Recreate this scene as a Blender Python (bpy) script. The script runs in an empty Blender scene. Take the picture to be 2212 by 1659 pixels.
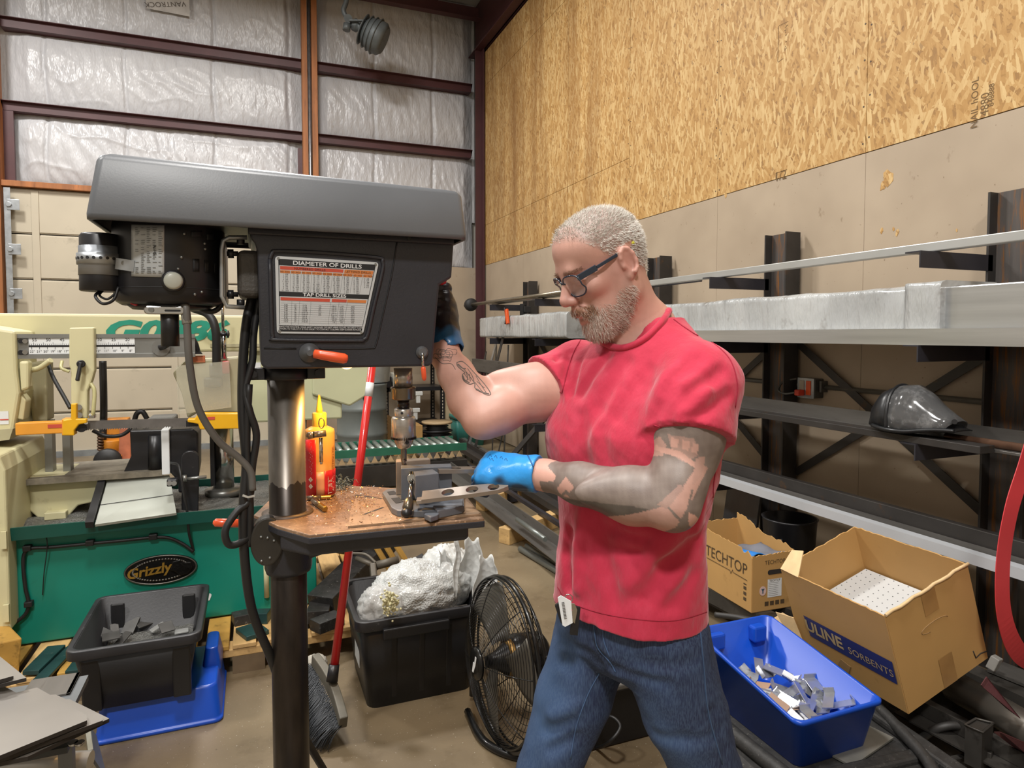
import bpy, bmesh, math, random
import numpy as np
from mathutils import Vector, Matrix, Euler, noise
from mathutils.bvhtree import BVHTree

# ------------------------------------------------------------------ camera, world, light, exposure
SC = bpy.context.scene
COL = SC.collection
F, CX, HEYE = 1420.0, 1106.0, 1.45
PITCH, YAW = math.radians(2.5), math.radians(21.56)
CY = 722 + F * math.tan(PITCH)
cam = bpy.data.cameras.new('camera'); camo = bpy.data.objects.new('camera', cam); COL.objects.link(camo)
camo.location = (0, 0, HEYE); camo.rotation_euler = (math.pi / 2 - PITCH, 0, -YAW)
cam.sensor_width = 36; cam.lens = F / 2212 * 36; cam.shift_y = -(829.5 - CY) / 2212
cam.clip_start = .02
SC.camera = camo
SC.view_settings.view_transform = 'Standard'; SC.view_settings.look = 'None'
SC.view_settings.gamma = 1; SC.view_settings.use_curve_mapping = False
SC.view_settings.exposure = 0.36
SC.cycles.max_bounces = 4; SC.cycles.diffuse_bounces = 3; SC.cycles.glossy_bounces = 2; SC.cycles.transmission_bounces = 3; SC.cycles.transparent_max_bounces = 6
W = bpy.data.worlds.new('world'); SC.world = W; W.use_nodes = True
W.node_tree.nodes['Background'].inputs[0].default_value = (.95, .97, 1, 1)
W.node_tree.nodes['Background'].inputs[1].default_value = .3

LAMPS = [(-3.0, 6.4, 165), (.1, 5.6, 170), (-3.2, 1.6, 130), (-.2, .9, 150), (-1.2, -2.6, 260)]  # unseen ceiling lamps; last one, behind the camera, raised to fill front faces
for i, (x, y, w) in enumerate(LAMPS):
    l = bpy.data.lights.new('unseen_high_bay_lamp', 'AREA'); l.shape = 'DISK'; l.size = .7; l.energy = w; l.color = (1, .975, .94)
    o = bpy.data.objects.new('unseen_high_bay_lamp', l); COL.objects.link(o); o.location = (x, y, 5.75)

fwd = Vector((math.sin(YAW) * math.cos(PITCH), math.cos(YAW) * math.cos(PITCH), -math.sin(PITCH)))
rgt = Vector((math.cos(YAW), -math.sin(YAW), 0)); upv = rgt.cross(fwd); EYE = Vector((0, 0, HEYE))
def ray(u, v): return fwd + rgt * ((u - CX) / F) + upv * ((CY - v) / F)
def P(u, v, d): return EYE + ray(u, v) * d                       # a photo point at a given distance
def onX(u, v, X): r = ray(u, v); return EYE + r * (X / r.x)      # ... on a wall plane
def onY(u, v, Y): r = ray(u, v); return EYE + r * (Y / r.y)
def onZ(u, v, Z=0.0): r = ray(u, v); return EYE + r * ((Z - HEYE) / r.z)

# ------------------------------------------------------------------ materials
def lin(h):
    if not isinstance(h, str): return tuple(h)
    h = h.lstrip('#'); out = []
    for i in (0, 2, 4):
        c = int(h[i:i + 2], 16) / 255
        out.append(c / 12.92 if c <= .04045 else ((c + .055) / 1.055) ** 2.4)
    return tuple(out)
MATS = {}
class NT:
    def __init__(s, name):
        s.m = bpy.data.materials.new(name); s.m.use_nodes = True; s.t = s.m.node_tree
        s.b = s.t.nodes['Principled BSDF']
    def n(s, typ, **kw):
        nd = s.t.nodes.new(typ)
        for k, v in kw.items():
            if k.startswith('i_'):
                nd.inputs[int(k[2:]) if k[2:].isdigit() else k[2:].replace('_', ' ')].default_value = v
            else: setattr(nd, k, v)
        return nd
    def l(s, a, b): s.t.links.new(a, b)
    def ramp(s, fac, stops, interp='LINEAR'):
        r = s.n('ShaderNodeValToRGB'); r.color_ramp.interpolation = interp; e = r.color_ramp.elements
        while len(e) < len(stops): e.new(.5)
        for k, (p, c) in enumerate(stops): e[k].position = p; e[k].color = (*lin(c), 1) if not isinstance(c, (int, float)) else (c, c, c, 1)
        s.l(fac, r.inputs[0]); return r.outputs[0]
    def mix(s, fac, a, b, typ='MIX'):
        m = s.n('ShaderNodeMix', data_type='RGBA', blend_type=typ)
        for sock, v in ((m.inputs[0], fac), (m.inputs[6], a), (m.inputs[7], b)):
            if hasattr(v, 'links') or isinstance(v, bpy.types.NodeSocket): s.l(v, sock)
            elif isinstance(v, (int, float)): sock.default_value = v
            else: sock.default_value = (*lin(v), 1)
        return m.outputs[2]
    def math(s, op, a, b=0.0):
        m = s.n('ShaderNodeMath', operation=op)
        for k, v in ((0, a), (1, b)):
            if isinstance(v, bpy.types.NodeSocket): s.l(v, m.inputs[k])
            else: m.inputs[k].default_value = v
        return m.outputs[0]
    def coord(s, scale=(1, 1, 1), rot=(0, 0, 0), loc=(0, 0, 0), kind='Object'):
        c = s.n('ShaderNodeTexCoord'); m = s.n('ShaderNodeMapping')
        m.inputs['Scale'].default_value = scale; m.inputs['Rotation'].default_value = rot; m.inputs['Location'].default_value = loc
        s.l(c.outputs[kind], m.inputs[0]); return m.outputs[0]
    def noise(s, vec, scale, detail=3, rough=.55):
        t = s.n('ShaderNodeTexNoise'); t.inputs['Scale'].default_value = scale; t.inputs['Detail'].default_value = detail
        t.inputs['Roughness'].default_value = rough; s.l(vec, t.inputs['Vector']); return t.outputs['Fac']
    def bump(s, h, strength=.2, dist=.01):
        b = s.n('ShaderNodeBump'); b.inputs['Strength'].default_value = strength; b.inputs['Distance'].default_value = dist
        s.l(h, b.inputs['Height']); s.l(b.outputs[0], s.b.inputs['Normal'])
def M(name, hexc, rough=.5, metal=0.0, var=.12, scale=8.0, bump=0.0, bscale=120.0, bdist=.002, stretch=(1, 1, 1), dirt=None, dirtamt=.55, spec=None, coat=0.0):
    """one surface: base colour with cloudy variation, optional dirt patches and fine relief"""
    if name in MATS: return MATS[name]
    t = NT(name); c = lin(hexc); v = t.coord(stretch)
    f = t.noise(v, scale, 3)
    lo = tuple(max(0, k * (1 - var * 1.6)) for k in c); hi = tuple(min(1, k * (1 + var * 1.6)) for k in c)
    col = t.ramp(f, [(.25, lo), (.75, hi)])
    if dirt:
        d = t.noise(v, scale * 2.7, 4, .65)
        m = t.ramp(d, [(dirtamt, 0.0), (min(1, dirtamt + .16), 1.0)])
        col = t.mix(m, col, dirt)
    t.l(col, t.b.inputs['Base Color'])
    t.b.inputs['Roughness'].default_value = rough; t.b.inputs['Metallic'].default_value = metal
    if spec is not None: t.b.inputs['Specular IOR Level'].default_value = spec
    if coat: t.b.inputs['Coat Weight'].default_value = coat
    if bump >= .1: t.bump(t.noise(v, bscale, 2), bump, bdist)
    MATS[name] = t.m; return t.m

# ------------------------------------------------------------------ mesh building
def frame(d, ref=None):
    d = Vector(d).normalized()
    a = Vector(ref) if ref is not None else (Vector((0, 0, 1)) if abs(d.z) < .9 else Vector((1, 0, 0)))
    x = (a - d * a.dot(d)).normalized(); y = d.cross(x); return x, y, d
class MB:
    def __init__(s): s.v = []; s.f = []; s.mi = []; s.cur = 0; s.sm = []
    def add(s, vs, fs, smooth=False):
        b = len(s.v); s.v += [Vector(p) for p in vs]
        for f in fs: s.f.append([b + i for i in f]); s.mi.append(s.cur); s.sm.append(smooth)
        return s
    def box(s, c, sz, rot=None):
        c = Vector(c); h = Vector(sz) / 2; R = rot if rot is not None else Matrix.Identity(3)
        if isinstance(R, (tuple, list)): R = Euler(R).to_matrix()
        vs = [c + R @ Vector((x * h.x, y * h.y, z * h.z)) for x in (-1, 1) for y in (-1, 1) for z in (-1, 1)]
        return s.add(vs, [(0, 1, 3, 2), (4, 6, 7, 5), (0, 4, 5, 1), (2, 3, 7, 6), (0, 2, 6, 4), (1, 5, 7, 3)])
    def b2(s, lo, hi):
        return s.box([(a + b) / 2 for a, b in zip(lo, hi)], [abs(b - a) for a, b in zip(lo, hi)])
    def beam(s, p0, p1, w, h, ref=None):
        p0 = Vector(p0); p1 = Vector(p1); x, y, d = frame(p1 - p0, ref)
        vs = [p + x * (a * h / 2) + y * (b * w / 2) for p in (p0, p1) for a, b in ((-1, -1), (1, -1), (1, 1), (-1, 1))]
        return s.add(vs, [(3, 2, 1, 0), (4, 5, 6, 7), (0, 1, 5, 4), (1, 2, 6, 5), (2, 3, 7, 6), (3, 0, 4, 7)])
    def prism(s, poly, o, ax, ay, az, h, smooth=False):
        """polygon in the (ax, ay) plane at o, pushed h along az"""
        o = Vector(o); ax = Vector(ax); ay = Vector(ay); az = Vector(az); n = len(poly)
        a = [o + ax * p[0] + ay * p[1] for p in poly]; b = [p + az * h for p in a]
        fl = (ax.cross(ay)).dot(az) * h > 0
        fs = [tuple(range(n))[::-1], tuple(range(n, 2 * n))] + [(i, (i + 1) % n, n + (i + 1) % n, n + i) for i in range(n)]
        if not fl: fs = [f[::-1] for f in fs]
        area = sum(poly[i][0] * poly[(i + 1) % n][1] - poly[(i + 1) % n][0] * poly[i][1] for i in range(n))
        if area < 0: fs = [f[::-1] for f in fs]
        return s.add(a + b, fs, smooth)
    def profile(s, poly, p0, p1, ref=(0, 0, 1)):
        """steel section swept from p0 to p1; poly x is along ref, y across"""
        x, y, d = frame(Vector(p1) - Vector(p0), ref)
        return s.prism(poly, p0, x, y, d, (Vector(p1) - Vector(p0)).length)
    def cyl(s, p0, p1, r0, r1=None, n=20, caps=True, smooth=True):
        r1 = r0 if r1 is None else r1; p0 = Vector(p0); p1 = Vector(p1); x, y, d = frame(p1 - p0)
        vs = []
        for p, r in ((p0, r0), (p1, r1)):
            vs += [p + x * (r * math.cos(2 * math.pi * i / n)) + y * (r * math.sin(2 * math.pi * i / n)) for i in range(n)]
        s.add(vs, [(i, (i + 1) % n, n + (i + 1) % n, n + i) for i in range(n)], smooth)
        if caps: b = len(s.v) - 2 * n; s.f += [[b + i for i in range(n)][::-1], [b + n + i for i in range(n)]]; s.mi += [s.cur] * 2; s.sm += [False] * 2
        return s
    def lathe(s, prof, o=(0, 0, 0), axis=(0, 0, 1), n=28, smooth=True, caps=True):
        """prof: (radius, height) from bottom to top"""
        o = Vector(o); x, y, d = frame(axis); vs = []
        for r, h in prof:
            r = max(r, 1e-5)
            vs += [o + d * h + x * (r * math.cos(2 * math.pi * i / n)) + y * (r * math.sin(2 * math.pi * i / n)) for i in range(n)]
        fs = []
        for k in range(len(prof) - 1):
            fs += [(k * n + i, k * n + (i + 1) % n, (k + 1) * n + (i + 1) % n, (k + 1) * n + i) for i in range(n)]
        s.add(vs, fs, smooth)
        if caps:
            b = len(s.v) - len(vs); m = (len(prof) - 1) * n
            s.f += [[b + i for i in range(n)][::-1], [b + m + i for i in range(n)]]; s.mi += [s.cur] * 2; s.sm += [False] * 2
        return s
    def tube(s, pts, r, n=8, closed=False, caps=True):
        pts = [Vector(p) for p in pts]; m = len(pts); vs = []; rs = r if isinstance(r, (list, tuple)) else [r] * m
        up = None
        for i, p in enumerate(pts):
            a = pts[(i - 1) % m] if (closed or i > 0) else p; b = pts[(i + 1) % m] if (closed or i < m - 1) else p
            d = (b - a).normalized()
            if up is None: x, y, _ = frame(d)
            else:
                x = (up - d * up.dot(d)); x = x.normalized() if x.length > 1e-6 else frame(d)[0]; y = d.cross(x)
            up = x
            vs += [p + x * (rs[i] * math.cos(2 * math.pi * k / n)) + y * (rs[i] * math.sin(2 * math.pi * k / n)) for k in range(n)]
        fs = []
        for i in range(m if closed else m - 1):
            j = (i + 1) % m
            fs += [(i * n + k, i * n + (k + 1) % n, j * n + (k + 1) % n, j * n + k) for k in range(n)]
        s.add(vs, fs, True)
        if caps and not closed:
            b = len(s.v) - len(vs)
            s.f += [[b + k for k in range(n)][::-1], [b + (m - 1) * n + k for k in range(n)]]; s.mi += [s.cur] * 2; s.sm += [False] * 2
        return s
    def ribbon(s, pts, side, w, t):
        """flat strap along pts, width w along side, thickness t"""
        pts = [Vector(p) for p in pts]; m = len(pts); vs = []
        sd = side if isinstance(side, list) else [side] * m
        for i, p in enumerate(pts):
            d = (pts[min(i + 1, m - 1)] - pts[max(i - 1, 0)]).normalized(); x = Vector(sd[i]); x = (x - d * x.dot(d)).normalized(); nrm = d.cross(x)
            vs += [p + x * (a * w / 2) + nrm * (b * t / 2) for a, b in ((-1, -1), (1, -1), (1, 1), (-1, 1))]
        fs = [(3, 2, 1, 0), tuple((m - 1) * 4 + k for k in range(4))]
        for i in range(m - 1): fs += [(i * 4 + k, i * 4 + (k + 1) % 4, i * 4 + 4 + (k + 1) % 4, i * 4 + 4 + k) for k in range(4)]
        return s.add(vs, fs, False)
    def loft(s, rings, smooth=True, caps=True, closed=True):
        n = len(rings[0]); vs = [p for r in rings for p in r]; fs = []
        for k in range(len(rings) - 1):
            fs += [(k * n + i, k * n + (i + 1) % n, (k + 1) * n + (i + 1) % n, (k + 1) * n + i) for i in range(n if closed else n - 1)]
        s.add(vs, fs, smooth)
        if caps:
            b = len(s.v) - len(vs); m = (len(rings) - 1) * n
            s.f += [[b + i for i in range(n)][::-1], [b + m + i for i in range(n)]]; s.mi += [s.cur] * 2; s.sm += [False] * 2
        return s
    def ball(s, c, r, n=12, m=8):
        r = Vector((r, r, r)) if isinstance(r, (int, float)) else Vector(r); c = Vector(c)
        rings = [[c + Vector((r.x * math.sin(a) * math.cos(2 * math.pi * i / n), r.y * math.sin(a) * math.sin(2 * math.pi * i / n), -r.z * math.cos(a))) for i in range(n)]
                 for a in [max(.01, math.pi * k / m) for k in range(m + 1)]]
        return s.loft(rings, True, False)
    def grid(s, fn, nu, nv, smooth=True):
        vs = [fn(i / nu, j / nv) for j in range(nv + 1) for i in range(nu + 1)]
        fs = [(j * (nu + 1) + i, j * (nu + 1) + i + 1, (j + 1) * (nu + 1) + i + 1, (j + 1) * (nu + 1) + i) for j in range(nv) for i in range(nu)]
        return s.add(vs, fs, smooth)
    def mat(s, k): s.cur = k; return s

WM = {}                                  # world matrix of everything built so far
def mesh_of(mb, name, inv):
    me = bpy.data.meshes.new(name)
    me.from_pydata([inv @ v for v in mb.v], [], mb.f)
    me.polygons.foreach_set('material_index', mb.mi); me.polygons.foreach_set('use_smooth', mb.sm)
    me.update(); return me
def tag(o, label=None, cat=None, group=None, kind=None):
    for k, v in (('label', label), ('category', cat), ('group', group), ('kind', kind)):
        if v: o[k] = v
    return o
def thing(name, label, cat, loc=(0, 0, 0), rotz=0.0, group=None):
    o = bpy.data.objects.new(name, None); COL.objects.link(o); o.empty_display_size = .1
    o.location = loc; o.rotation_euler = (0, 0, rotz); WM[o] = Matrix.Translation(loc) @ Matrix.Rotation(rotz, 4, 'Z')
    return tag(o, label, cat, group)
def part(name, mb, mats, parent=None, bevel=0.0, seg=2, local=False, label=None, kind=None, solid=0.0, subd=0, angle=35):
    """one mesh object; points are world points unless local"""
    if parent is None:
        lo = [min(v[i] for v in mb.v) for i in range(3)]; hi = [max(v[i] for v in mb.v) for i in range(3)]
        wm = Matrix.Translation(((lo[0] + hi[0]) / 2, (lo[1] + hi[1]) / 2, lo[2]))
    else: wm = WM[parent]
    me = mesh_of(mb, name, Matrix.Identity(4) if local else wm.inverted())
    for m in (mats if isinstance(mats, (list, tuple)) else [mats]): me.materials.append(m)
    o = bpy.data.objects.new(name, me); COL.objects.link(o)
    if parent is None: o.matrix_world = wm
    else: o.parent = parent
    WM[o] = wm
    if solid:
        md = o.modifiers.new('solid', 'SOLIDIFY'); md.thickness = solid; md.offset = 0
    if bevel:
        md = o.modifiers.new('bevel', 'BEVEL'); md.width = bevel; md.segments = seg; md.limit_method = 'ANGLE'; md.angle_limit = math.radians(angle)
        md.harden_normals = False
    if subd:
        md = o.modifiers.new('sub', 'SUBSURF'); md.levels = subd; md.render_levels = subd
    if label: o['label'] = label
    if kind: o['kind'] = kind
    return o
def solo(name, mb, mats, label, cat, group=None, **kw):
    return tag(part(name, mb, mats, None, **kw), label, cat, group)
def struct(name, mb, mats, parent=None, **kw):
    o = part(name, mb, mats, parent, **kw)
    if parent is None: o['kind'] = 'structure'
    return o
def text_mb(body, size, o, ax, ay, depth=.0006, mb=None, align='CENTER', shear=0.0, bold=0.0, width=1.0):
    """lettering as a thin raised mesh; o = centre of the line, ax = reading direction, ay = up"""
    cu = bpy.data.curves.new('t', 'FONT'); cu.body = body; cu.size = size; cu.align_x = align; cu.align_y = 'CENTER'
    cu.extrude = 0; cu.resolution_u = 3; cu.shear = shear; cu.offset = bold
    ob = bpy.data.objects.new('t', cu); me = bpy.data.meshes.new_from_object(ob)
    mb = mb or MB(); ax = Vector(ax).normalized(); ay = Vector(ay); ay = (ay - ax * ay.dot(ax)).normalized(); az = ax.cross(ay); o = Vector(o)
    vs = [o + ax * (v.co.x * width) + ay * v.co.y + az * depth for v in me.vertices]
    mb.add(vs, [list(p.vertices) for p in me.polygons])
    bpy.data.objects.remove(ob); bpy.data.curves.remove(cu); bpy.data.meshes.remove(me)
    return mb
def bez(pts, n=10):
    """smooth path through points (Catmull-Rom)"""
    p = [Vector(q) for q in pts]; p = [p[0] * 2 - p[1]] + p + [p[-1] * 2 - p[-2]]; out = []
    for i in range(1, len(p) - 2):
        for k in range(n):
            t = k / n; a, b, c, d = p[i - 1:i + 3]
            out.append(.5 * ((2 * b) + (c - a) * t + (2 * a - 5 * b + 4 * c - d) * t * t + (3 * b - a - 3 * c + d) * t ** 3))
    out.append(p[-2]); return out
def rrect(w, h, r, n=5, cx=0, cy=0):
    out = []
    for sx, sy, a0 in ((1, 1, 0), (-1, 1, 90), (-1, -1, 180), (1, -1, 270)):
        for k in range(n + 1):
            a = math.radians(a0 + 90 * k / n); out.append((cx + sx * (w / 2 - r) + r * math.cos(a), cy + sy * (h / 2 - r) + r * math.sin(a)))
    return out
def copy_thing(o, loc, rotz=None, label=None, rot=None):
    c = o.copy(); COL.objects.link(c); c.location = loc
    if rot is not None: c.rotation_euler = rot
    elif rotz is not None: c.rotation_euler = (0, 0, rotz)
    if label: c['label'] = label
    for ch in [x for x in bpy.data.objects if x.parent == o]:
        d = ch.copy(); COL.objects.link(d); d.parent = c
    return c
RN = random.Random(7)
def wr_noise(x, y, s): return noise.noise(Vector((x, y, s)))
# ================================================================== THE ROOM
XR, YB, ZT = 3.12, 9.2, 6.25
def geo_pos(t, scale=(1, 1, 1), rot=(0, 0, 0)):
    g = t.n('ShaderNodeNewGeometry'); m = t.n('ShaderNodeMapping'); m.inputs['Scale'].default_value = scale; m.inputs['Rotation'].default_value = rot
    t.l(g.outputs['Position'], m.inputs[0]); return m.outputs[0]
def osb_mat():
    t = NT('osb_board'); vals = []
    for k, (ang, sc) in enumerate(((8, (1, 66, 13)), (-24, (1, 52, 12)), (38, (1, 70, 18)), (85, (1, 60, 16)))):
        r1 = geo_pos(t, (1, 1, 1), (math.radians(ang), 0, 0))
        wob = t.n('ShaderNodeVectorMath', operation='ADD')
        mp = t.n('ShaderNodeMapping'); mp.inputs['Scale'].default_value = sc; mp.inputs['Location'].default_value = (k * 7.3, k * 3.1, k * 5.7)
        t.l(r1, mp.inputs[0])
        v = t.n('ShaderNodeTexVoronoi', feature='F1', distance='CHEBYCHEV'); v.inputs['Scale'].default_value = 1; v.inputs['Randomness'].default_value = 1
        t.l(mp.outputs[0], v.inputs['Vector'])
        s = t.n('ShaderNodeSeparateColor'); t.l(v.outputs['Color'], s.inputs[0])
        vals.append((s.outputs[0], s.outputs[1], mp.outputs[0]))
    a = t.math('MAXIMUM', vals[0][0], t.math('MULTIPLY', vals[1][0], .95))
    a = t.math('MAXIMUM', a, t.math('MULTIPLY', vals[2][0], .86))
    a = t.math('MAXIMUM', a, t.math('MULTIPLY', vals[3][0], .55))
    gr = t.noise(geo_pos(t, (1, 260, 30)), 1, 3)
    a = t.math('ADD', a, t.math('MULTIPLY', t.math('SUBTRACT', gr, .5), .28))
    col = t.ramp(a, [(.28, '#96703f'), (.5, '#ad8349'), (.74, '#bd955b'), (.97, '#d3b47e')])
    dk = t.math('GREATER_THAN', t.math('MULTIPLY', vals[2][1], vals[1][1]), .87)
    col = t.mix(t.math('MULTIPLY', dk, .55), col, '#74502a')
    st = t.noise(geo_pos(t, (1, 2.6, .25)), 1.3, 4)
    sepx = t.n('ShaderNodeSeparateXYZ'); t.l(geo_pos(t), sepx.inputs[0])
    far = t.ramp(t.math('MULTIPLY', sepx.outputs[1], .1), [(.42, 0.05), (.68, 1.0)])
    col = t.mix(t.math('MULTIPLY', t.ramp(st, [(.42, 0.0), (.7, .75)]), far), col, '#7d5427')
    t.l(col, t.b.inputs['Base Color']); t.b.inputs['Roughness'].default_value = .62
    t.bump(gr, .25, .0015); return t.m
def beige_mat():
    t = NT('painted_board'); p = geo_pos(t)
    f = t.noise(p, 1.6, 3); col = t.ramp(f, [(.3, '#a2917c'), (.7, '#b3a28c')])
    d = t.noise(geo_pos(t, (1, 1, .6)), 9, 4, .7); col = t.mix(t.ramp(d, [(.66, 0.0), (.74, .7)]), col, '#7c6750')
    d2 = t.noise(p, 46, 2); col = t.mix(t.ramp(d2, [(.74, 0.0), (.77, .7)]), col, '#6e5a44')
    t.l(col, t.b.inputs['Base Color']); t.b.inputs['Roughness'].default_value = .55
    t.bump(t.noise(geo_pos(t, (1, 40, 12)), 1, 3), .12, .002); return t.m
def concrete_mat():
    t = NT('concrete_floor'); p = geo_pos(t)
    f = t.noise(p, .9, 4, .6); col = t.ramp(f, [(.3, '#5c4f3c'), (.5, '#73644d'), (.72, '#86775e')])
    d = t.noise(p, 3.2, 5, .68); col = t.mix(t.ramp(d, [(.52, 0.0), (.72, .8)]), col, '#51432f')
    s = t.noise(p, 130, 2); col = t.mix(t.ramp(s, [(.70, 0.0), (.74, .8)]), col, '#c9c3b6')
    s = t.noise(p, 60, 3); col = t.mix(t.ramp(s, [(.68, 0.0), (.75, .6)]), col, '#3c3022')
    t.l(col, t.b.inputs['Base Color']); t.b.inputs['Roughness'].default_value = .42
    t.bump(t.noise(p, 40, 2), .12, .003); return t.m
def vinyl_mat():
    t = NT('insulation_vinyl'); p = geo_pos(t)
    f = t.noise(p, 1.1, 4); col = t.ramp(f, [(.3, '#b7b7ba'), (.7, '#c6c6c8')])
    d = t.noise(p, 7, 4, .7); col = t.mix(t.ramp(d, [(.66, 0.0), (.8, .6)]), col, '#948c80')
    t.l(col, t.b.inputs['Base Color']); t.b.inputs['Roughness'].default_value = .33
    w = t.noise(geo_pos(t, (3.4, 1, 1.1), (0, .45, 0)), 3.2, 3, .6); t.bump(w, .55, .05); return t.m
OSB, BEIGE, CONC, VINYL = osb_mat(), beige_mat(), concrete_mat(), vinyl_mat()
REDSTEEL = M('red_primer_steel', '#4c2b2d', .5, 0, .12, 3, .1, 60)
JAMB = M('jamb_timber', '#9c6236', .6, 0, .22, 2.5, .2, 60, stretch=(6, 6, .6), dirt='#6d3f20', dirtamt=.6)
GALV = M('galvanized_steel', '#a9adb0', .38, .75, .15, 14)
DOORC = M('door_panel_cream', '#b8ae9a', .5, 0, .05, 1.5, dirt='#9c9280', dirtamt=.62)
DARKGAP = M('dark_gap', '#2b2622', .8)

floor = struct('floor', MB().b2((-6, -5, -.12), (3.4, 9.6, 0)), CONC)
ceil = struct('ceiling', MB().b2((-6, -5, ZT), (3.4, 9.6, ZT + .1)), M('ceiling_white', '#b9b5b0', .7, 0, .05, 1))
struct('wall_left', MB().b2((-6.1, -5, 0), (-6, 9.6, ZT)), M('wall_plain', '#aaa59c', .7, 0, .05, 1))
struct('wall_rear', MB().b2((-6, -5.1, 0), (3.4, -5, ZT)), M('wall_plain', '#aaa59c'))
wr = struct('wall_right', MB().b2((3.15, -5, 0), (3.4, 9.5, ZT)), DARKGAP)
ys = [-5, -3.44, -2.22, -1.0, .22, 1.44, 2.66, 3.885, 5.075, 6.29, 7.51, 8.73, 9.19]
for a, b in zip(ys[:-1], ys[1:]):
    rows = [(2.437, 4.88), (4.884, 5.42)] if a < 5 else [(2.437, 3.0), (3.004, 4.95), (4.954, 5.42)]
    for z0, z1 in rows: part('osb_panel', MB().b2((XR - .003, a + .002, z0), (3.15, b - .002, z1)), OSB, wr)
    part('painted_panel', MB().b2((XR, a + .0012, .01), (3.15, b - .0012, 2.433)), BEIGE, wr)
# screw heads along the board edges, and the mill stamps printed on the boards
sm = MB()
for y in (5.075, 3.885, 2.66):
    for k in range(12):
        for dy in (-.02, .018):
            z = 2.5 + k * .21 + RN.uniform(-.03, .03); sm.cyl((XR - .0045, y + dy, z), (XR - .001, y + dy, z), .005, n=8)
part('screw_heads', sm, M('screw_dark', '#4a3a2c', .6), wr, kind='stuff')
STAMP = M('stamp_ink', '#6e5430', .7)
def stamp(u, v, body, size, up=(0, 1, 0)):
    p = onX(u, v, XR - .003); return text_mb(body, size, p, (0, 0, 1), up, .0008)
st = MB()
for u, v, b, s in ((2106, 222, 'NAIL hOOL', .045), (2128, 225, '4880', .052), (2142, 205, '848888', .034)):
    p = onX(u, v, XR - .0035); text_mb(b, s, p, (0, 0, 1), (0, 1, 0), .0006, st)
for k in range(22):                          # dotted frame of a faded grade stamp and its worn lines of print
    v = 58 + 3.5 * k; st.box(onX(1682 - .1 * k, v, XR - .0035), (.001, .004, .008))
    if k < 16 and RN.random() < .8: st.box(onX(1698 + RN.uniform(-2, 2), v - 3, XR - .0035), (.001, .012 * RN.random() + .004, .005))
    if k < 6: st.box(onX(1684 + 3.5 * k, 55 - 1.6 * k, XR - .0035), (.001, .008, .004)); st.box(onX(1681 + 2 * k, 134 - 1.4 * k, XR - .0035), (.001, .006, .004))
p = onX(1686, 380, XR - .0035); text_mb('1/2', .08, p, (0, -1, 0), (0, 0, 1), .0006, st)
for u0, v0, u1, v1 in ((1676, 374, 1700, 366), (1676, 374, 1676, 388)):
    st.beam(onX(u0, v0, XR - .0035), onX(u1, v1, XR - .0035), .004, .001)
part('printed_stamp', st, STAMP, wr, kind='stuff')
ch = MB()                                   # chips torn out of the painted boards
for u, v, s in ((1918, 385, .06), (1908, 400, .04), (1905, 497, .022), (1930, 495, .014), (1938, 503, .022), (1568, 420, .03), (1700, 505, .01), (2067, 497, .01)):
    p = onX(u, v, XR); n = 9
    ring = [(s * (.5 + .5 * RN.random()) * math.cos(6.283 * k / n) * .6, s * (.5 + .5 * RN.random()) * math.sin(6.283 * k / n)) for k in range(n)]
    ch.prism(ring, p, (0, 1, 0), (0, 0, 1), (-1, 0, 0), .0015)
part('torn_chips', ch, OSB, wr, kind='stuff')

# back wall: steel girts, quilted vinyl insulation, timber jambs, sectional door
wb = struct('wall_back', MB().b2((-6, 9.42, 0), (3.4, 9.6, ZT)), M('wall_plain', '#aaa59c'))
def insulation(x0, x1, z0, z1, seed, crumple=1.0):
    nx, nz = int((x1 - x0) * 60), int((z1 - z0) * 60)
    seams = [x for x in (-2.2, -1.38, -.4, .5, 1.62, 2.45) if x0 + .1 < x < x1 - .1]
    def fn(a, b):
        x = x0 + (x1 - x0) * a; z = z0 + (z1 - z0) * b
        e = max(0, 4 * b * (1 - b)) ** .45 * min(1, 14 * a, 14 * (1 - a))
        d = .11 * e
        q = noise.noise(Vector((x * 1.3, z * 1.1, seed)))
        w = math.sin((x * 1.7 + z * .9 + .35 * q) * 23 + 2.2 * noise.noise(Vector((x * 2.2, z * 2.6, seed + 3))) * 3)
        d += .0045 * w * (.35 + abs(noise.noise(Vector((x * .9, z * 1.9, seed + 9)))) * 1.6) * e * crumple
        r = 1 - abs(noise.noise(Vector((x * 2.3 + z * .9, z * 3.1 - x * .5, seed + 5)))) * 2.2
        d += .008 * max(0, r) ** 6 * e * crumple
        d += .012 * noise.noise(Vector((x * 3, z * 3, seed + 20))) * e * crumple
        for s in seams: d -= .035 * math.exp(-((x - s - .012 * math.sin(z * 5)) / .018) ** 2) * e
        return (x, 9.4 - .04 - d, z)
    part('insulation_panel', MB().grid(fn, nx, nz), VINYL, wb)
for z0, z1, cr in ((3.19, 4.05, 2.0), (4.08, 4.96, 1.0), (5.0, ZT, .9)):
    insulation(-2.6, .68, z0, z1, z0 * 3, cr); insulation(.83, 3.06, z0 if z0 > 3.5 else 2.42, z1, z0 * 5, .8 * cr if cr < 2 else .9)
    insulation(-6, -2.66, z0, z1, z0 * 7, cr)
def girt(x0, x1, z):                        # pressed Z-section
    y = 9.2; h = .1
    part('girt', MB().prism([(0, 0), (.2, 0), (.2, .006), (.006, .006), (.006, h - .006), (-.06, h - .006), (-.06, h), (0, h)], (x0, y, z - h / 2), (0, 1, 0), (0, 0, 1), (1, 0, 0), x1 - x0), REDSTEEL, wb)
for z in (4.99, 4.055): girt(-2.6, .66, z); girt(.84, 3.0, z); girt(-5.9, -2.68, z)
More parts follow.
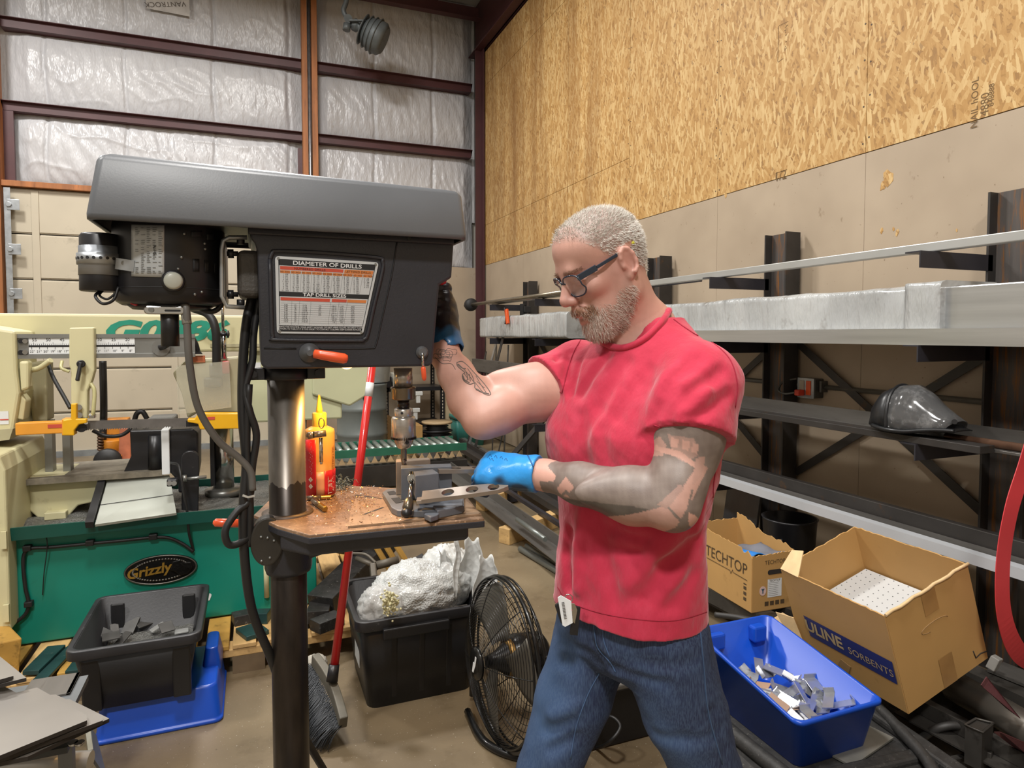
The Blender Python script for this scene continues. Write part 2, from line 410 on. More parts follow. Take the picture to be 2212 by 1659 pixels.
part('corner_column', MB().b2((3.0, 9.0, 0), (3.1, 9.02, 5.5)).b2((3.085, 8.9, 0), (3.1, 9.2, 5.5)), REDSTEEL, wb)
part('rafter', MB().b2((2.99, 3.5, 5.46), (3.14, 9.3, 5.475)).b2((3.1, 3.5, 5.46), (3.115, 9.3, 6.2)), REDSTEEL, wb)
part('eave_strut', MB().b2((-2, 9.0, 5.86), (3.05, 9.01, 6.05)).b2((-2, 8.9, 5.86), (3.05, 9.01, 5.87)), REDSTEEL, wb)
for x in (-1.4, -.1, 1.2, 2.4): part('purlin', MB().b2((x, 4, 6.06), (x + .07, 9.1, 6.22)), REDSTEEL, wb)
part('insulation_facing', MB().b2((-6, 9.36, 3.1), (3.1, 9.4, ZT)), VINYL, wb)
for x0, x1 in ((.655, .72), (.775, .845), (-2.72, -2.6)):
    part('jamb_timber', MB().b2((x0, 9.02, 0), (x1, 9.2, ZT)), JAMB, wb, bevel=.004)
part('conduit', MB().cyl((.748, 9.1, 0), (.748, 9.1, ZT), .018, n=12), GALV, wb)
part('door_header', MB().b2((-2.6, 9.06, 3.125), (.66, 9.2, 3.19)), JAMB, wb, bevel=.004)
part('short_girt_post', MB().b2((-2.6, 9.2, 3.19), (-2.5, 9.24, 4.0)).b2((.6, 9.2, 3.19), (.655, 9.24, 3.9)), REDSTEEL, wb)
for x0, x1 in ((.85, 1.98), (1.984, 3.1)):
    part('painted_panel', MB().b2((x0, 9.2, .01), (x1, 9.3, 2.42)), BEIGE, wb)
d1 = struct('door_1', MB().b2((-2.6, 9.17, 0), (.655, 9.2, 3.125)), DARKGAP)
for k in range(6):
    z0 = .521 * k
    part('door_panel', MB().prism([(0, .006), (.028, 0), (.028, .014), (.04, .014), (.04, .497), (.028, .497), (.028, .511), (0, .505)], (-2.6, 9.17, z0 + .003), (0, -1, 0), (0, 0, 1), (1, 0, 0), 3.255), DOORC, d1, bevel=.003)
part('bottom_seal', MB().b2((-2.6, 9.1, 0), (.655, 9.165, .07)), M('grey_alu', '#8f9497', .4, .6), d1)
for x in (-2.3, -.9, .5):
    part('hinge_stile', MB().b2((x - .035, 9.118, .05), (x + .035, 9.131, 3.1)), M('door_panel_cream', ''), d1)
for x in (-2.52, .58):
    t = MB().b2((x - .05, 9.03, .05), (x - .045, 9.1, 3.1)).b2((x - .05, 9.03, .05), (x + .012, 9.035, 3.1))
    part('door_track', t, GALV, d1)
    for k in range(6): part('roller_bracket', MB().b2((x - .02, 9.02, .35 + .5 * k), (x + .1, 9.028, .47 + .5 * k)).cyl((x, 9.0, .41 + .5 * k), (x, 9.03, .41 + .5 * k), .028), GALV, d1, bevel=.003)
# loose tab of insulation, product print
ft = [onY(u, v, 9.2) for u, v in ((313, -20), (317, 18), (410, 36), (408, -20))]
fp = part('paper_flap', MB().add(ft, [(0, 1, 2, 3)]), M('flap_grey', '#b9b6b2', .6), wb, solid=.002)
part('printed_name', text_mb('VANTROCK', .085, onY(357, 9, 9.196), (-1, 0, -.2), (0, 0, -1), .001), M('print_grey', '#5d5650', .7), fp)
# grey infrared heater / lamp head hanging near the eave
hg = onY(785, 60, 8.4)
t = thing('floodlight', 'grey swivel floodlight hanging near the top of the insulated wall', 'floodlight', (hg.x, hg.y, hg.z - .12))
FL = M('floodlight_grey', '#5a5f60', .5, .2, .1, 12)
A = onY(748, 0, 8.4); B = onY(750, 40, 8.4); Cc = onY(758, 52, 8.4)
part('stem', MB().tube(bez([A + Vector((0, 0, .3)), A, onY(742, 22, 8.4), B, Cc]), .03, 8), FL, t)
part('swivel_joint', MB().cyl(onY(752, 40, 8.32), onY(752, 40, 8.48), .05).cyl(onY(750, 52, 8.35), onY(748, 66, 8.35), .045), FL, t)
axd = (onY(824, 84, 8.32) - onY(762, 50, 8.4)); axd.normalize()
hd = part('lamp_head', MB().lathe([(.05, 0), (.075, .03), (.075, .08), (.05, .1), (.09, .13), (.17, .2), (.2, .3), (.2, .4), (.16, .44)], onY(760, 50, 8.4), axd, n=18), FL, t)
for k in range(4):
    o_ = onY(760, 50, 8.4) + axd * (.15 + .06 * k); part('cooling_fin', MB().lathe([(.17 + .012 * k, -.008), (.19 + .012 * k, 0), (.17 + .012 * k, .008)], o_, axd, n=18), FL, t)
part('yoke', MB().beam(onY(755, 45, 8.3), onY(790, 45, 8.25), .04, .012), FL, t)
# ================================================================== CANTILEVER RACK ON THE RIGHT WALL
MILL = M('mill_scale_steel', '#3b3836', .45, .35, .18, 5, .08, 90, dirt='#57402c', dirtamt=.62)
RUSTY = M('rusty_web_steel', '#55504d', .5, .4, .2, 4, .1, 80, stretch=(1, 5, .35), dirt='#8a5a2a', dirtamt=.5)
BLKST = M('black_angle_steel', '#35343a', .42, .3, .15, 6, .05, 90)
ALU = M('mill_aluminium', '#c8cacb', .3, .85, .08, 4, stretch=(8, .3, 8))
ALUW = M('white_aluminium', '#c9ccd0', .42, .35, .06, 3)
GREYST = M('grey_flat_steel', '#6e6b67', .4, .6, .18, 3, .05, 90, stretch=(4, .6, 4), dirt='#48423b', dirtamt=.6)
RACK = thing('cantilever_rack', 'dark steel cantilever rack of posts and arms along the particle board wall', 'rack', (3.0, 4.5, 0))
POSTS = [.58, 1.92, 3.26, 4.57, 5.89, 7.2]
LEV = [1.795, 1.405, .992, .56]
for y in POSTS:
    pm = MB()
    pm.b2((2.985, y - .006, 0), (3.095, y + .004, 2.066)).b2((2.985, y - .176, 0), (3.095, y - .166, 2.066)).mat(1).b2((3.036, y - .166, 0), (3.044, y - .006, 2.066))
    part('post', pm, [MILL, RUSTY], RACK)
    part('base_plate', MB().b2((2.94, y - .2, 0), (3.11, y + .03, .012)), MILL, RACK)
    for z in LEV:
        if y == 7.2 and z == .56: continue
        L = [(0, 0), (-.07, 0), (-.07, .006), (-.006, .006), (-.006, .07), (0, .07)]
        am = MB().prism([(p[0], p[1]) for p in L], (2.565, y - .006, z), (0, 0, 1), (0, 1, 0), (1, 0, 0), .45)
        part('arm', am, BLKST, RACK)
def brace(p, q):
    part('brace', MB().beam(p, q, .045, .006, (1, 0, 0)), MILL, RACK)
for a, b in ((1, 2), (2, 3), (4, 5)):
    ya, yb = POSTS[a], POSTS[b] - .17
    brace((3.09, ya, .6), (3.09, yb, 1.4)); brace((3.097, ya, 1.4), (3.097, yb, .6))

# --- top level
t = thing('rail', 'pale grey square steel tube lying on the top rack arms', 'tube', (2.68, 2.0, 1.8))
part('tube_wall', MB().profile([(0, 0), (.04, 0), (.04, .04), (0, .04)], (2.66, -.6, 1.797), (2.66, 4.62, 1.797)), M('pale_tube', '#b4b5b2', .4, .5, .06, 3), t, bevel=.004)
solo('bar', MB().b2((2.72, 3.95, 1.797), (2.745, 4.9, 1.825)).b2((2.75, 3.6, 1.797), (2.775, 4.95, 1.81)), BLKST, 'thin black steel bars at the end of the grey tube on the top arms', 'bar')
solo('clip', MB().b2((2.655, 4.28, 1.838), (2.705, 4.33, 1.86)).cyl((2.655, 4.305, 1.865), (2.705, 4.305, 1.865), .012, n=10), M('yellow_plastic', '#d9b21c', .4), 'small yellow clip on the bar behind the man\'s neck', 'clip')
t = thing('steel_bar', 'long round steel bar ending in a black rubber disc on the far top arms', 'bar', (2.62, 6.6, 1.8))
part('shaft', MB().cyl((2.63, 8.35, 1.83), (2.63, 5.2, 1.83), .02, n=14), M('bright_bar', '#8d8474', .3, .8), t)
part('shaft', MB().cyl((2.685, 7.4, 1.826), (2.685, 5.1, 1.826), .028, n=14), M('bright_bar', ''), t)
dk = P(1046, 666, 7.55)
part('rubber_disc', MB().lathe([(.02, -.06), (.075, -.055), (.082, -.03), (.082, .03), (.075, .055), (.02, .06)], (2.63, 8.1, 1.83), (0, 1, 0), n=24), M('black_rubber', '#1c1c1d', .6), t)
# --- second level: plastic-wrapped aluminium
def wrap_mat():
    t = NT('plastic_wrap'); p = geo_pos(t)
    f = t.noise(p, 2.2, 3); col = t.ramp(f, [(.3, '#9c9e9e'), (.7, '#bdbfbe')])
    d = t.noise(p, 5, 4, .72); col = t.mix(t.ramp(d, [(.58, 0.0), (.74, .85)]), col, '#77736c')
    t.l(col, t.b.inputs['Base Color']); t.b.inputs['Roughness'].default_value = .2; t.b.inputs['Coat Weight'].default_value = .5
    w = t.noise(geo_pos(t, (1, 5, 1.2), (.35, 0, 0)), 3.4, 4, .6); t.bump(w, .7, .03); return t.m
WRAP = wrap_mat()
def wrapped(y0, y1, x0, x1, z0, z1, seed):
    n = int((y1 - y0) * 34); rings = []
    base = rrect(x1 - x0, z1 - z0, .03, 4); m = len(base)
    for i in range(n + 1):
        y = y0 + (y1 - y0) * i / n; ring = []
        for k, (a, b) in enumerate(base):
            s = 1 + .035 * wr_noise(y * 3.1 + k * .11, k * .35, seed) + .03 * abs(wr_noise(y * 9 + k * .5, k * .3 + y * 2, seed + 4))
            topd = -.02 * abs(wr_noise(y * 2.4, a * 5, seed + 8)) if b > 0 else 0
            ring.append(((x0 + x1) / 2 + a * s, y, (z0 + z1) / 2 + b * (s if b > 0 else 1) + topd))
        rings.append(ring)
    return MB().loft(rings)
t = thing('wrapped_bundle', 'long bundle of aluminium extrusions wrapped in wrinkled clear plastic', 'bundle', (2.8, 3.4, 1.41))
part('plastic_wrap', wrapped(1.98, 4.9, 2.63, 2.97, 1.412, 1.66, 3), WRAP, t)
fr = wrapped(1.86, 2.02, 2.615, 2.975, 1.412, 1.675, 9); part('gathered_wrap_end', fr, WRAP, t)
part('extrusion_block', MB().b2((2.645, -.5, 1.412), (2.95, 1.97, 1.645)), ALU, t, bevel=.006)
t = thing('wrapped_bundle', 'shorter far bundle in glossy creased plastic below the rubber disc bar', 'bundle', (2.8, 6, 1.41))
part('plastic_wrap', wrapped(5.3, 7.72, 2.62, 2.98, 1.412, 1.66, 21), WRAP, t)
sec = [(0, 0), (.068, 0), (.068, .05), (.06, .05), (.06, .012), (.05, .006), (.018, .006), (.008, .012), (.008, .05), (0, .05)]
solo('aluminium_channel', MB().profile([(x, y) for x, y in sec], (2.575, -.6, 1.405), (2.575, 3.95, 1.405)), ALU, 'bright aluminium channel lying in front of the plastic bundle', 'channel')
# --- third level
solo('angle_steel', MB().profile([(0, 0), (.006, 0), (.006, .07), (.075, .07), (.075, .076), (0, .076)], (2.75, -.6, .994), (2.75, 4.4, .994)), GREYST, 'grey angle steel standing at the back of the third rack level', 'angle')
solo('flat_bar', MB().b2((2.575, 1.66, .992), (2.66, 4.5, 1.022)), MILL, 'dark thick flat bar at the front edge under the face shield', 'bar', bevel=.002)
solo('flat_bar', MB().b2((2.665, -.6, .992), (2.745, 4.2, 1.004)), GREYST, 'wide grey flat bar behind the dark thick bar on level three', 'bar', bevel=.002)
solo('pipe', MB().cyl((2.70, 1.88, 1.021), (2.70, -.6, 1.021), .0165, n=16), M('brown_pipe', '#6e5140', .4, .4, .2, 20), 'thin brown copper coloured pipe beside the face shield', 'pipe')
solo('steel_plate', MB().b2((2.53, 5.0, .993), (2.56, 7.75, 1.15)).b2((2.53, 5.0, .993), (2.66, 7.95, 1.003)), GREYST, 'large dark grey steel plates lying on the far third rack level', 'plate', bevel=.002)
# --- fourth level
solo('white_channel', MB().profile([(0, 0), (.042, 0), (.042, .05), (.037, .05), (.037, .005), (.005, .005), (.005, .05), (0, .05)], (2.575, .4, .56), (2.575, 4.6, .56)), ALUW, 'white painted aluminium channel along the lowest rack arms', 'channel')
solo('flat_bar', MB().b2((2.63, -.4, .56), (2.74, 4.6, .59)), GREYST, 'wide worn flat bar lying behind the white channel', 'bar', bevel=.003)
solo('flat_bar', MB().b2((2.75, -.4, .56), (2.79, 4.6, .65)), MILL, 'dark flat bar standing on edge at the back of the lowest level', 'bar', bevel=.003)
# --- leaning lengths at the far end
for k, (u0, v0, u1, v1, w, m, lab) in enumerate(((1085, 690, 1040, 860, .05, ALU, 'bright aluminium strip leaning at the far rack end, leftmost'),
        (1094, 700, 1056, 850, .07, MILL, 'dark steel strip leaning just right of the bright aluminium strip'),
        (1050, 760, 1026, 880, .05, MILL, 'short dark bar leaning lowest against the far rack end'),
        (1072, 745, 1068, 850, .03, GREYST, 'thin grey rod standing upright at the far rack end'),
        (1098, 745, 1094, 850, .03, GREYST, 'thin grey rod standing upright nearest the far rack post'))):
    top = onX(u0, v0, 2.72); bot = Vector((2.45 - .03 * k, top.y + .12 - .04 * k, 0.0))
    bb = onX(u1, v1, 2.5 if k < 3 else 2.72); dirv = (bb - top); bot = top + dirv * (top.z / -dirv.z)
    solo('leaning_bar', MB().beam(bot, top, w, .008, (1, 0, 0)), m, lab, 'bar')
cl = thing('spring_clamp', 'orange spring clamp gripping the far end of the rack', 'clamp', onX(1091, 690, 2.6))
OR = M('orange_plastic', '#e0561e', .4)
a = onX(1090, 665, 2.6); b = onX(1092, 700, 2.6)
part('jaw', MB().tube(bez([a, a * .5 + b * .5 + Vector((0, -.03, 0)), b]), [.012] * 21, 8), M('black_rubber', ''), cl)
part('handle', MB().beam(onX(1094, 668, 2.59), onX(1097, 700, 2.59), .05, .03, (1, 0, 0)), OR, cl, bevel=.006)
solo('black_bracket', MB().b2((2.9, 6.95, 1.7), (2.98, 7.08, 1.77)).b2((2.88, 6.98, 1.66), (2.92, 7.05, 1.8)), M('black_rubber', ''), 'small black bracket on top of the far wrapped bundle', 'bracket', bevel=.006)

# --- outlet box and conduit
t = thing('outlet_box', 'metal outlet box with orange receptacle on conduit under the rack', 'outlet', onX(1745, 838, 3.06))
GB = M('galv_box', '#5e5c57', .45, .5, .2, 12)
c = onX(1748, 838, 3.07); 
part('box_body', MB().box((3.085, c.y, c.z), (.07, .12, .115)), GB, t, bevel=.005)
part('cover_plate', MB().box((3.047, c.y + .005, c.z), (.005, .125, .12)), GALV, t, bevel=.003)
part('receptacle', MB().box((3.043, c.y - .02, c.z + .002), (.008, .034, .085)), OR, t, bevel=.003)
part('receptacle', MB().box((3.043, c.y + .03, c.z + .002), (.008, .034, .085)), M('ivory', '#b5ab97', .5), t, bevel=.003)
part('plug', MB().box((3.02, c.y + .025, c.z - .028), (.05, .035, .035)), M('red_plug', '#c4402a', .5), t, bevel=.006)
part('plug_cable', MB().tube(bez([(3.0, c.y + .04, c.z - .028), (2.98, c.y + .1, c.z - .04), (2.99, c.y + .16, c.z - .02), (3.02, c.y + .15, c.z + .03), (3.05, c.y + .08, c.z + .05)]), .006), GB, t)
part('conduit', MB().cyl((3.1, c.y - .06, c.z + .01), (3.1, -.8, c.z + .01), .014, n=12).cyl((3.1, c.y + .07, c.z + .01), (3.1, 5.5, c.z + .02), .014, n=12), M('conduit_grey', '#6b675f', .45, .5), t)
part('strap', MB().b2((3.07, c.y - .09, c.z - .02), (3.118, c.y - .075, c.z + .045)), GB, t)

# --- face shield respirator hood
def hood():
    base = onX(1985, 925, 2.66); t = thing('face_shield', 'dark full face respirator shield lying on the third rack level', 'face shield', (base.x, base.y, 1.022))
    BLK = M('hood_black', '#1d1e20', .35, 0, .1, 30)
    gl = NT('visor_smoke'); gl.b.inputs['Base Color'].default_value = (.16, .16, .165, 1); gl.b.inputs['Roughness'].default_value = .12
    gl.b.inputs['Alpha'].default_value = .72; gl.m.blend_method = 'BLEND' if hasattr(gl.m, 'blend_method') else 'BLEND'
    tl = gl.noise(gl.coord((1, 1, 1)), 18, 6, .7); gl.l(gl.ramp(tl, [(.5, (.1, .1, .1)), (.8, (.3, .3, .3))]), gl.b.inputs['Base Color'])
    # silhouette in the rack-front plane: (photo u, v) of the outline, swept into a rounded half shell
    spine = [(1895, 905), (1900, 870), (1918, 845), (1950, 832), (1985, 832), (2010, 850), (2030, 872), (2055, 893), (2078, 910), (2082, 928)]
    foot = [(1898, 915), (1915, 918), (1935, 922), (1955, 926), (1975, 929), (1995, 931), (2015, 930), (2040, 929), (2062, 930), (2082, 932)]
    rings = []
    for (u, v), (u2, v2) in zip(spine, foot):
        a = onX(u, v, 2.66); b = onX(u2, v2, 2.66); b.z = max(b.z, 1.03); a.z = max(a.z, b.z + .005); h = a.z - b.z; w = .05 + .35 * h; ring = []
        for k in range(13):
            th = math.pi * k / 12; ring.append(Vector((2.66 - w * math.cos(th), (a.y * math.sin(th) + b.y * (1 - math.sin(th))), b.z + h * math.sin(th) ** .8)))
        rings.append(ring)
    part('visor', MB().loft(rings[3:9], caps=False, closed=False), gl.m, t, solid=.003)
    part('crown', MB().loft(rings[0:4], caps=False, closed=False), BLK, t, solid=.006)
    part('chin_skirt', MB().loft([[q.lerp(r[0].lerp(r[-1], k / 12), .62) for k, q in enumerate(r)] for r in rings[4:]], caps=False, closed=False), BLK, t, solid=.005)
    part('rim_seal', MB().tube(bez([r[0] + Vector((-.004, 0, .004)) for r in rings[1:]], 4), .009), BLK, t)
    part('brow_seal', MB().tube(bez([q for q in rings[3]], 3), .008), BLK, t)
    part('nose_cup', MB().loft([[q.lerp(r[0].lerp(r[-1], k / 12), .45) for k, q in enumerate(r)] for r in rings[3:7]], caps=False, closed=False), BLK, t, solid=.004)
    p = onX(1897, 905, 2.62); p2 = onX(1915, 900, 2.6); 
    part('strap_buckle', MB().box(p, (.03, .035, .04)), BLK, t, bevel=.006)
    part('strap', MB().ribbon(bez([p, onX(1905, 915, 2.6), p2, onX(1920, 880, 2.61)], 5), (1, 0, 0), .02, .003), BLK, t)
    part('knob', MB().cyl(onX(1920, 902, 2.575), onX(1920, 902, 2.61), .013).cyl(onX(2062, 911, 2.6), onX(2062, 911, 2.63), .01), BLK, t)
hood()
# ================================================================== BAND SAW ON ITS PALLET
def plateY(pix, Y, th, mb=None):
    """outline given as photo points, lying in the plane y = Y, th thick away from the camera"""
    mb = mb or MB(); pts = [onY(u, v, Y) for u, v in pix]; n = len(pts)
    return mb.prism([(p.x, p.z) for p in pts], (0, Y, 0), (1, 0, 0), (0, 0, 1), (0, 1, 0), th)
def boxY(u0, v0, u1, v1, Y, th, mb=None):
    a = onY(u0, v1, Y); b = onY(u1, v0, Y); return (mb or MB()).b2((a.x, Y, a.z), (b.x, Y + th, b.z))
CREAM = M('saw_cream', '#c9c39b', .45, 0, .05, 3, .05, 60, dirt='#a49a78', dirtamt=.64)
GREEN = M('saw_green', '#0f7a68', .4, 0, .06, 3, .05, 60, dirt='#0b5f50', dirtamt=.66)
DGREEN = M('saw_dark_green', '#0c4f45', .45, 0, .08, 5)
BLACKP = M('black_paint', '#1b1b1e', .38, 0, .15, 12, dirt='#3a3a3a', dirtamt=.66)
CHROME = M('chrome', '#b9b9b6', .16, 1.0, .05, 6)
GREYM = M('machined_grey', '#8e8f8c', .35, .7, .1, 8)
YEL = M('guard_yellow', '#e0a917', .4, 0, .06, 6)
ORG = M('guard_orange', '#e39a34', .42, 0, .06, 6)
WHITE = M('label_white', '#d9dcdd', .45, 0, .03, 6)
CABLE = M('black_cable', '#1a1a1b', .5)
CHIPS = M('metal_chips', '#7c7c78', .35, .6, .35, 140, 1.0, 220, .01)
TRAYW = M('tray_white', '#b7bbb2', .35, .3, .05, 4, dirt='#7c7f78', dirtamt=.66)
SAW = thing('band_saw', 'cream and green horizontal band saw standing on a wooden pallet', 'band saw', (-.35, 3.5, .13))
part('base_cabinet', MB().b2((-.965, 3.3, .135), (.275, 3.95, .6)), GREEN, SAW, bevel=.006)
part('chip_tray', MB().prism([(-.06, .6), (-.07, .655), (-.06, .655), (0, .615), (.62, .615), (.62, .66), (.63, .66), (.63, .6)], (-.96, 3.3, 0), (0, 1, 0), (0, 0, 1), (1, 0, 0), 1.235), DGREEN, SAW)
cb = MB().grid(lambda a, b: (-.95 + 1.21 * a, 3.31 + .6 * b, .617 + .03 * max(0, wr_noise(a * 9, b * 6, 2) + .25) + .004 * RN.random()), 60, 26)
part('metal_chips', cb, CHIPS, SAW, kind='stuff')
lc = part('leg_cabinet', MB().prism([(-1.3, .2), (-.935, .24), (-.935, .9), (-.955, .96), (-1.3, .99)], (0, 3.2, 0), (1, 0, 0), (0, 0, 1), (0, 1, 0), .6), CREAM, SAW, bevel=.008)
for z in (.32, .62): part('hinge', MB().box((-.945, 3.19, z), (.02, .012, .07)), CREAM, lc)
part('bed_casting', plateY([(33, 1032), (275, 1020), (225, 1065), (200, 1085), (168, 1092), (142, 1122), (85, 1122), (60, 1100), (35, 1090)], 3.5, .3), CREAM, SAW, bevel=.006)
part('bed_rail', MB().b2((-1.0, 3.45, .785), (-.4, 3.85, .81)), M('dirty_rail', '#7d7668', .5, .3, .2, 30), SAW)
part('bed_foot', boxY(95, 1105, 142, 1125, 3.46, .06), CREAM, SAW, bevel=.004)
for x in (-.9, -.83): part('upright', MB().b2((x, 3.6, .8), (x + .03, 3.66, 1.05)), GREYM, SAW)
# tilting white tray
q = [onY(205, 1133, 3.2), onY(381, 1108, 3.2), onY(366, 1026, 3.48), onY(232, 1038, 3.48)]
nrm = (q[1] - q[0]).cross(q[3] - q[0]).normalized()
tr = part('swing_tray', MB().add([p for p in q] + [p - nrm * .012 for p in q], [(0, 1, 2, 3), (7, 6, 5, 4), (0, 4, 5, 1), (1, 5, 6, 2), (2, 6, 7, 3), (3, 7, 4, 0)]), TRAYW, SAW)
part('seam', MB().beam(q[0].lerp(q[3], .42) + nrm * .001, q[1].lerp(q[2], .46) + nrm * .001, .003, .001, nrm), BLACKP, tr)
e0, e1 = q[0] + Vector((-.02, 0, 0)), q[3] + Vector((-.02, 0, 0))
part('tray_edge', MB().beam(e0, e1, .03, .03), BLACKP, tr)
part('tray_hinge', boxY(360, 1035, 383, 1052, 3.25, .05), BLACKP, SAW, bevel=.005)
for u in (366, 376): part('bolt', MB().cyl(onY(u, 1044, 3.249), onY(u, 1044, 3.235), .011, n=12), GREYM, SAW)
# vise
part('vise_gusset', plateY([(262, 1030), (283, 985), (280, 930), (352, 928), (352, 1025)], 3.5, .16), BLACKP, SAW, bevel=.006)
part('jaw_cylinder', MB().cyl(onY(335, 1012, 3.5), onY(335, 940, 3.5), .03, n=18), BLACKP, SAW)
part('jaw_face', boxY(350, 928, 365, 1026, 3.44, .2), WHITE, SAW, bevel=.003)
part('moving_jaw', plateY([(366, 928), (415, 926), (428, 935), (428, 1015), (420, 1065), (385, 1065), (385, 1040), (366, 1020)], 3.46, .22), BLACKP, SAW, bevel=.008)
part('lock_quadrant', plateY([(392 + 19 * (1 - math.cos(math.pi * k / 10)), 990 - 16 * math.sin(math.pi * k / 10)) for k in range(11)] + [(428, 1110), (392, 1115)], 3.36, .03), BLACKP, SAW, bevel=.004)
part('lock_lever', MB().cyl(onY(400, 1035, 3.33), onY(446, 1030, 3.33), .008).cyl(onY(395, 1034, 3.33), onY(404, 1033, 3.33), .017), GREYM, SAW)
part('jaw_cable', MB().tube(bez([onY(370, 1000, 3.4), onY(385, 1005, 3.3), onY(392, 1035, 3.25), onY(405, 1110, 3.25), onY(408, 1150, 3.26), onY(418, 1190, 3.29)]), .006), CABLE, SAW)
# chrome pivot column
part('column', MB().cyl((-.147, 3.65, .63), (-.147, 3.65, 1.0), .05, n=28), CHROME, SAW)
part('column_collar', MB().lathe([(.09, 0), (.09, .03), (.06, .04)], (-.147, 3.65, .63), n=28), GREYM, SAW)
part('post_black', boxY(455, 925, 462, 1050, 3.62, .05), BLACKP, SAW)
# blade and guards
bl = MB(); a = onY(190, 909, 3.4); b = onY(428, 902, 3.4); a2 = onY(190, 930, 3.4); n = 46
top = [a.lerp(b, k / n) for k in range(n + 1)]; bot = []
for k in range(n): bot += [a2.lerp(onY(428, 922, 3.4), k / n), a2.lerp(onY(428, 922, 3.4), (k + .9) / n) + Vector((0, 0, .007))]
bl.add([p for p in top] + bot, [tuple(range(n + 1)) + tuple(range(n + 1 + len(bot) - 1, n, -1))])
part('blade', bl, M('blade_steel', '#7f7d7c', .35, .75, .15, 12), SAW, solid=.002)
g = part('blade_guard', boxY(33, 910, 140, 941, 3.36, .05).add(plateY([(133, 905), (160, 905), (160, 941), (133, 941)], 3.355, .06).v, plateY([(133, 905), (160, 905), (160, 941), (133, 941)], 3.355, .06).f), ORG, SAW, bevel=.004)
part('warning_label', boxY(103, 916, 134, 925, 3.358, .001), M('label_red', '#c04a3a', .5), g)
part('guard_bracket', plateY([(135, 908), (153, 905), (153, 872), (165, 872), (165, 905), (186, 905), (187, 914), (170, 917), (160, 930), (160, 941), (135, 941)], 3.34, .03), YEL, SAW, bevel=.004)
part('guide_roller', MB().cyl(onY(176, 924, 3.37), onY(176, 924, 3.4), .02).b2(tuple(onY(162, 931, 3.38)), tuple(onY(191, 915, 3.42))), BLACKP, SAW)
g2 = part('blade_guard', plateY([(405, 905), (420, 905), (428, 893), (520, 893), (520, 926), (432, 928), (428, 916), (405, 912)], 3.36, .06), YEL, SAW, bevel=.004)
part('warning_label', boxY(448, 900, 464, 907, 3.358, .001), M('label_red', ''), g2)
part('guide_roller', boxY(402, 908, 428, 922, 3.38, .04), BLACKP, SAW)
# guide arms
ga = part('guide_arm', plateY([(149, 708), (203, 707), (204, 800), (198, 822), (189, 845), (188, 905), (153, 905), (153, 800), (149, 790)], 3.4, .05), CREAM, SAW, bevel=.006)
part('lock_handle', MB().cyl(onY(175, 786, 3.4), onY(175, 786, 3.35), .017).beam(onY(175, 783, 3.355), onY(167, 823, 3.34), .022, .014), BLACKP, ga, bevel=.004)
for u, v in ((170, 880), (171, 897)): part('bolt', MB().cyl(onY(u, v, 3.4), onY(u, v, 3.375), .013, n=10), CHROME, ga)
part('coolant_tube', MB().tube(bez([onY(196, 828, 3.38), onY(204, 845, 3.37), onY(202, 885, 3.37), onY(200, 900, 3.38)]), .008), M('clear_hose', '#c5c08e', .3), SAW)
part('coolant_tube', MB().tube(bez([onY(134, 780, 3.42), onY(133, 795, 3.4), onY(150, 803, 3.4)]), .007), M('clear_hose', ''), SAW)
part('coolant_fitting', boxY(190, 895, 205, 904, 3.37, .03), CHROME, SAW, bevel=.003)
gr_ = part('guide_casting', plateY([(432, 775), (518, 770), (518, 893), (425, 893), (405, 905), (392, 850), (372, 805), (400, 778)], 3.5, .15), M('casting_putty', '#a8a284', .5, 0, .06, 5), SAW, bevel=.012)
sh = NT('smoky_shield'); sh.b.inputs['Base Color'].default_value = (.55, .53, .42, 1); sh.b.inputs['Alpha'].default_value = .35; sh.b.inputs['Roughness'].default_value = .2
part('splash_shield', plateY([(380, 790), (495, 780), (500, 880), (385, 895)], 3.42, .004), sh.m, SAW)
part('cable_gland', boxY(452, 785, 485, 815, 3.46, .06), M('gland_grey', '#5b5b57', .5), SAW, bevel=.01)
part('cable_gland', boxY(440, 815, 480, 838, 3.47, .05), M('gland_grey', ''), SAW, bevel=.01)
part('limit_switch', boxY(480, 780, 495, 808, 3.44, .05), M('switch_red', '#b3202a', .4), SAW, bevel=.006)
part('gas_strut', MB().cyl(onY(484, 775, 3.48), onY(482, 715, 3.48), .013).cyl(onY(482, 715, 3.48), onY(480, 640, 3.48), .007), CHROME, SAW)
part('strut_pin', MB().cyl(onY(468, 722, 3.47), onY(496, 722, 3.47), .008).cyl(onY(490, 722, 3.46), onY(495, 722, 3.46), .018), BLACKP, SAW)
part('arm_hose', MB().tube(bez([onY(415, 665, 3.5), onY(450, 680, 3.46), onY(466, 715, 3.44), onY(468, 790, 3.46)]), .02), CABLE, SAW)
part('stop_rod', MB().tube(bez([onY(395, 735, 3.48), onY(410, 725, 3.47), onY(422, 740, 3.47), onY(428, 760, 3.48)]), .011, 8), BLACKP, SAW)
part('stop_bracket', plateY([(416, 765), (425, 748), (437, 765)], 3.47, .03), BLACKP, SAW)
part('notice', boxY(415, 768, 443, 783, 3.49, .002), M('notice_orange', '#b5653f', .5), SAW)
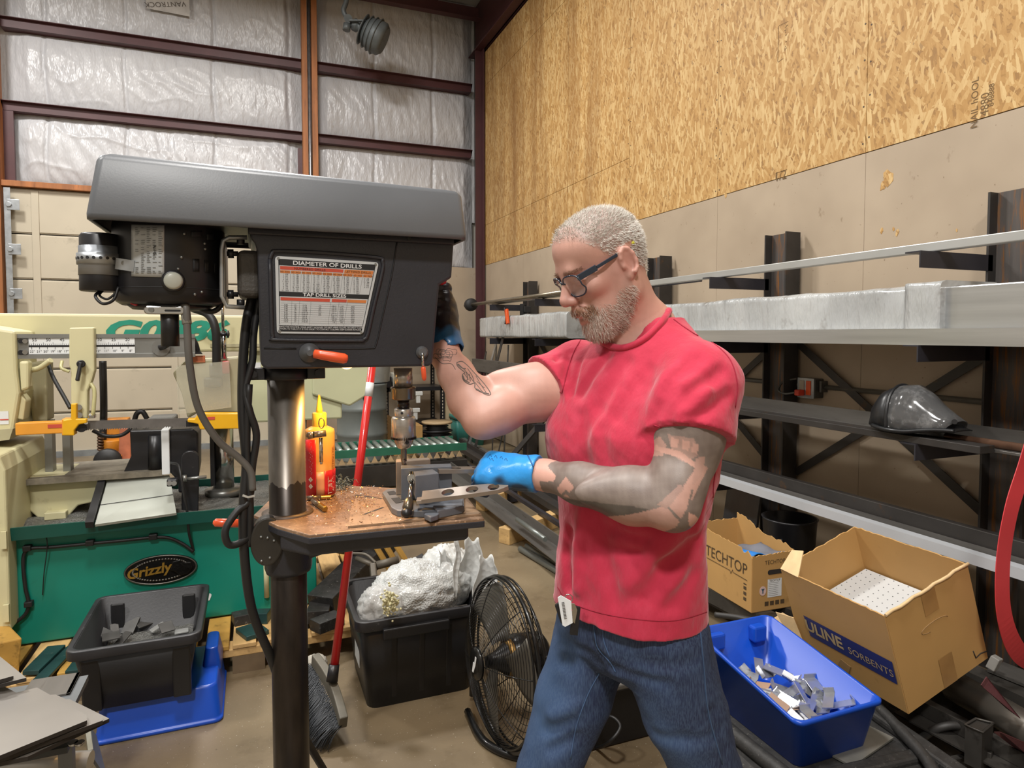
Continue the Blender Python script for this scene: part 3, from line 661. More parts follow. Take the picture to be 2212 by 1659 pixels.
# main frame behind
fb = part('saw_frame', MB().b2((-1.6, 3.7, 1.36), (.62, 3.98, 1.548)), CREAM, SAW, bevel=.012)
tx = text_mb('G0886', .135, Vector((-.40, 3.698, 1.462)), (1, 0, 0), (0, 0, 1), .001, shear=.25, bold=.006, width=1.5)
part('model_number', tx, M('lettering_green', '#1f8a72', .5), fb)
part('frame_groove', MB().b2((-.2, 3.694, 1.385), (.62, 3.7, 1.4)), M('casting_putty', ''), fb)
lw = part('wheel_box', plateY([(-120, 690), (33, 715), (36, 800), (42, 850), (30, 925), (10, 950), (-120, 950)], 3.42, .3), CREAM, SAW, bevel=.012)
part('wheel_box_rim', plateY([(-120, 938), (28, 926), (20, 950), (-120, 966)], 3.4, .32), M('casting_putty', ''), SAW)
part('warning_label', boxY(0, 888, 18, 917, 3.418, .001), WHITE, lw)
wl = MB(); boxY(0, 905, 18, 908, 3.4165, .001, wl); part('label_stripe', wl, M('label_red', ''), lw)
part('arm_bracket', plateY([(40, 780), (62, 780), (62, 840), (44, 846)], 3.43, .06), CREAM, SAW, bevel=.01)
part('tension_arm', plateY([(50, 785), (100, 778), (103, 910), (70, 912)], 3.62, .12), M('casting_putty', ''), SAW, bevel=.01)
part('tension_arm_brace', plateY([(44, 850), (56, 865), (50, 908), (36, 905)], 3.45, .08), CREAM, SAW, bevel=.006)
part('handle_rod', MB().tube(bez([onY(64, 800, 3.5), onY(85, 795, 3.45), onY(110, 778, 3.42)]), .012), CREAM, SAW)
rw = part('wheel_box', MB().b2((-.05, 3.74, .98), (.46, 4.1, 1.40)), M('pale_green_cream', '#c3c6a2', .45, 0, .05, 3), SAW, bevel=.01)
part('wheel_box_hood', MB().prism([(.3, 1.36), (.62, 1.36), (.62, 1.12), (.5, 1.05), (.3, 1.12)], (0, 3.72, 0), (1, 0, 0), (0, 0, 1), (0, 1, 0), .3), M('pale_green_cream', ''), SAW, bevel=.01)
part('foot_knob', MB().cyl((.60, 3.72, 1.09), (.60, 3.75, 1.09), .025), BLACKP, SAW)
part('notice', MB().b2((-.02, 3.737, 1.24), (.04, 3.739, 1.30)), WHITE, rw)
# scale bar
sb = part('scale_bar', MB().prism([(0, 0), (.02, 0), (.02, .018), (.012, .02), (.012, .088), (.02, .09), (.02, .108), (0, .108)], (onY(34, 722, 3.44).x, 3.46, 1.343), (0, -1, 0), (0, 0, 1), (1, 0, 0), .70), GREYM, SAW)
for k, (u0, u1, nums, nin) in enumerate(((62, 150, ('55', '50', '45'), ('22"', '21"', '20"', '19"', '18"', '17"')), (203, 291, ('30', '25', '20'), ('12"', '11"', '10"', '9"', '8"')))):
    x0 = onY(u0, 740, 3.445).x; x1 = onY(u1, 740, 3.445).x; w = x1 - x0
    s = part('scale', MB().b2((x0, 3.444, 1.363), (x1, 3.447, 1.434)), WHITE, sb)
    part('scale_stripe', MB().b2((x0, 3.443, 1.394), (x1, 3.444, 1.402)), BLACKP, s)
    tk = MB()
    for j in range(21):
        x = x0 + w * (j + .5) / 21; tk.b2((x - .0006, 3.4432, 1.402), (x + .0006, 3.444, 1.408 + (.006 if j % 5 == 2 else 0)))
        if j % 4 == 1: tk.b2((x - .0008, 3.4432, 1.384), (x + .0008, 3.444, 1.394))
    part('scale_ticks', tk, BLACKP, s, kind='stuff')
    tn = MB()
    for j, q_ in enumerate(nums): text_mb(q_, .018, (x0 + w * (.14 + .34 * j), 3.4438, 1.425), (1, 0, 0), (0, 0, 1), .0006, tn)
    for j, q_ in enumerate(nin): text_mb(q_, .014, (x0 + w * (j + .5) / len(nin), 3.4438, 1.374), (1, 0, 0), (0, 0, 1), .0006, tn)
    part('scale_numbers', tn, BLACKP, s)
for u, v in ((45, 737), (54, 737), (45, 761), (54, 761)): part('bolt', MB().cyl(onY(u, v, 3.45), onY(u, v, 3.435), .01, n=10), BLACKP if u == 45 else CHROME, sb)
part('saw_wheel_cap', MB().cyl(onY(348, 751, 3.46), onY(348, 751, 3.43), .038), GREYM, SAW)
part('nozzle_joint', MB().tube(bez([onY(345, 751, 3.42), onY(355, 748, 3.41), onY(368, 740, 3.4)]), .013), BLACKP, SAW)
part('feed_hose', MB().tube(bez([onY(103, 783, 3.5), onY(115, 815, 3.46), onY(140, 860, 3.42), onY(152, 882, 3.4)]), .0085), CABLE, SAW)
part('feed_hose', MB().tube(bez([onY(222, 780, 3.6), onY(224, 830, 3.6), onY(222, 905, 3.6)]), .011), CABLE, SAW)
part('drain_hose', MB().tube(bez([onY(200, 930, 3.6), onY(230, 942, 3.6), onY(262, 940, 3.6), onY(285, 925, 3.6)]), .009), CABLE, SAW)
part('return_hose', MB().tube(bez([onY(290, 910, 3.7), onY(296, 893, 3.7), onY(308, 890, 3.7), onY(318, 905, 3.7)]), .012), CABLE, SAW)
part('rear_motor', MB().b2(tuple(onY(318, 928, 3.8)), tuple(onY(385, 893, 4.0))), M('gland_grey', ''), SAW, bevel=.01)
# emblem, lettering, cable on the base front
em = part('emblem', MB().prism([(.148 * math.cos(6.2832 * k / 40), .067 * math.sin(6.2832 * k / 40)) for k in range(40)], (-.397, 3.3, .392), (1, 0, 0), (0, 0, 1), (0, -1, 0), .012), M('emblem_black', '#151413', .3, .3, .2, 40, .5, 60, .004), SAW, bevel=.004)
part('emblem_rim', MB().tube([(-.397 + .143 * math.cos(6.2832 * k / 40), 3.288, .392 + .063 * math.sin(6.2832 * k / 40)) for k in range(40)], .0035, 6, True), M('emblem_pewter', '#5d5a54', .35, .6), em)
part('emblem_lettering', text_mb('Grizzly', .062, (-.447, 3.287, .393), (1, 0, .1), (0, 0, 1), .002, shear=.2, bold=.0016), M('emblem_gold', '#b08a3c', .35, .6), em)
hr = [(.0, .03), (.03, .035), (.05, .02), (.075, .018), (.08, -.01), (.06, -.035), (.03, -.04), (.01, -.02), (-.01, -.01)]
part('emblem_relief', MB().prism(hr, (-.35, 3.288, .395), (1, 0, 0), (0, 0, 1), (0, -1, 0), .006), M('emblem_black', ''), em, bevel=.003)
ra = MB()
for k in range(28):
    th = math.pi * (k + .5) / 28
    for sgn in (1, -1):
        x = -.397 + .112 * math.cos(th); z = .392 + sgn * .047 * math.sin(th)
        ra.ball((x, 3.287, z), (.006, .003, .004), 6, 4)
part('emblem_leaves', ra, M('emblem_pewter', ''), em, kind='stuff')
part('lettering', text_mb('m', .06, onY(438, 1289, 3.299), (1, 0, 0), (0, 0, 1), .001, shear=.3, bold=.003, width=1.3), WHITE, SAW)
cpts = [onY(u, v, 3.285) for u, v in ((418, 1192), (395, 1175), (365, 1162), (330, 1161), (260, 1168), (195, 1174), (110, 1182), (70, 1184), (55, 1192), (50, 1215), (55, 1270), (62, 1305), (52, 1330), (20, 1352), (-10, 1362))]
part('sensor_cable', MB().tube(bez(cpts, 6), .0075, 8), CABLE, SAW)
for u, v in ((330, 1161), (193, 1174), (57, 1186), (60, 1307)): part('cable_clip', boxY(u - 9, v - 7, u + 9, v + 7, 3.27, .03), CABLE, SAW, bevel=.003)
part('cable_tie_tail', MB().tube(bez([onY(98, 1150, 3.28), onY(102, 1180, 3.27), onY(95, 1240, 3.28), onY(92, 1285, 3.29)]), .002, 6), CABLE, SAW)
part('hinge', MB().cyl((.045, 3.29, .2), (.045, 3.29, .4), .012), CREAM, SAW)

# ---- pallet with deck boards
WOOD = M('pallet_wood', '#c7a36c', .65, 0, .16, 4, .2, 50, stretch=(6, .7, 6), dirt='#8a6a3c', dirtamt=.6)
WOODY = M('pallet_board_stained', '#b48b41', .65, 0, .2, 6, .25, 60, dirt='#6d5222', dirtamt=.56)
PAL = thing('pallet', 'wooden pallet under the band saw', 'pallet', (-.35, 3.5, 0))
for y in (2.99, 3.5, 4.05): part('stringer', MB().b2((-1.45, y, .075), (.6, y + .09, .108)), WOOD, PAL, bevel=.003)
for x in (-1.35, -.72, -.1, .42):
    for y in (2.99, 3.5, 4.05): part('block', MB().b2((x, y, 0), (x + .13, y + .1, .075)), M('pallet_block', '#6b5a44', .7, 0, .2, 8), PAL)
x = -1.45
while x < .58:
    w = RN.uniform(.085, .12); part('deck_board', MB().b2((x, 2.985, .109), (min(x + w, .6), 4.15, .128)), WOODY if RN.random() < .6 else WOOD, PAL, bevel=.003); x += w + RN.uniform(.012, .035)

# ---- offcuts lying on the pallet
TEAL = M('oily_offcut', '#2a4646', .35, .3, .2, 9, .2, 80, dirt='#8a8a80', dirtamt=.66)
DKOFF = M('dark_offcut', '#333231', .5, .2, .25, 30, .2, 90, dirt='#8b8b86', dirtamt=.62)
def slab(name, pix, z, th, m, lab, group=None):
    pts = [onZ(u, v, z) for u, v in pix]; mb = MB().prism([(p.x, p.y) for p in pts], (0, 0, z), (1, 0, 0), (0, 1, 0), (0, 0, -1), th)
    return solo(name, mb, m, lab, 'offcut', group, bevel=.002)
slab('steel_offcut', [(103, 1395), (142, 1392), (84, 1448), (48, 1450)], .155, .018, TEAL, 'leftmost long oily teal offcut on the pallet')
slab('steel_offcut', [(145, 1395), (170, 1392), (104, 1462), (70, 1468)], .145, .012, TEAL, 'oily teal offcut just right of the leftmost one')
slab('steel_offcut', [(178, 1400), (250, 1392), (235, 1440), (140, 1450)], .142, .012, TEAL, 'wide dark oily offcut beside the black bin')
solo('timber_block', MB().box((-.98, 3.1, .2), (.16, .2, .14), (0, .1, .5)), WOODY, 'splintered timber block left of the teal offcuts', 'timber', bevel=.006)
for k, (u, v, sx, sy, sz, a, lab) in enumerate(((528, 1352, .1, .07, .045, .2, 'small black chip-covered offcut standing left of the drill column'), (565, 1352, .07, .06, .05, -.3, 'grey square offcut directly behind the hanging cable'),
        (545, 1378, .1, .12, .02, .4, 'flat oily offcut below the black one left of the column'), (710, 1365, .13, .08, .05, .5, 'chip-covered offcut by the pallet edge near the broom handle'), (692, 1345, .1, .12, .06, -.2, 'square dark offcut behind the drill column on the pallet'))):
    p = onZ(u, v, .13); z = .129; solo('steel_offcut', MB().box((p.x, p.y + .05, z + sz / 2), (sx, sy, sz), (0, 0, a)), DKOFF if k not in (1, 2) else TEAL, lab, 'offcut', bevel=.003)
# beams lying behind the column, right of the saw
a, b = onZ(660, 1310, .2), onZ(760, 1248, .3)
solo('dark_beam', MB().beam(Vector((.28, 3.15, .18)), Vector((.66, 3.6, .30)), .14, .09), DKOFF, 'thick dark beam leaning behind the broom handle beside the saw', 'beam', bevel=.004)
# ---- pallet truck behind the saw
PTO = M('truck_orange', '#c07a22', .45, 0, .12, 8, dirt='#8e5a2c', dirtamt=.6)
PT = thing('pallet_truck', 'worn orange pallet truck parked at the sectional door', 'pallet truck', (-1.4, 7.9, 0))
PY = 7.9
part('pump_body', MB().cyl(onY(238, 950, PY), onY(238, 975, PY), .1).b2(tuple(onY(228, 958, PY)), tuple(onY(282, 900, PY + .15))), PTO, PT, bevel=.01)
part('fork_frame', plateY([(258, 925), (282, 925), (282, 1005), (255, 1005)], PY - .2, .05), M('truck_red_faded', '#b0694c', .55, 0, .2, 8), PT, bevel=.006)
part('spring', MB().tube([onY(217 + 5 * math.cos(k * .9), 935 + k * .9, PY - .1) + Vector((0, .03 * math.sin(k * .9), 0)) for k in range(44)], .012, 6), M('spring_rust', '#5b4534', .5, .5), PT)
part('handle', MB().tube(bez([onY(222, 950, PY), onY(224, 880, PY), onY(222, 780, PY)]), .035), CABLE, PT)
part('wheel_arm', plateY([(230, 975), (262, 985), (262, 1003), (226, 998)], PY - .25, .06), PTO, PT, bevel=.006)
wc = onZ(233, 1010, 0); part('steer_wheel', MB().lathe([(.03, -.04), (.12, -.04), (.13, 0), (.12, .04), (.03, .04)], onY(233, 996, PY - .25) * 1 + Vector((0, 0, 0)), (0, 1, 0), n=24), CABLE, PT)
part('fork', MB().b2((-1.35, 7.5, .02), (-1.0, 7.9, .1)), PTO, PT)
# ================================================================== DRILL PRESS
DX, DY = .067, 1.51; SX = .325; ZTAB = 1.058
CASTB = M('charcoal_casting', '#2b2c32', .42, 0, .08, 10, .35, 260, .0012)
COVER = M('cover_grey', '#5c5f63', .4, 0, .05, 6, .12, 300, .0008)
DRL = thing('drill_press', 'dark grey floor drill press with belt cover, motor and drill chart', 'drill press', (DX, DY, 0))
# column
COLM = NT('column_steel'); cp = geo_pos(COLM)
cz = COLM.n('ShaderNodeSeparateXYZ'); COLM.l(cp, cz.inputs[0])
f_ = COLM.noise(geo_pos(COLM, (1, 1, .25)), 40, 5)
up_ = COLM.ramp(COLM.math('ADD', cz.outputs[2], COLM.math('MULTIPLY', COLM.math('SUBTRACT', f_, .5), .06)), [(.0, 0.0), (1, 1.0)])
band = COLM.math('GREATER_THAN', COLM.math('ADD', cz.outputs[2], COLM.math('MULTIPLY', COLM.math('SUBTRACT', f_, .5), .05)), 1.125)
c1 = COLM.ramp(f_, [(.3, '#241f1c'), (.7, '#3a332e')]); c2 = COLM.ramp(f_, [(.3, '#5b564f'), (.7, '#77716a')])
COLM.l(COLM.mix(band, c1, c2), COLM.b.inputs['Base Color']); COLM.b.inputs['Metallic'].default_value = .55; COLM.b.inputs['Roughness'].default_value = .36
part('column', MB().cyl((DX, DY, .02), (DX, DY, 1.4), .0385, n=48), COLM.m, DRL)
part('base', MB().b2((DX - .2, DY - .2, 0), (DX + .32, DY + .2, .035)).lathe([(.085, .035), (.085, .05), (.06, .08), (.05, .14)], (DX, DY, 0)), CASTB, DRL, bevel=.01)
part('head_collar', MB().lathe([(.045, 1.352), (.046, 1.355), (.046, 1.385)], (DX, DY, 0), n=40), BLACKP, DRL)
for s in (-1, 1):
    e = part('collar_ear', MB().box((DX + s * .062, DY - .012, 1.366), (.038, .02, .026)), BLACKP, DRL, bevel=.002)
    part('bolt', MB().cyl((DX + s * .066, DY - .022, 1.366), (DX + s * .066, DY - .031, 1.366), .0085, n=6), BLACKP, e)
# head casting
HP = [(.0, 1.640), (.0, 1.657), (.418, 1.657), (.412, 1.575), (.400, 1.567), (.384, 1.558), (.368, 1.386), (.36, 1.38), (.026, 1.38), (.016, 1.388), (.012, 1.615), (.008, 1.63)]
part('head', MB().prism(HP, (0, 1.404, 0), (1, 0, 0), (0, 0, 1), (0, 1, 0), .212), CASTB, DRL, bevel=.006, seg=3)
part('head_flange', MB().b2((-.004, 1.394, 1.646), (.415, 1.626, 1.660)), CASTB, DRL, bevel=.003)
gv = [onY(u, v, 1.4035) for u, v in ((858, 520), (845, 600), (825, 690), (812, 745), (800, 752), (740, 753), (690, 753))]
part('head_groove', MB().tube(bez(gv, 5), .0018, 6), M('groove_dark', '#17181b', .6), DRL)
part('head_groove', MB().tube([onY(570, 752, 1.4035), onY(640, 753, 1.4035)], .0018, 6), M('groove_dark', ''), DRL)
rid = [(583, 560), (588, 547), (600, 542), (700, 546), (815, 556), (826, 566), (826, 585), (808, 660), (794, 722), (785, 733), (770, 736), (600, 734), (590, 727), (587, 700)]
part('chart_bezel', MB().tube(bez([onY(u, v, 1.402) for u, v in rid + rid[:1]], 5), .004, 8), CASTB, DRL)
part('hole', MB().cyl(onY(884, 516, 1.39), onY(884, 516, 1.394), .0045, n=12), M('groove_dark', ''), DRL)
# belt cover: open-bottomed shell with drafted sides
def cover_ring(z, dx0, dx1, ins, drop=0):
    x0, x1, y0, y1 = -.268 + dx0, .434 + dx1, 1.36 + ins, 1.70 - ins; r = .03; out = []
    for cx_, cy_, a0 in ((x1 - .014, y0 + .02, -90), (x1 - .055, y1 - .06, 0), (x0 + .07, y1 - .07, 90), (x0 + .012, y0 + .012, 180)):
        rr = {-90: .02, 0: .055, 90: .07, 180: .012}[a0]
        rx = {-90: .014, 0: .055}.get(a0, rr)
        for k in range(7):
            a = math.radians(a0 + 90 * k / 6); x = cx_ + rx * math.cos(a); y = cy_ + rr * math.sin(a)
            zz = z - drop * max(0, (x - (x1 - .075)) / .075)
            out.append((x, y, zz))
    return out
cvm = MB().loft([cover_ring(1.655, .006, -.006, .006), cover_ring(1.655, 0, 0, 0), cover_ring(1.664, 0, 0, 0), cover_ring(1.758, .016, -.008, .006, .012), cover_ring(1.768, .02, -.012, .011, .016), cover_ring(1.774, .03, -.03, .024, .018)], caps=False)
n_ = 28; b_ = len(cvm.v) - n_; cvm.f.append([b_ + k for k in range(n_)]); cvm.mi.append(0); cvm.sm.append(False)
part('belt_cover', cvm, COVER, DRL, solid=.003)
part('cover_deck', MB().b2((-.1, 1.4, 1.66), (.42, 1.64, 1.666)), BLACKP, DRL)
# chart plate
CQ = [onY(594, 553, 1.4025), onY(818, 567, 1.4025), onY(784, 722, 1.4025), onY(598, 720, 1.4025)]
def cq(s, t, off=0.0):
    a = CQ[0].lerp(CQ[1], s); b = CQ[3].lerp(CQ[2], s); p = a.lerp(b, t); p.y -= off; return p
def cquad(s0, t0, s1, t1, off, mb):
    return mb.add([cq(s0, t1, off), cq(s1, t1, off), cq(s1, t0, off), cq(s0, t0, off)], [(0, 1, 2, 3)])
INKW = M('ink_white', '#d8dadb', .4); INKB = M('ink_black', '#1d1e21', .4); INKR = M('ink_red', '#bf4a34', .45); INKO = M('ink_orange', '#cc7a3c', .45)
CHW = M('chart_silver', '#c3c7c9', .35, .1, .02, 4)
pl = MB(); ring = []
for (s, t, a0) in ((1, 0, 90), (0, 0, 180), (0, 1, 270), (1, 1, 360)):
    for k in range(5):
        a = math.radians(a0 - 90 * k / 4) if False else math.radians(a0 - 90 + 90 * k / 4)
        rs, rt = .035, .045; cs = s - rs if s else rs; ct = t - rt if t else rt
        ring.append(cq(cs + rs * math.cos(a), ct - rt * math.sin(a)))
pl.add(ring + [p + Vector((0, -.0022, 0)) for p in ring], [tuple(range(20))[::-1], tuple(range(20, 40))] + [(k, (k + 1) % 20, 20 + (k + 1) % 20, 20 + k) for k in range(20)])
CH = part('drill_chart', pl, CHW, DRL)
m = MB()
cquad(.03, .035, .975, .115, .0026, m); cquad(.03, .455, .975, .515, .0026, m); cquad(.03, .895, .975, .975, .0026, m)
for s in (.03, .969): cquad(s, .035, s + .006, .975, .0026, m)
part('chart_black_bands', m, INKB, CH, kind='stuff')
m = MB(); cquad(.045, .125, .66, .17, .0026, m); cquad(.045, .53, .56, .57, .0026, m); cquad(.58, .53, .74, .57, .0026, m); part('chart_red_band', m, INKR, CH, kind='stuff')
m = MB(); cquad(.67, .125, .965, .175, .0026, m)
for k in range(9): cquad(.045 + .103 * k, .18, .14 + .103 * k, .215, .0026, m)
cquad(.745, .53, .955, .57, .0026, m); part('chart_orange_band', m, INKO, CH, kind='stuff')
m = MB()
for k in range(11): cquad(.045, .575 + .0285 * k, .955, .5765 + .0285 * k, .0026, m)
for k in range(1, 9): cquad(.04 + .103 * k, .22, .0415 + .103 * k, .445, .0026, m)
for s in (.16, .24, .36, .57, .66, .75): cquad(s, .575, s + .0015, .885, .0026, m)
part('chart_rules', m, INKB, CH, kind='stuff')
def clines(body, size, s, t, mat_, nm, w=1.0, al='CENTER', bold=0.0):
    part(nm, text_mb(body, size, cq(s, t, .0028), cq(s + .01, t) - cq(s, t), cq(s, t - .01) - cq(s, t), .0002, None, al, 0, bold, w), mat_, CH)
clines('DIAMETER OF DRILLS', .0115, .5, .078, INKW, 'chart_title', 1.25, bold=.0002)
clines('TAP DRILL SIZES', .0095, .5, .487, INKW, 'chart_title', 1.25, bold=.0002)
clines('NUMBERED DRILLS', .006, .33, .15, INKB, 'chart_heading', 1.2); clines('LETTERED DRILLS', .006, .81, .152, INKB, 'chart_heading', 1.1)
for k in range(9): clines('NO  INCH', .0042, .093 + .103 * k, .199, INKB, 'chart_heading')
num = '.228 .221 .213 .209 .2055 .204 .201 .199 .196 .1935 .191 .189 .185 .182 .180 .177 .173 .1695 .166 .161 .159 .157 .154 .152 .1495 .147 .144 .1405 .136 .1285 .120 .116 .113 .111 .110 .1065 .104 .1015 .0995 .098 .096 .0935 .089 .086 .082 .081 .0785 .076 .073 .070 .067 .0635 .0595 .055 .052 .0465 .043 .042 .041 .040'.split()
let = '.234 .238 .242 .246 .250 .257 .261 .266 .272 .277 .281 .290 .295 .302 .316 .323 .332 .339 .348 .358 .368 .377 .386 .397 .404 .413'.split()
rows = [('\n'.join('%2d  %s' % (10 * c + r + 1, num[10 * c + r]) for r in range(10))) for c in range(6)] + [('\n'.join('%s  %s' % (chr(65 + 10 * c + r), let[10 * c + r]) for r in range(10) if 10 * c + r < 26)) for c in range(3)]
for k, b in enumerate(rows): 
    tt = .335 if k < 8 else .295
    part('chart_numbers', text_mb(b, .0036, cq(.093 + .103 * k, tt, .0028), cq(.51, .3) - cq(.5, .3), cq(.5, .29) - cq(.5, .3), .0002), INKB, CH)
taps = ['4-40\n4-48\n5-40\n5-44\n6-32\n6-40\n8-32\n8-36\n10-24\n10-32', '43\n42\n38\n37\n36\n33\n29\n29\n25\n21', '12-24\n12-28\n1/4-20\n1/4-28\n5/16-18\n5/16-24\n3/8-16\n3/8-24\n7/16-14\n7/16-20', '.177\n.182\n.201\n.213\n.257\n.272', '1/8-27\n1/4-18\n3/8-18\n1/2-14\n3/4-14\n9/16-12\n5/8-11\n3/4-10\n7/8-9\n1-8', '11/32\n7/16\n19/32\n23/32\n15/16\n31/64\n17/32\n21/32\n49/64\n7/8', '.3437\n.4375\n.5781\n.7187\n.9375\n.4843\n.5312\n.6562\n.7656\n.875']
for b, s in zip(taps, (.1, .2, .3, .46, .62, .705, .83)): part('chart_numbers', text_mb(b, .0037, cq(s, .735 if s != .46 else .69, .0028), cq(.51, .7) - cq(.5, .7), cq(.5, .69) - cq(.5, .7), .0002), INKB, CH)
clines("DANGER: FOR YOUR OWN SAFETY, READ AND UNDERSTAND OPERATOR'S MANUAL BEFORE\nUSING THIS MACHINE. WEAR SAFETY GOGGLES. DO NOT WEAR GLOVES. SECURELY CLAMP\nWORK TO TABLE IF IT IS TOO SHORT TO CONTACT COLUMN. KEEP GUARDS IN PLACE.", .0041, .5, .915, INKW, 'chart_warning', .98)
for s, t in ((.03, .03), (.97, .03), (.03, .97), (.97, .97)): part('chart_rivet', MB().cyl(cq(s, t, .002), cq(s, t, .0038), .0026, n=10), GREYM, CH)
# lever with orange grip, small lock lever
b0 = onY(668, 762, 1.404)
part('lever_boss', MB().lathe([(.02, 0), (.02, .004), (.013, .006), (.013, .011), (.006, .012), (.006, .02)], b0, (0, -1, 0), n=24), M('boss_grey', '#66686b', .4, .4), DRL)
ORH = M('handle_orange', '#e2562b', .3, 0, .04, 6, coat=.4)
g0 = onY(672, 763, 1.384); g1 = onY(752, 776, 1.372)
dv = (g1 - g0)
part('lever_grip', MB().lathe([(.004, .004), (.009, .006), (.0098, .02), (.0105, dv.length * .6), (.0105, dv.length - .008), (.008, dv.length - .002), (.002, dv.length)], g0, dv, n=18), ORH, DRL)
b1 = onY(911, 761, 1.404)
part('lock_boss', MB().lathe([(.0135, 0), (.0135, .004), (.009, .006), (.009, .01)], b1, (0, -1, 0), n=20), M('boss_grey', ''), DRL)
q0 = onY(912, 763, 1.392); q1 = onY(914, 793, 1.39); q2 = onY(917, 823, 1.39)
part('lock_lever', MB().cyl(q0, q1, .0028, n=10), CHROME, DRL)
part('lock_grip', MB().lathe([(.0045, 0), (.0055, .003), (.0055, .022), (.004, .028), (.001, .03)], q1, q2 - q1, n=14), ORH, DRL)
part('stop_paddle', MB().box((.424, 1.53, 1.585), (.02, .03, .034)), M('switch_red', ''), DRL, bevel=.008)
# spindle, chuck, bit (pixel-measured radii)
STEEL = M('spindle_steel', '#b5b0aa', .25, .7, .08, 40, stretch=(1, 1, 12))
DKST = M('dark_spindle', '#3a3636', .3, .8)
def zof(v): return onY(872, v, DY).z
k_ = .001085
part('quill', MB().lathe([(20 * k_, zof(836)), (20 * k_, zof(795))], (SX, DY, 0), n=36), STEEL, DRL)
part('quill_collar', MB().lathe([(24 * k_, zof(863)), (26 * k_, zof(860)), (26 * k_, zof(841)), (27 * k_, zof(839)), (27 * k_, zof(836)), (20 * k_, zof(834))], (SX, DY, 0), n=36), M('collar_steel', '#7e766c', .28, .9), DRL)
part('spindle', MB().lathe([(13 * k_, zof(884)), (13 * k_, zof(862))], (SX, DY, 0), n=24), DKST, DRL)
part('chuck_ring', MB().lathe([(19 * k_, zof(899)), (20 * k_, zof(897)), (20 * k_, zof(884)), (18 * k_, zof(882))], (SX, DY, 0), n=36), STEEL, DRL)
cb_ = part('chuck', MB().lathe([(9 * k_, zof(969)), (15 * k_, zof(966)), (21 * k_, zof(952)), (21 * k_, zof(947)), (26 * k_, zof(943)), (26 * k_, zof(905)), (24 * k_, zof(900)), (10 * k_, zof(898))], (SX, DY, 0), n=44), STEEL, DRL)
tm_ = MB()
for k in range(36):
    a = 6.2832 * k / 36; tm_.box((SX + 25.4 * k_ * math.cos(a), DY + 25.4 * k_ * math.sin(a), zof(945.5)), (.004, .0022, .005), (0, 0, a))
part('chuck_teeth', tm_, DKST, cb_, kind='stuff')
part('key_hole', MB().cyl((SX + .003, DY - 21.5 * k_, zof(953)), (SX + .003, DY - 18 * k_, zof(953)), .0045, n=12), M('groove_dark', ''), cb_)
part('key_hole', MB().cyl((SX - .008, DY - 20.3 * k_, zof(890)), (SX - .008, DY - 17 * k_, zof(890)), .0028, n=10), M('groove_dark', ''), DRL)
bt = MB(); nb = 40; rings = []
for i in range(nb + 1):
    z = zof(966) + (zof(1040) - zof(966)) * i / nb; tw = i * .33; rr = 6.4 * k_
    fl = 0 if i < 14 else 1
    rings.append([(SX + rr * (1 - .35 * fl * max(0, math.cos(2 * (a - tw))) ** 2) * math.cos(a), DY + rr * (1 - .35 * fl * max(0, math.cos(2 * (a - tw))) ** 2) * math.sin(a), z) for a in [6.2832 * k / 20 for k in range(20)]])
part('drill_bit', bt.loft(rings), M('bit_steel', '#8b8176', .22, .9), DRL)
# motor
mx, mr = -.152, .1025
part('motor', MB().lathe([(.02, 1.507), (.088, 1.508), (.0985, 1.515), (mr, 1.532), (mr, 1.66), (.1, 1.675)], (mx, DY, 0), n=56), BLACKP, DRL)
part('motor_seam', MB().lathe([(mr + .0005, 1.5385), (mr + .001, 1.5395), (mr + .0005, 1.5405)], (mx, DY, 0), n=56, caps=False), M('groove_dark', ''), DRL)
def onmotor(u, v, dr=0.0):
    r = ray(u, v); o = EYE - Vector((mx, DY, 0)); a = r.x ** 2 + r.y ** 2; b = 2 * (o.x * r.x + o.y * r.y); c = o.x ** 2 + o.y ** 2 - (mr + dr) ** 2
    d = b * b - 4 * a * c; tt = (-b - math.sqrt(max(0, d))) / (2 * a); return EYE + r * tt
mpl = part('name_plate', MB().grid(lambda a, b: onmotor(284 + 71 * a, 597 - 112 * b + 2 * a, .0015), 10, 8), M('plate_silver', '#b3b7b8', .4, .2, .05, 14), DRL, solid=.001)
tt = MB()
for j in range(5):
    for k in range(26):
        if RN.random() < .75: 
            u = 292 + 12.5 * j; v = 492 + 3.9 * k; a = onmotor(u, v, .0032); b = onmotor(u + RN.uniform(4, 10), v, .0032); tt.beam(a, b, .0012, .0004)
part('plate_print', tt, INKB, mpl, kind='stuff')
part('plate_mark', text_mb('RoHS', .008, onmotor(334, 540, .003), (0, 0, -1), (1, -.3, 0), .0004), INKB, mpl)
for u, v, w, h in ((425, 505, 24, 13), (455, 511, 17, 14), (424, 573, 13, 27), (447, 575, 10, 26), (466, 578, 6, 22)):
    part('vent', MB().grid(lambda a, b: onmotor(u - w / 2 + w * a, v + h / 2 - h * b, .0008), 4, 3), M('groove_dark', ''), DRL, solid=.0008)
cpn = onmotor(374, 607, 0); nv = Vector((cpn.x - mx, cpn.y - DY, 0)).normalized()
part('cap_ring', MB().lathe([(.0205, -.004), (.0205, .004), (.017, .006)], cpn, nv, n=24), BLACKP, DRL)
part('cap', MB().lathe([(.0165, 0), (.0165, .006), (.012, .0085), (.003, .0095)], cpn, nv, n=24), M('cap_cream', '#b4b7ac', .35), DRL)
for u, v in ((398, 505), (392, 556), (385, 581), (442, 526), (443, 538), (421, 636), (436, 631)): part('rivet', MB().ball(onmotor(u, v, .001), .0028, 8, 5), GREYM, DRL)
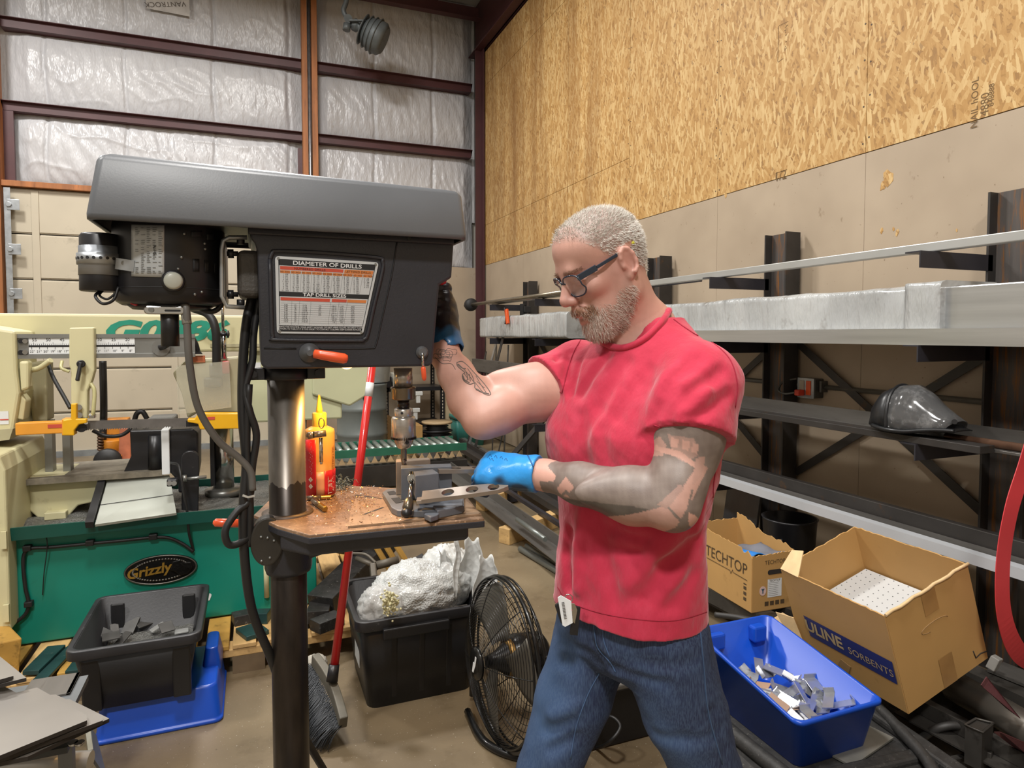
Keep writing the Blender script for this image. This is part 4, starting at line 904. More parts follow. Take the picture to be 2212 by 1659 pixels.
# capacitor
cx_, cy_ = onY(218, 570, 1.47).x, 1.47
part('capacitor', MB().lathe([(.034, 1.532), (.0365, 1.534), (.036, 1.56), (.0345, 1.636), (.0315, 1.641)], (cx_, cy_, 0), n=32), BLACKP, DRL)
part('capacitor_sleeve', MB().lathe([(.0368, 1.562), (.0358, 1.617)], (cx_, cy_, 0), n=32, caps=False), M('sleeve_grey', '#8b8f94', .35, .6), DRL, solid=.001)
bd = part('mounting_strap', MB().lathe([(.039, 1.582), (.039, 1.603)], (cx_, cy_, 0), n=32, caps=False), GALV, DRL, solid=.0015)
part('strap_tab', MB().beam(onY(250, 569, 1.44), onmotor(290, 575, .003), .0015, .021, (0, 0, 1)), GALV, DRL)
part('strap_screw', MB().cyl(onY(267, 568, 1.43), onY(267, 568, 1.438), .0045, n=10), GREYM, DRL)
sh_ = MB()
for k in range(9):
    a = math.radians(200 + 16 * k); sh_.cyl((cx_ + .0392 * math.cos(a), cy_ + .0392 * math.sin(a), 1.593), (cx_ + .0405 * math.cos(a), cy_ + .0405 * math.sin(a), 1.593), .003, n=8)
part('strap_holes', sh_, M('groove_dark', ''), bd, kind='stuff')
W_ = lambda pts, r, nm='wire', mt=None: part(nm, MB().tube(bez(pts, 7), r, 8), mt or CABLE, DRL)
W_([onY(217, 628, 1.46), onY(206, 640, 1.44), onY(222, 656, 1.43), onY(245, 648, 1.44), onY(256, 620, 1.45)], .0028)
W_([onY(222, 628, 1.46), onY(215, 638, 1.45), onY(232, 646, 1.44), onY(252, 632, 1.45)], .0022)
# motor underside: clamp, outlet hose, box
part('red_terminal', MB().box(onY(291, 653, 1.45), (.012, .01, .012), (0, .4, 0)), M('switch_red', ''), DRL, bevel=.002)
part('end_bell_rim', MB().lathe([(.03, 1.497), (.07, 1.5), (.08, 1.508)], (mx, DY, 0), n=40), BLACKP, DRL)
tx0 = onY(367, 700, 1.45)
part('cable_boot', MB().cyl((tx0.x, 1.45, onY(367, 748, 1.45).z), (tx0.x, 1.45, 1.505), .0165, n=24), BLACKP, DRL)
cl_ = part('cable_clamp', MB().prism(rrect(.07, .016, .007), onY(355, 670, 1.425), (1, 0, 0), (0, 0, 1), (0, 1, 0), .01), CHROME, DRL, bevel=.002)
part('clamp_slot', MB().prism(rrect(.028, .004, .002), onY(373, 671, 1.4248), (1, 0, 0), (0, 0, 1), (0, -1, 0), .0006), M('groove_dark', ''), cl_)
part('clamp_screw', MB().cyl(onY(326, 669, 1.425), onY(326, 669, 1.42), .005, n=10), GREYM, cl_)
HOSE = M('hose_grey', '#5d5b57', .5)
W_([onY(396, 652, 1.44), onY(402, 670, 1.43), onY(405, 720, 1.43), onY(410, 790, 1.43), onY(428, 880, 1.44), onY(470, 950, 1.45), onY(515, 988, 1.46), onY(541, 1018, 1.46), onY(546, 1060, 1.455)], .0075, 'grey_hose', HOSE)
part('hose_ferrule', MB().cyl(onY(398, 652, 1.44), onY(404, 700, 1.43), .0088, n=14), M('hose_pale', '#8f908b', .45), DRL)
W_([onY(420, 660, 1.5), onY(450, 673, 1.5), onY(470, 668, 1.5), onY(480, 650, 1.5), onY(478, 620, 1.5)], .0055)
# motor mount between motor and head
part('mount_plate', MB().tube([onY(*q_, 1.43) for q_ in ((534, 513), (495, 513), (482, 520), (479, 540), (479, 640), (490, 662), (528, 664))], .0045, 6), GALV, DRL)
part('mount_bracket', MB().b2((onY(480, 600, 1.43).x, 1.43, onY(480, 650, 1.43).z), (onY(487, 600, 1.43).x, 1.6, onY(480, 515, 1.43).z)), GREYM, DRL, bevel=.004)
part('pivot_boss', MB().b2((onY(512, 600, 1.44).x, 1.44, onY(512, 642, 1.44).z), (.02, 1.58, onY(512, 538, 1.44).z)), M('boss_brown', '#4a4641', .5, 0, .1, 20, .5, 120, .003), DRL, bevel=.014, seg=4)
for v in (520, 655): part('mount_bolt', MB().cyl(onY(520, v - 8, 1.44), onY(520, v + 8, 1.44), .0075, n=6), BLACKP, DRL)
for v in (548, 636): part('adjust_knob', MB().cyl(onY(492, v, 1.45), onY(505, v, 1.45), .009, n=6).cyl(onY(490, v, 1.45), onY(515, v, 1.45), .005, n=10), BLACKP, DRL)
# hanging cables
W_([onY(545, 640, 1.49), onY(532, 700, 1.48), onY(524, 800, 1.48), onY(524, 900, 1.475), onY(532, 1000, 1.47), onY(526, 1090, 1.46), onY(528, 1200, 1.46), onY(545, 1320, 1.47), onY(585, 1420, 1.5), onY(630, 1540, 1.6), onY(668, 1610, 1.7), onY(705, 1672, 1.78)], .0095, 'power_cable')
W_([onY(560, 640, 1.49), onY(548, 720, 1.485), onY(545, 780, 1.48), onY(530, 840, 1.475), onY(540, 890, 1.465), onY(554, 940, 1.465), onY(545, 1010, 1.465), onY(538, 1080, 1.46), onY(512, 1105, 1.45), onY(487, 1145, 1.44), onY(494, 1176, 1.44), onY(520, 1172, 1.45), onY(548, 1150, 1.47)], .0075, 'power_cable')
W_([onY(538, 830, 1.47), onY(533, 960, 1.468), onY(540, 1090, 1.46), onY(538, 1180, 1.46)], .0075, 'power_cable')
part('cable_tie', MB().ribbon([onY(524, 1070, 1.445), onY(536, 1074, 1.443), onY(550, 1071, 1.445)], (0, 0, 1), .004, .002), M('tie_white', '#b9b7b0', .5), DRL)
# work light under the head (warm bulb beside the quill)
bl_ = NT('lamp_glass'); bl_.b.inputs['Emission Color'].default_value = (1, .55, .16, 1); bl_.b.inputs['Emission Strength'].default_value = 6; bl_.b.inputs['Base Color'].default_value = (.9, .8, .6, 1)
part('lamp_bulb', MB().ball((.2, 1.53, 1.388), .018, 14, 10), bl_.m, DRL)
ll = bpy.data.lights.new('work_lamp', 'SPOT'); ll.energy = 4.5; ll.spot_size = math.radians(126); ll.spot_blend = .35; ll.color = (1, .52, .14); ll.shadow_soft_size = .018
lo_ = bpy.data.objects.new('work_lamp', ll); COL.objects.link(lo_); lo_.location = (.2, 1.53, 1.362); lo_.rotation_euler = (0, math.radians(19), 0)

# ---- table
TABM = NT('drilled_table'); pz = geo_pos(TABM); f_ = TABM.noise(pz, 22, 6, .65)
c_ = TABM.ramp(f_, [(.3, '#6b5443'), (.55, '#8a6f58'), (.8, '#a98c70')]); d_ = TABM.noise(pz, 160, 3)
c_ = TABM.mix(TABM.ramp(d_, [(.62, 0.0), (.68, .8)]), c_, '#c9a383'); TABM.l(c_, TABM.b.inputs['Base Color']); TABM.b.inputs['Roughness'].default_value = .45; TABM.b.inputs['Metallic'].default_value = .25
TQ = [onZ(u, v, ZTAB) for u, v in ((548, 1112), (600, 1136), (667, 1155), (1046, 1119), (1000, 1062), (725, 1047), (600, 1062))]
tb = MB().prism([(p.x, p.y) for p in TQ], (0, 0, ZTAB), (1, 0, 0), (0, 1, 0), (0, 0, -1), .012)
part('table_top', tb, [TABM.m], DRL, bevel=.002)
def inset(pts, k): c = sum(pts, Vector()) / len(pts); return [c + (p - c) * k for p in pts]
part('table_rim', MB().prism([(p.x, p.y) for p in inset(TQ, 1.004)], (0, 0, ZTAB - .006), (1, 0, 0), (0, 1, 0), (0, 0, -1), .014), CASTB, DRL, bevel=.002)
AQ = [onZ(u, v, ZTAB - .03) for u, v in ((606, 1168), (664, 1180), (1012, 1146), (985, 1095), (700, 1075), (600, 1085))]
part('table_apron', MB().loft([[Vector((p.x, p.y, ZTAB - .052)) for p in inset(AQ, .97)], [Vector((p.x, p.y, ZTAB - .046)) for p in AQ], [Vector((p.x, p.y, ZTAB - .018)) for p in AQ]], smooth=False), CASTB, DRL, bevel=.003)
part('table_clamp', MB().lathe([(.047, .93), (.05, .94), (.052, 1.03), (.052, ZTAB - .012)], (DX, DY, 0), n=32), CASTB, DRL)
part('table_web', MB().prism([(0, 0), (.13, .03), (.13, .05), (0, .06)], (DX + .03, DY - .03, .955), (1, 0, 0), (0, 0, 1), (0, 1, 0), .06), CASTB, DRL, bevel=.006)
part('column_ring', MB().lathe([(.054, ZTAB - .002), (.054, ZTAB + .004), (.0395, ZTAB + .004)], (DX, DY, 0), n=40, caps=False), M('ring_brown', '#54463a', .5, .3), DRL)
fc = onY(577, 1170, 1.455)
fl_ = part('tilt_flange', MB().lathe([(.03, -.012), (.036, -.009), (.036, .012)], (0, 0, 0), (0, 1, 0), n=32), CASTB, DRL) if False else None
ov = [(.033 * math.cos(6.2832 * k / 36), .052 * math.sin(6.2832 * k / 36)) for k in range(36)]
fl_ = part('tilt_flange', MB().prism(ov, (fc.x, 1.452, fc.z), (1, 0, 0), (0, 0, 1), (0, 1, 0), .03), M('flange_brown', '#35322d', .45, .2, .15, 20), DRL, bevel=.004)
for u, v in ((564, 1160), (578, 1162), (592, 1168), (583, 1205), (565, 1212)): part('flange_pin', MB().ball(onY(u, v, 1.451), .003, 8, 5), GREYM, fl_)
h0 = onY(540, 1131, 1.5); h1 = onY(470, 1129, 1.5)
part('crank_grip', MB().lathe([(.006, 0), (.0085, .004), (.009, .05), (.0085, .068), (.003, .073)], h0, h1 - h0, n=16), ORH, DRL)
# wood-toned board clamped on the right of the table
BQ = [onZ(u, v, ZTAB + .004) for u, v in ((752, 1137), (1040, 1110), (985, 1062), (762, 1078))]
BRD = M('board_tan', '#93785e', .5, .1, .15, 14, .1, 60, dirt='#6f5843', dirtamt=.56)
bo = solo('backing_board', MB().prism([(p.x, p.y) for p in BQ], (0, 0, ZTAB + .0005), (1, 0, 0), (0, 1, 0), (0, 0, 1), .004), BRD, 'thin tan backing board on the drill press table under the vise', 'board')
for (u0, v0, u1, v1) in ((787, 1111, 828, 1096), (768, 1069, 824, 1077)):
    a = onZ(u0, v0, ZTAB + .0047); b = onZ(u1, v1, ZTAB + .0047); part('slot', MB().beam(a, b, .005, .0006, (0, 0, 1)), M('groove_dark', ''), bo)
ZB = ZTAB + .0046
# ---- drill vise
VG = M('vise_grey', '#6a6e75', .42, .25, .12, 12, .15, 120); VT = M('vise_lamplit_tan', '#9c8b7a', .4, .3, .12, 20)  # tan jaw: warm lamp light on the grey put into the colour
v0 = onZ(905, 1085, ZB); VS = thing('drill_vise', 'grey drill press vise with a black ball handle on the table', 'vise', (v0.x, v0.y, ZB))
def slabZ(pix, z, th, mb=None):
    """outline on the plane z given as photo points, th thick downwards"""
    pts = [onZ(u, v, z) for u, v in pix]; return (mb or MB()).prism([(p.x, p.y) for p in pts], (0, 0, z), (1, 0, 0), (0, 1, 0), (0, 0, -1), th)
vb = part('vise_base', slabZ([(826, 1063), (836, 1056), (872, 1054), (1000, 1052), (1003, 1092), (915, 1104), (858, 1102), (846, 1096)], ZB + .014, .014), VG, VS, bevel=.002)
for q_ in (((836, 1062), (851, 1060), (860, 1067), (841, 1069)), ((845, 1076), (862, 1074), (872, 1084), (855, 1087))):
    part('slot', slabZ(q_, ZB + .0147, .0006), M('groove_dark', ''), vb)
def jaw(pixtop, ztop, zbot, mt, nm):
    pts = [onZ(u, v, ztop) for u, v in pixtop]; return part(nm, MB().prism([(p.x, p.y) for p in pts], (0, 0, zbot), (1, 0, 0), (0, 1, 0), (0, 0, 1), ztop - zbot), mt, VS, bevel=.0015)
zj = onY(900, 1009, 1.46).z
jaw([(866, 1012), (976, 1007), (974, 1001), (866, 1005)], zj, ZB + .014, VG, 'moving_jaw')
jaw([(855, 998), (930, 992), (925, 988), (856, 992)], zj + .006, ZB + .014, VT, 'fixed_jaw')
jaw([(897, 1028), (948, 1022), (935, 1013), (893, 1018)], zj - .004, ZB + .03, VG, 'screw_block')
part('slide_block', MB().box(onY(905, 1065, 1.47), (.03, .05, .05)), VG, VS, bevel=.003)
rp0 = onY(889, 1033, 1.42); rp1 = onY(884, 1085, 1.36)
part('screw_end', MB().cyl(onY(889, 1030, 1.45), onY(889, 1034, 1.41), .0095, n=16).cyl(onY(888, 1022, 1.43), onY(889, 1042, 1.41), .007, n=10), CHROME, VS)
part('handle_rod', MB().cyl(rp0, rp1, .0042, n=12), CHROME, VS)
part('handle_grip', MB().lathe([(.006, 0), (.010, .008), (.0115, .024), (.009, .032)], onY(884, 1076, 1.365), onY(880, 1102, 1.345) - onY(884, 1076, 1.365), n=18), M('bronze_grip', '#5d564a', .3, .7), VS)
part('handle_ball', MB().ball(onY(878, 1108, 1.342), (.012, .012, .011), 16, 10), BLACKP, VS)
part('locking_hook', slabZ([(916, 1110), (940, 1092), (975, 1083), (990, 1090), (960, 1098), (945, 1112), (930, 1117)], ZB + .012, .0115), VG, VS, bevel=.002)
part('vise_foot', slabZ([(935, 1092), (1000, 1078), (1000, 1092), (945, 1103)], ZB + .018, .0175), VG, VS, bevel=.002)
# ---- workpieces
def hole_plate(name, a, b, w, th, holes, mt, lab, up_=Vector((0, 0, 1)), taper=.35):
    """flat bar a->b with real round holes and a tapered rounded end"""
    a = Vector(a); b = Vector(b); d = (b - a); L = d.length; d.normalize(); s = up_.cross(d).normalized(); n = d.cross(s)
    bm = bmesh.new(); prof = [(0, -w / 2), (L * .45, -w / 2)] + [(L * .45 + L * .55 * k / 10, -w / 2 * (1 - taper * (k / 10) ** 2) if k < 9 else -w / 2 * (1 - taper) * (.8 if k == 9 else .3)) for k in range(1, 11)]
    prof = prof + [(x, -y) for x, y in prof[::-1]]
    loops = [[bm.verts.new(a + d * x + s * y + n * th / 2) for x, y in prof]]
    es = []
    for lp in loops: es += [bm.edges.new((lp[k], lp[(k + 1) % len(lp)])) for k in range(len(lp))]
    for hx, hr in holes:
        hv = [bm.verts.new(a + d * (hx * L + hr * math.cos(6.2832 * k / 24)) + s * (hr * math.sin(6.2832 * k / 24)) + n * th / 2) for k in range(24)]
        es += [bm.edges.new((hv[k], hv[(k + 1) % 24])) for k in range(24)]
    bmesh.ops.triangle_fill(bm, use_beauty=True, use_dissolve=False, edges=es, normal=n)
    r = bmesh.ops.extrude_face_region(bm, geom=bm.faces[:]); vs = [e for e in r['geom'] if isinstance(e, bmesh.types.BMVert)]
    bmesh.ops.translate(bm, vec=-n * th, verts=vs); bmesh.ops.recalc_face_normals(bm, faces=bm.faces[:])
    mb = MB(); bm.verts.index_update(); mb.add([v.co.copy() for v in bm.verts], [[v.index for v in f.verts] for f in bm.faces]); bm.free()
    return solo(name, mb, mt, lab, 'workpiece')
WP = M('workpiece_steel', '#94897f', .32, .45, .12, 10)
wa = P(912, 1074, 1.395); wb_ = P(1098, 1052, 1.40)
hole_plate('drilled_bar', wa, wb_, .037, .009, [(.3, .0135), (.58, .0135), (.83, .0125)], WP, 'flat steel bar with three round holes held under the blue glove', Vector((-.1, -.26, .96)))
part('bar_step', MB().beam(P(900, 1082, 1.392), P(935, 1078, 1.395), .03, .008, (0, 0, 1)), WP, bpy.data.objects['drilled_bar'], bevel=.001)
wc_ = P(945, 1016, 1.5); wd_ = P(1060, 1014, 1.54)
hole_plate('drilled_bar', wc_, wd_, .036, .009, [(.33, .0135), (.75, .0135)], WP, 'second drilled flat bar reaching from the vise jaw to the fingertips', Vector((0, 0, 1)))
# ---- oil bottle behind the column
bp = onZ(692, 1071, ZTAB); bp.z = ZTAB + .001
OB = thing('oil_bottle', 'squeeze bottle of cutting oil with red label and yellow nozzle', 'bottle', bp)
def bottle_mat():
    t = NT('bottle_amber'); t.b.inputs['Base Color'].default_value = (*lin('#d9a45c'), 1); t.b.inputs['Roughness'].default_value = .3
    t.b.inputs['Subsurface Radius'].default_value = (.03, .02, .01); return t.m
R_ = .0355
part('bottle_body', MB().lathe([(.03, 0), (.0345, .003), (R_, .01), (R_, .155), (.034, .162), (.022, .168), (.0165, .17)], bp, n=36), bottle_mat(), OB)
LBL = M('label_scarlet', '#c3202c', .4, 0, .04, 5)
vd = math.atan2(-bp.y, -bp.x)
def onb(a, z, dr=.0006): return (bp.x + (R_ + dr) * math.cos(vd + a), bp.y + (R_ + dr) * math.sin(vd + a), bp.z + z)
lb = part('label', MB().grid(lambda a, b: onb(-1.5 + 1.25 * a, .006 + .135 * b), 12, 4), LBL, OB, solid=.0006)
part('label', MB().grid(lambda a, b: onb(.28 + 1.22 * a, .006 + (.06 + .0) * b), 12, 4), LBL, OB, solid=.0006)
part('label', MB().grid(lambda a, b: onb(-.25 + .53 * a, .006 + .058 * b), 6, 3), M('label_salmon', '#c98a60', .4), OB, solid=.0005)
lt = MB()
for k in range(24):
    z = .135 - .0033 * k
    a0 = -1.15; a1 = a0 + RN.uniform(.45, .75); lt.add([onb(a0, z, .0014), onb(a1, z, .0014), onb(a1, z + .0013, .0014), onb(a0, z + .0013, .0014)], [(0, 1, 2, 3)])
for k in range(14):
    z = .05 - .003 * k; a0 = .5; a1 = a0 + RN.uniform(.3, .6); lt.add([onb(a0, z, .0014), onb(a1, z, .0014), onb(a1, z + .0012, .0014), onb(a0, z + .0012, .0014)], [(0, 1, 2, 3)])
part('label_print', lt, INKW, lb, kind='stuff')
for z in (.046, .03):
    pz_ = Vector(onb(-.62, z, .0016)); rr = Vector((-math.sin(vd - .62), math.cos(vd - .62), 0))
    part('hazard_mark', MB().prism([(.006, 0), (0, .006), (-.006, 0), (0, -.006)], pz_, rr, (0, 0, 1), rr.cross(Vector((0, 0, 1))), .0004), INKW, lb)
    part('hazard_glyph', text_mb('!', .008, pz_ + rr.cross(Vector((0, 0, 1))) * .0006, rr, (0, 0, 1), .0003), INKR, lb)
part('label_lettering', text_mb('CUTTING OIL', .011, Vector(onb(.95, .09, .002)), (0, 0, 1), Vector((-math.sin(vd + .95), math.cos(vd + .95), 0)) * -1, .0003), M('ink_dark_red', '#7c1c14', .5), lb)
CAPY = M('cap_yellow', '#e3c24a', .35)
part('cap', MB().lathe([(.0165, .168), (.0172, .172), (.0168, .2), (.015, .2025), (.006, .203)], bp, n=28), CAPY, OB)
part('nozzle', MB().lathe([(.008, .202), (.0075, .21), (.0035, .238), (.002, .245)], bp, n=16), CAPY, OB)
# ---- chuck key, taps, drill bits lying about
kp = P(694, 940, 1.5)
CK = thing('chuck_key', 'steel chuck key hanging in front of the oil bottle', 'chuck key', kp)
BRZ = M('key_steel', '#8a7f70', .3, .85)
ax_ = P(668, 938, 1.49); 
part('gear', MB().cyl(P(666, 941, 1.49), P(678, 939, 1.49), .008, n=12).cyl(P(662, 941, 1.49), P(666, 941, 1.49), .004, n=10), BRZ, CK)
part('shank', MB().cyl(P(678, 939, 1.49), P(704, 936, 1.5), .0075, n=14), BRZ, CK)
part('cross_bar', MB().cyl(P(693, 945, 1.495), P(694, 998, 1.495), .0042, n=12).cyl(P(694, 998, 1.495), P(694, 1003, 1.495), .0028, n=10), CHROME, CK)
part('hang_loop', MB().tube([P(694.5 + 6 * math.cos(6.2832 * k / 16), 914 + 11 * math.sin(6.2832 * k / 16), 1.497) for k in range(16)], .0012, 6, True), BRZ, CK)
for nm, a, b, r, lab in (('tap', (664, 1082), (716, 1079), .0058, 'brass coloured tap lying against the drill column foot'), ('spiral_tap', (677, 1088), (703, 1107), .0066, 'short stubby tap pointing at the camera on the drill table')):
    t = thing(nm, lab, 'tap', onZ(*a, ZTAB + .003)); p0 = onZ(*a, ZTAB) + Vector((0, 0, r + .0005)); p1 = onZ(*b, ZTAB) + Vector((0, 0, r + .0005)); pm = p0.lerp(p1, .55)
    part('shank', MB().cyl(p0, pm, r, n=14), BRZ, t)
    part('threads', MB().lathe([(r * (.8 + .2 * (k % 2)), (p1 - pm).length * k / 12) for k in range(13)], pm, p1 - pm, n=12), M('gold_steel', '#a8813c', .3, .8), t)
cm = MB()
for k in range(900):
    u, v = (RN.gauss(740, 45), RN.gauss(1075, 18)) if k < 620 else (RN.uniform(620, 870), RN.uniform(1062, 1145))
    if v < 1052 or v > 1150 or u < 640: continue
    p = onZ(u, v, ZTAB); p.z = ZB + .001 + RN.random() * .004 * (1 if k < 400 else .4)
    if (p.xy - Vector((DX, DY))).length < .045 or (p.xy - bp.xy).length < .04: continue
    a = RN.random() * 6.28; s = RN.uniform(.0012, .004); d = Vector((math.cos(a), math.sin(a), RN.uniform(-.5, .8))); e = Vector((-math.sin(a), math.cos(a), RN.uniform(-.3, .6)))
    cm.add([p, p + d * s, p + d * s * 1.2 + e * s * .7, p + e * s * .5 + Vector((0, 0, s * .4))], [(0, 1, 2, 3)])
o = solo('metal_swarf', cm, M('swarf_bright', '#c2a283', .25, .8), 'curled metal swarf scattered over the drill press table', 'swarf'); o['kind'] = 'stuff'
fz = MB()
for k in range(140):
    p = onZ(738, 1058, ZTAB) + Vector((RN.gauss(0, .012), RN.gauss(0, .01), .004 + abs(RN.gauss(0, .012)))); d = Vector((RN.uniform(-1, 1), RN.uniform(-1, 1), RN.uniform(-.6, .6))) * .014
    fz.tube([p, p + d * .5 + Vector((0, 0, .005)), p + d], .0006, 4)
o = solo('steel_wool', fz, M('wool_grey', '#7b8a90', .5, .4), 'tuft of blue grey steel wool on the table behind the bottle', 'steel wool'); o['kind'] = 'stuff'
# ================================================================== THINGS ON THE FLOOR
BLUEP = M('blue_plastic', '#1248b4', .32, 0, .04, 4, .03, 60)
BLKP = M('black_plastic', '#1a1a1c', .45, 0, .12, 8, .15, 120, dirt='#4a4848', dirtamt=.68)
CARD = M('cardboard', '#b58d55', .7, 0, .06, 3, .08, 30, dirt='#9c7743', dirtamt=.64)
CARDL = M('cardboard_torn', '#d1b386', .75, 0, .08, 20)
def tote_shell(w, d, h, tw, td, th, r=.03, seg=5):
    """open tapered box: outside + inside skin, origin at base centre"""
    def ring(w_, d_, z, rr): return [(x, y, z) for x, y in rrect(w_, d_, rr, seg)]
    return MB().loft([ring(w - tw, d - td, 0, r), ring(w, d, h, r), ring(w - 2 * th, d - 2 * th, h, r), ring(w - tw - 2 * th, d - td - 2 * th, th, r)])
def rim_mb(w, d, z, h, r=.03, out=.012, seg=5):
    def ring(w_, d_, zz): return [(x, y, zz) for x, y in rrect(w_, d_, r + out / 2, seg)]
    return MB().loft([ring(w, d, z - h), ring(w + 2 * out, d + 2 * out, z - h), ring(w + 2 * out, d + 2 * out, z), ring(w - .01, d - .01, z), ring(w - .01, d - .01, z - h * .6)], caps=False)
# ---- blue tote upside down, black bin standing on it
t = thing('blue_tote', 'blue plastic tote lying upside down under the black bin', 'tote', (-.335, 2.83, 0))
sh = MB().loft([[(x, y, z) for x, y in rrect(w, d, .03, 5)] for w, d, z in ((.42, .40, 0), (.425, .405, .012), (.41, .39, .018), (.385, .36, .128), (.375, .35, .138))])
part('tote_body', sh, BLUEP, t, local=True, bevel=.004)
for s in (-1, 1): part('end_wall', MB().loft([[(s * .165 + x, .07 + y, z) for x, y in rrect(.07 - .35 * (z - .13), .2 - .5 * (z - .13), .02, 4)] for z in (.12, .17, .195, .205)]), BLUEP, t, local=True, bevel=.004)
BB = thing('black_bin', 'black plastic bin of offcuts standing on the upturned blue tote', 'bin', (-.395, 2.81, .1395))
part('bin_shell', tote_shell(.39, .49, .24, .08, .1, .008), BLKP, BB, local=True)
part('bin_rim', rim_mb(.39, .49, .243, .035, .03, .014), M('black_rim', '#28282b', .4, 0, .1, 10, dirt='#565657', dirtamt=.62), BB, local=True, bevel=.004)
for x in (-.14, .14): part('corner_rib', MB().loft([[(x + a, -.21 - .026 * z / .2 + b, z) for a, b in ((-.03, 0), (.03, 0), (.03, .03), (-.03, .03))] for z in (.0, .2)], smooth=False), BLKP, BB, local=True, bevel=.006)
for x in (-.13, .13): part('inner_rib', MB().box((x, .217, .15), (.05, .012, .14)), BLKP, BB, local=True, bevel=.006)
part('chip_bed', MB().grid(lambda a, b: (-.15 + .3 * a, -.19 + .38 * b, .10 + .012 * wr_noise(a * 7, b * 7, 3)), 16, 16), CHIPS, BB, local=True, kind='stuff')
OFL = ['thin grey offcut standing at the back left of the black bin', 'wide dark offcut standing left of centre in the black bin', 'square dark offcut at the front left inside the black bin', 'long narrow offcut crossing the front of the black bin', 'bright white offcut in the middle of the black bin', 'dark square offcut right of the bright one in the bin', 'bright small offcut at the right end inside the black bin', 'dark offcut at the back centre of the black bin', 'dark offcut nearest the left wall of the black bin']
OFC = M('offcut_grey', '#4b4a48', .45, .4, .2, 14); OFB = M('offcut_bright', '#b9bab8', .35, .6)
for k, (u, v, w, l, a, tilt, mt) in enumerate(((248, 1358, .03, .06, .3, .9, OFC), (282, 1352, .05, .07, -.4, .7, OFC), (240, 1382, .06, .05, .2, .2, OFC), (262, 1378, .035, .08, -.7, .5, OFC), (340, 1356, .03, .055, -1.1, .35, OFB), (360, 1362, .05, .05, .4, .5, OFC), (392, 1358, .05, .03, .1, .1, OFB), (310, 1345, .06, .05, .6, .4, OFC), (225, 1375, .05, .06, 1.0, .3, OFC))):
    p = onZ(u, v, .265); p.z = .255 + .012 * (k % 3)
    solo('bin_offcut', MB().box(p, (w, l, .006), (tilt, 0, a)), mt, OFL[k], 'offcut', 'offcuts in the black bin', bevel=.001)
# ---- grey plates on a cart, lower left
CT = thing('cart', 'grey steel cart with tube rail at the lower left corner', 'cart', (-.72, 1.75, 0))
M('cart_grey', '#6c7073', .45, .4, .1, 5); zc = .47
a = P(-260, 1668, 1.66); b = P(196, 1643, 1.74)
part('tube_rail', MB().cyl(a, b, .0245, n=24), M('chrome_rail', '#b4b5b3', .3, .3, .06, 5), CT)
part('end_frame', MB().beam(P(188, 1570, 1.98), P(196, 1632, 1.80), .012, .03), M('cart_pale', '#9a998c', .5), CT)
part('end_panel', MB().add([P(196, 1575, 1.98), P(200, 1640, 1.76), P(232, 1690, 1.79), P(206, 1590, 2.0)], [(0, 1, 2, 3)]), M('cart_grey', ''), CT, solid=.006)
part('cart_top', MB().b2((-1.2, 1.83, .44), (-.43, 1.97, .455)), M('cart_dark', '#3d4042', .45, .4, .1, 5), CT)
part('rear_rail', MB().b2((-.95, 2.04, .44), (-.46, 2.2, .4565)), M('cart_grey', ''), CT)
for x in (-.46, -.95): part('leg', MB().b2((x, 1.87, 0), (x + .03, 1.9, .44)), M('cart_grey', ''), CT)
for u in (158, 172): p = onZ(u, 1608, .457); part('bolt_head', MB().cyl(p, p + Vector((0, 0, .006)), .011, n=14), CHROME, CT)
PLG = M('plate_grey', '#8a8681', .4, .55, .08, 3, .04, 100)
for k, (pix, z, lab) in enumerate((([(0, 1632), (188, 1556), (187, 1545), (80, 1485), (35, 1496), (0, 1478), (-220, 1500), (-220, 1700)], .532, 'topmost big grey steel plate on the cart'),
        ([(20, 1632), (222, 1556), (221, 1546), (120, 1500), (-200, 1520), (-200, 1690)], .518, 'second big grey plate, its corner showing under the topmost'),
        ([(60, 1634), (236, 1552), (150, 1510), (-200, 1530), (-200, 1690)], .504, 'lowest big grey plate with the corner reaching furthest right'),
        ([(0, 1478), (57, 1464), (0, 1418), (-150, 1400), (-150, 1480)], .56, 'grey plate at the left edge lying behind the topmost plates'),
        ([(0, 1468), (29, 1460), (0, 1445), (-150, 1420), (-150, 1480)], .572, 'small corner of the uppermost plate at the left edge'))):
    pts = [onZ(u, v, z) for u, v in pix]
    m = MB().prism([(p.x, p.y) for p in pts], (0, 0, z), (1, 0, 0), (0, 1, 0), (0, 0, -1), .0095); m.mi = [0, 0] + [1] * len(pts)
    solo('steel_plate', m, [PLG, M('plate_edge', '#2e2a27', .5, .3)], lab, 'plate')
p = onZ(100, 1500, .46)
solo('angle_bracket', MB().b2((p.x - .06, p.y - .02, .457), (p.x + .06, p.y + .1, .463)).b2((p.x + .05, p.y - .02, .40), (p.x + .06, p.y + .1, .463)), GREYST, 'grey angle bracket behind the plates on the cart', 'bracket', bevel=.001)
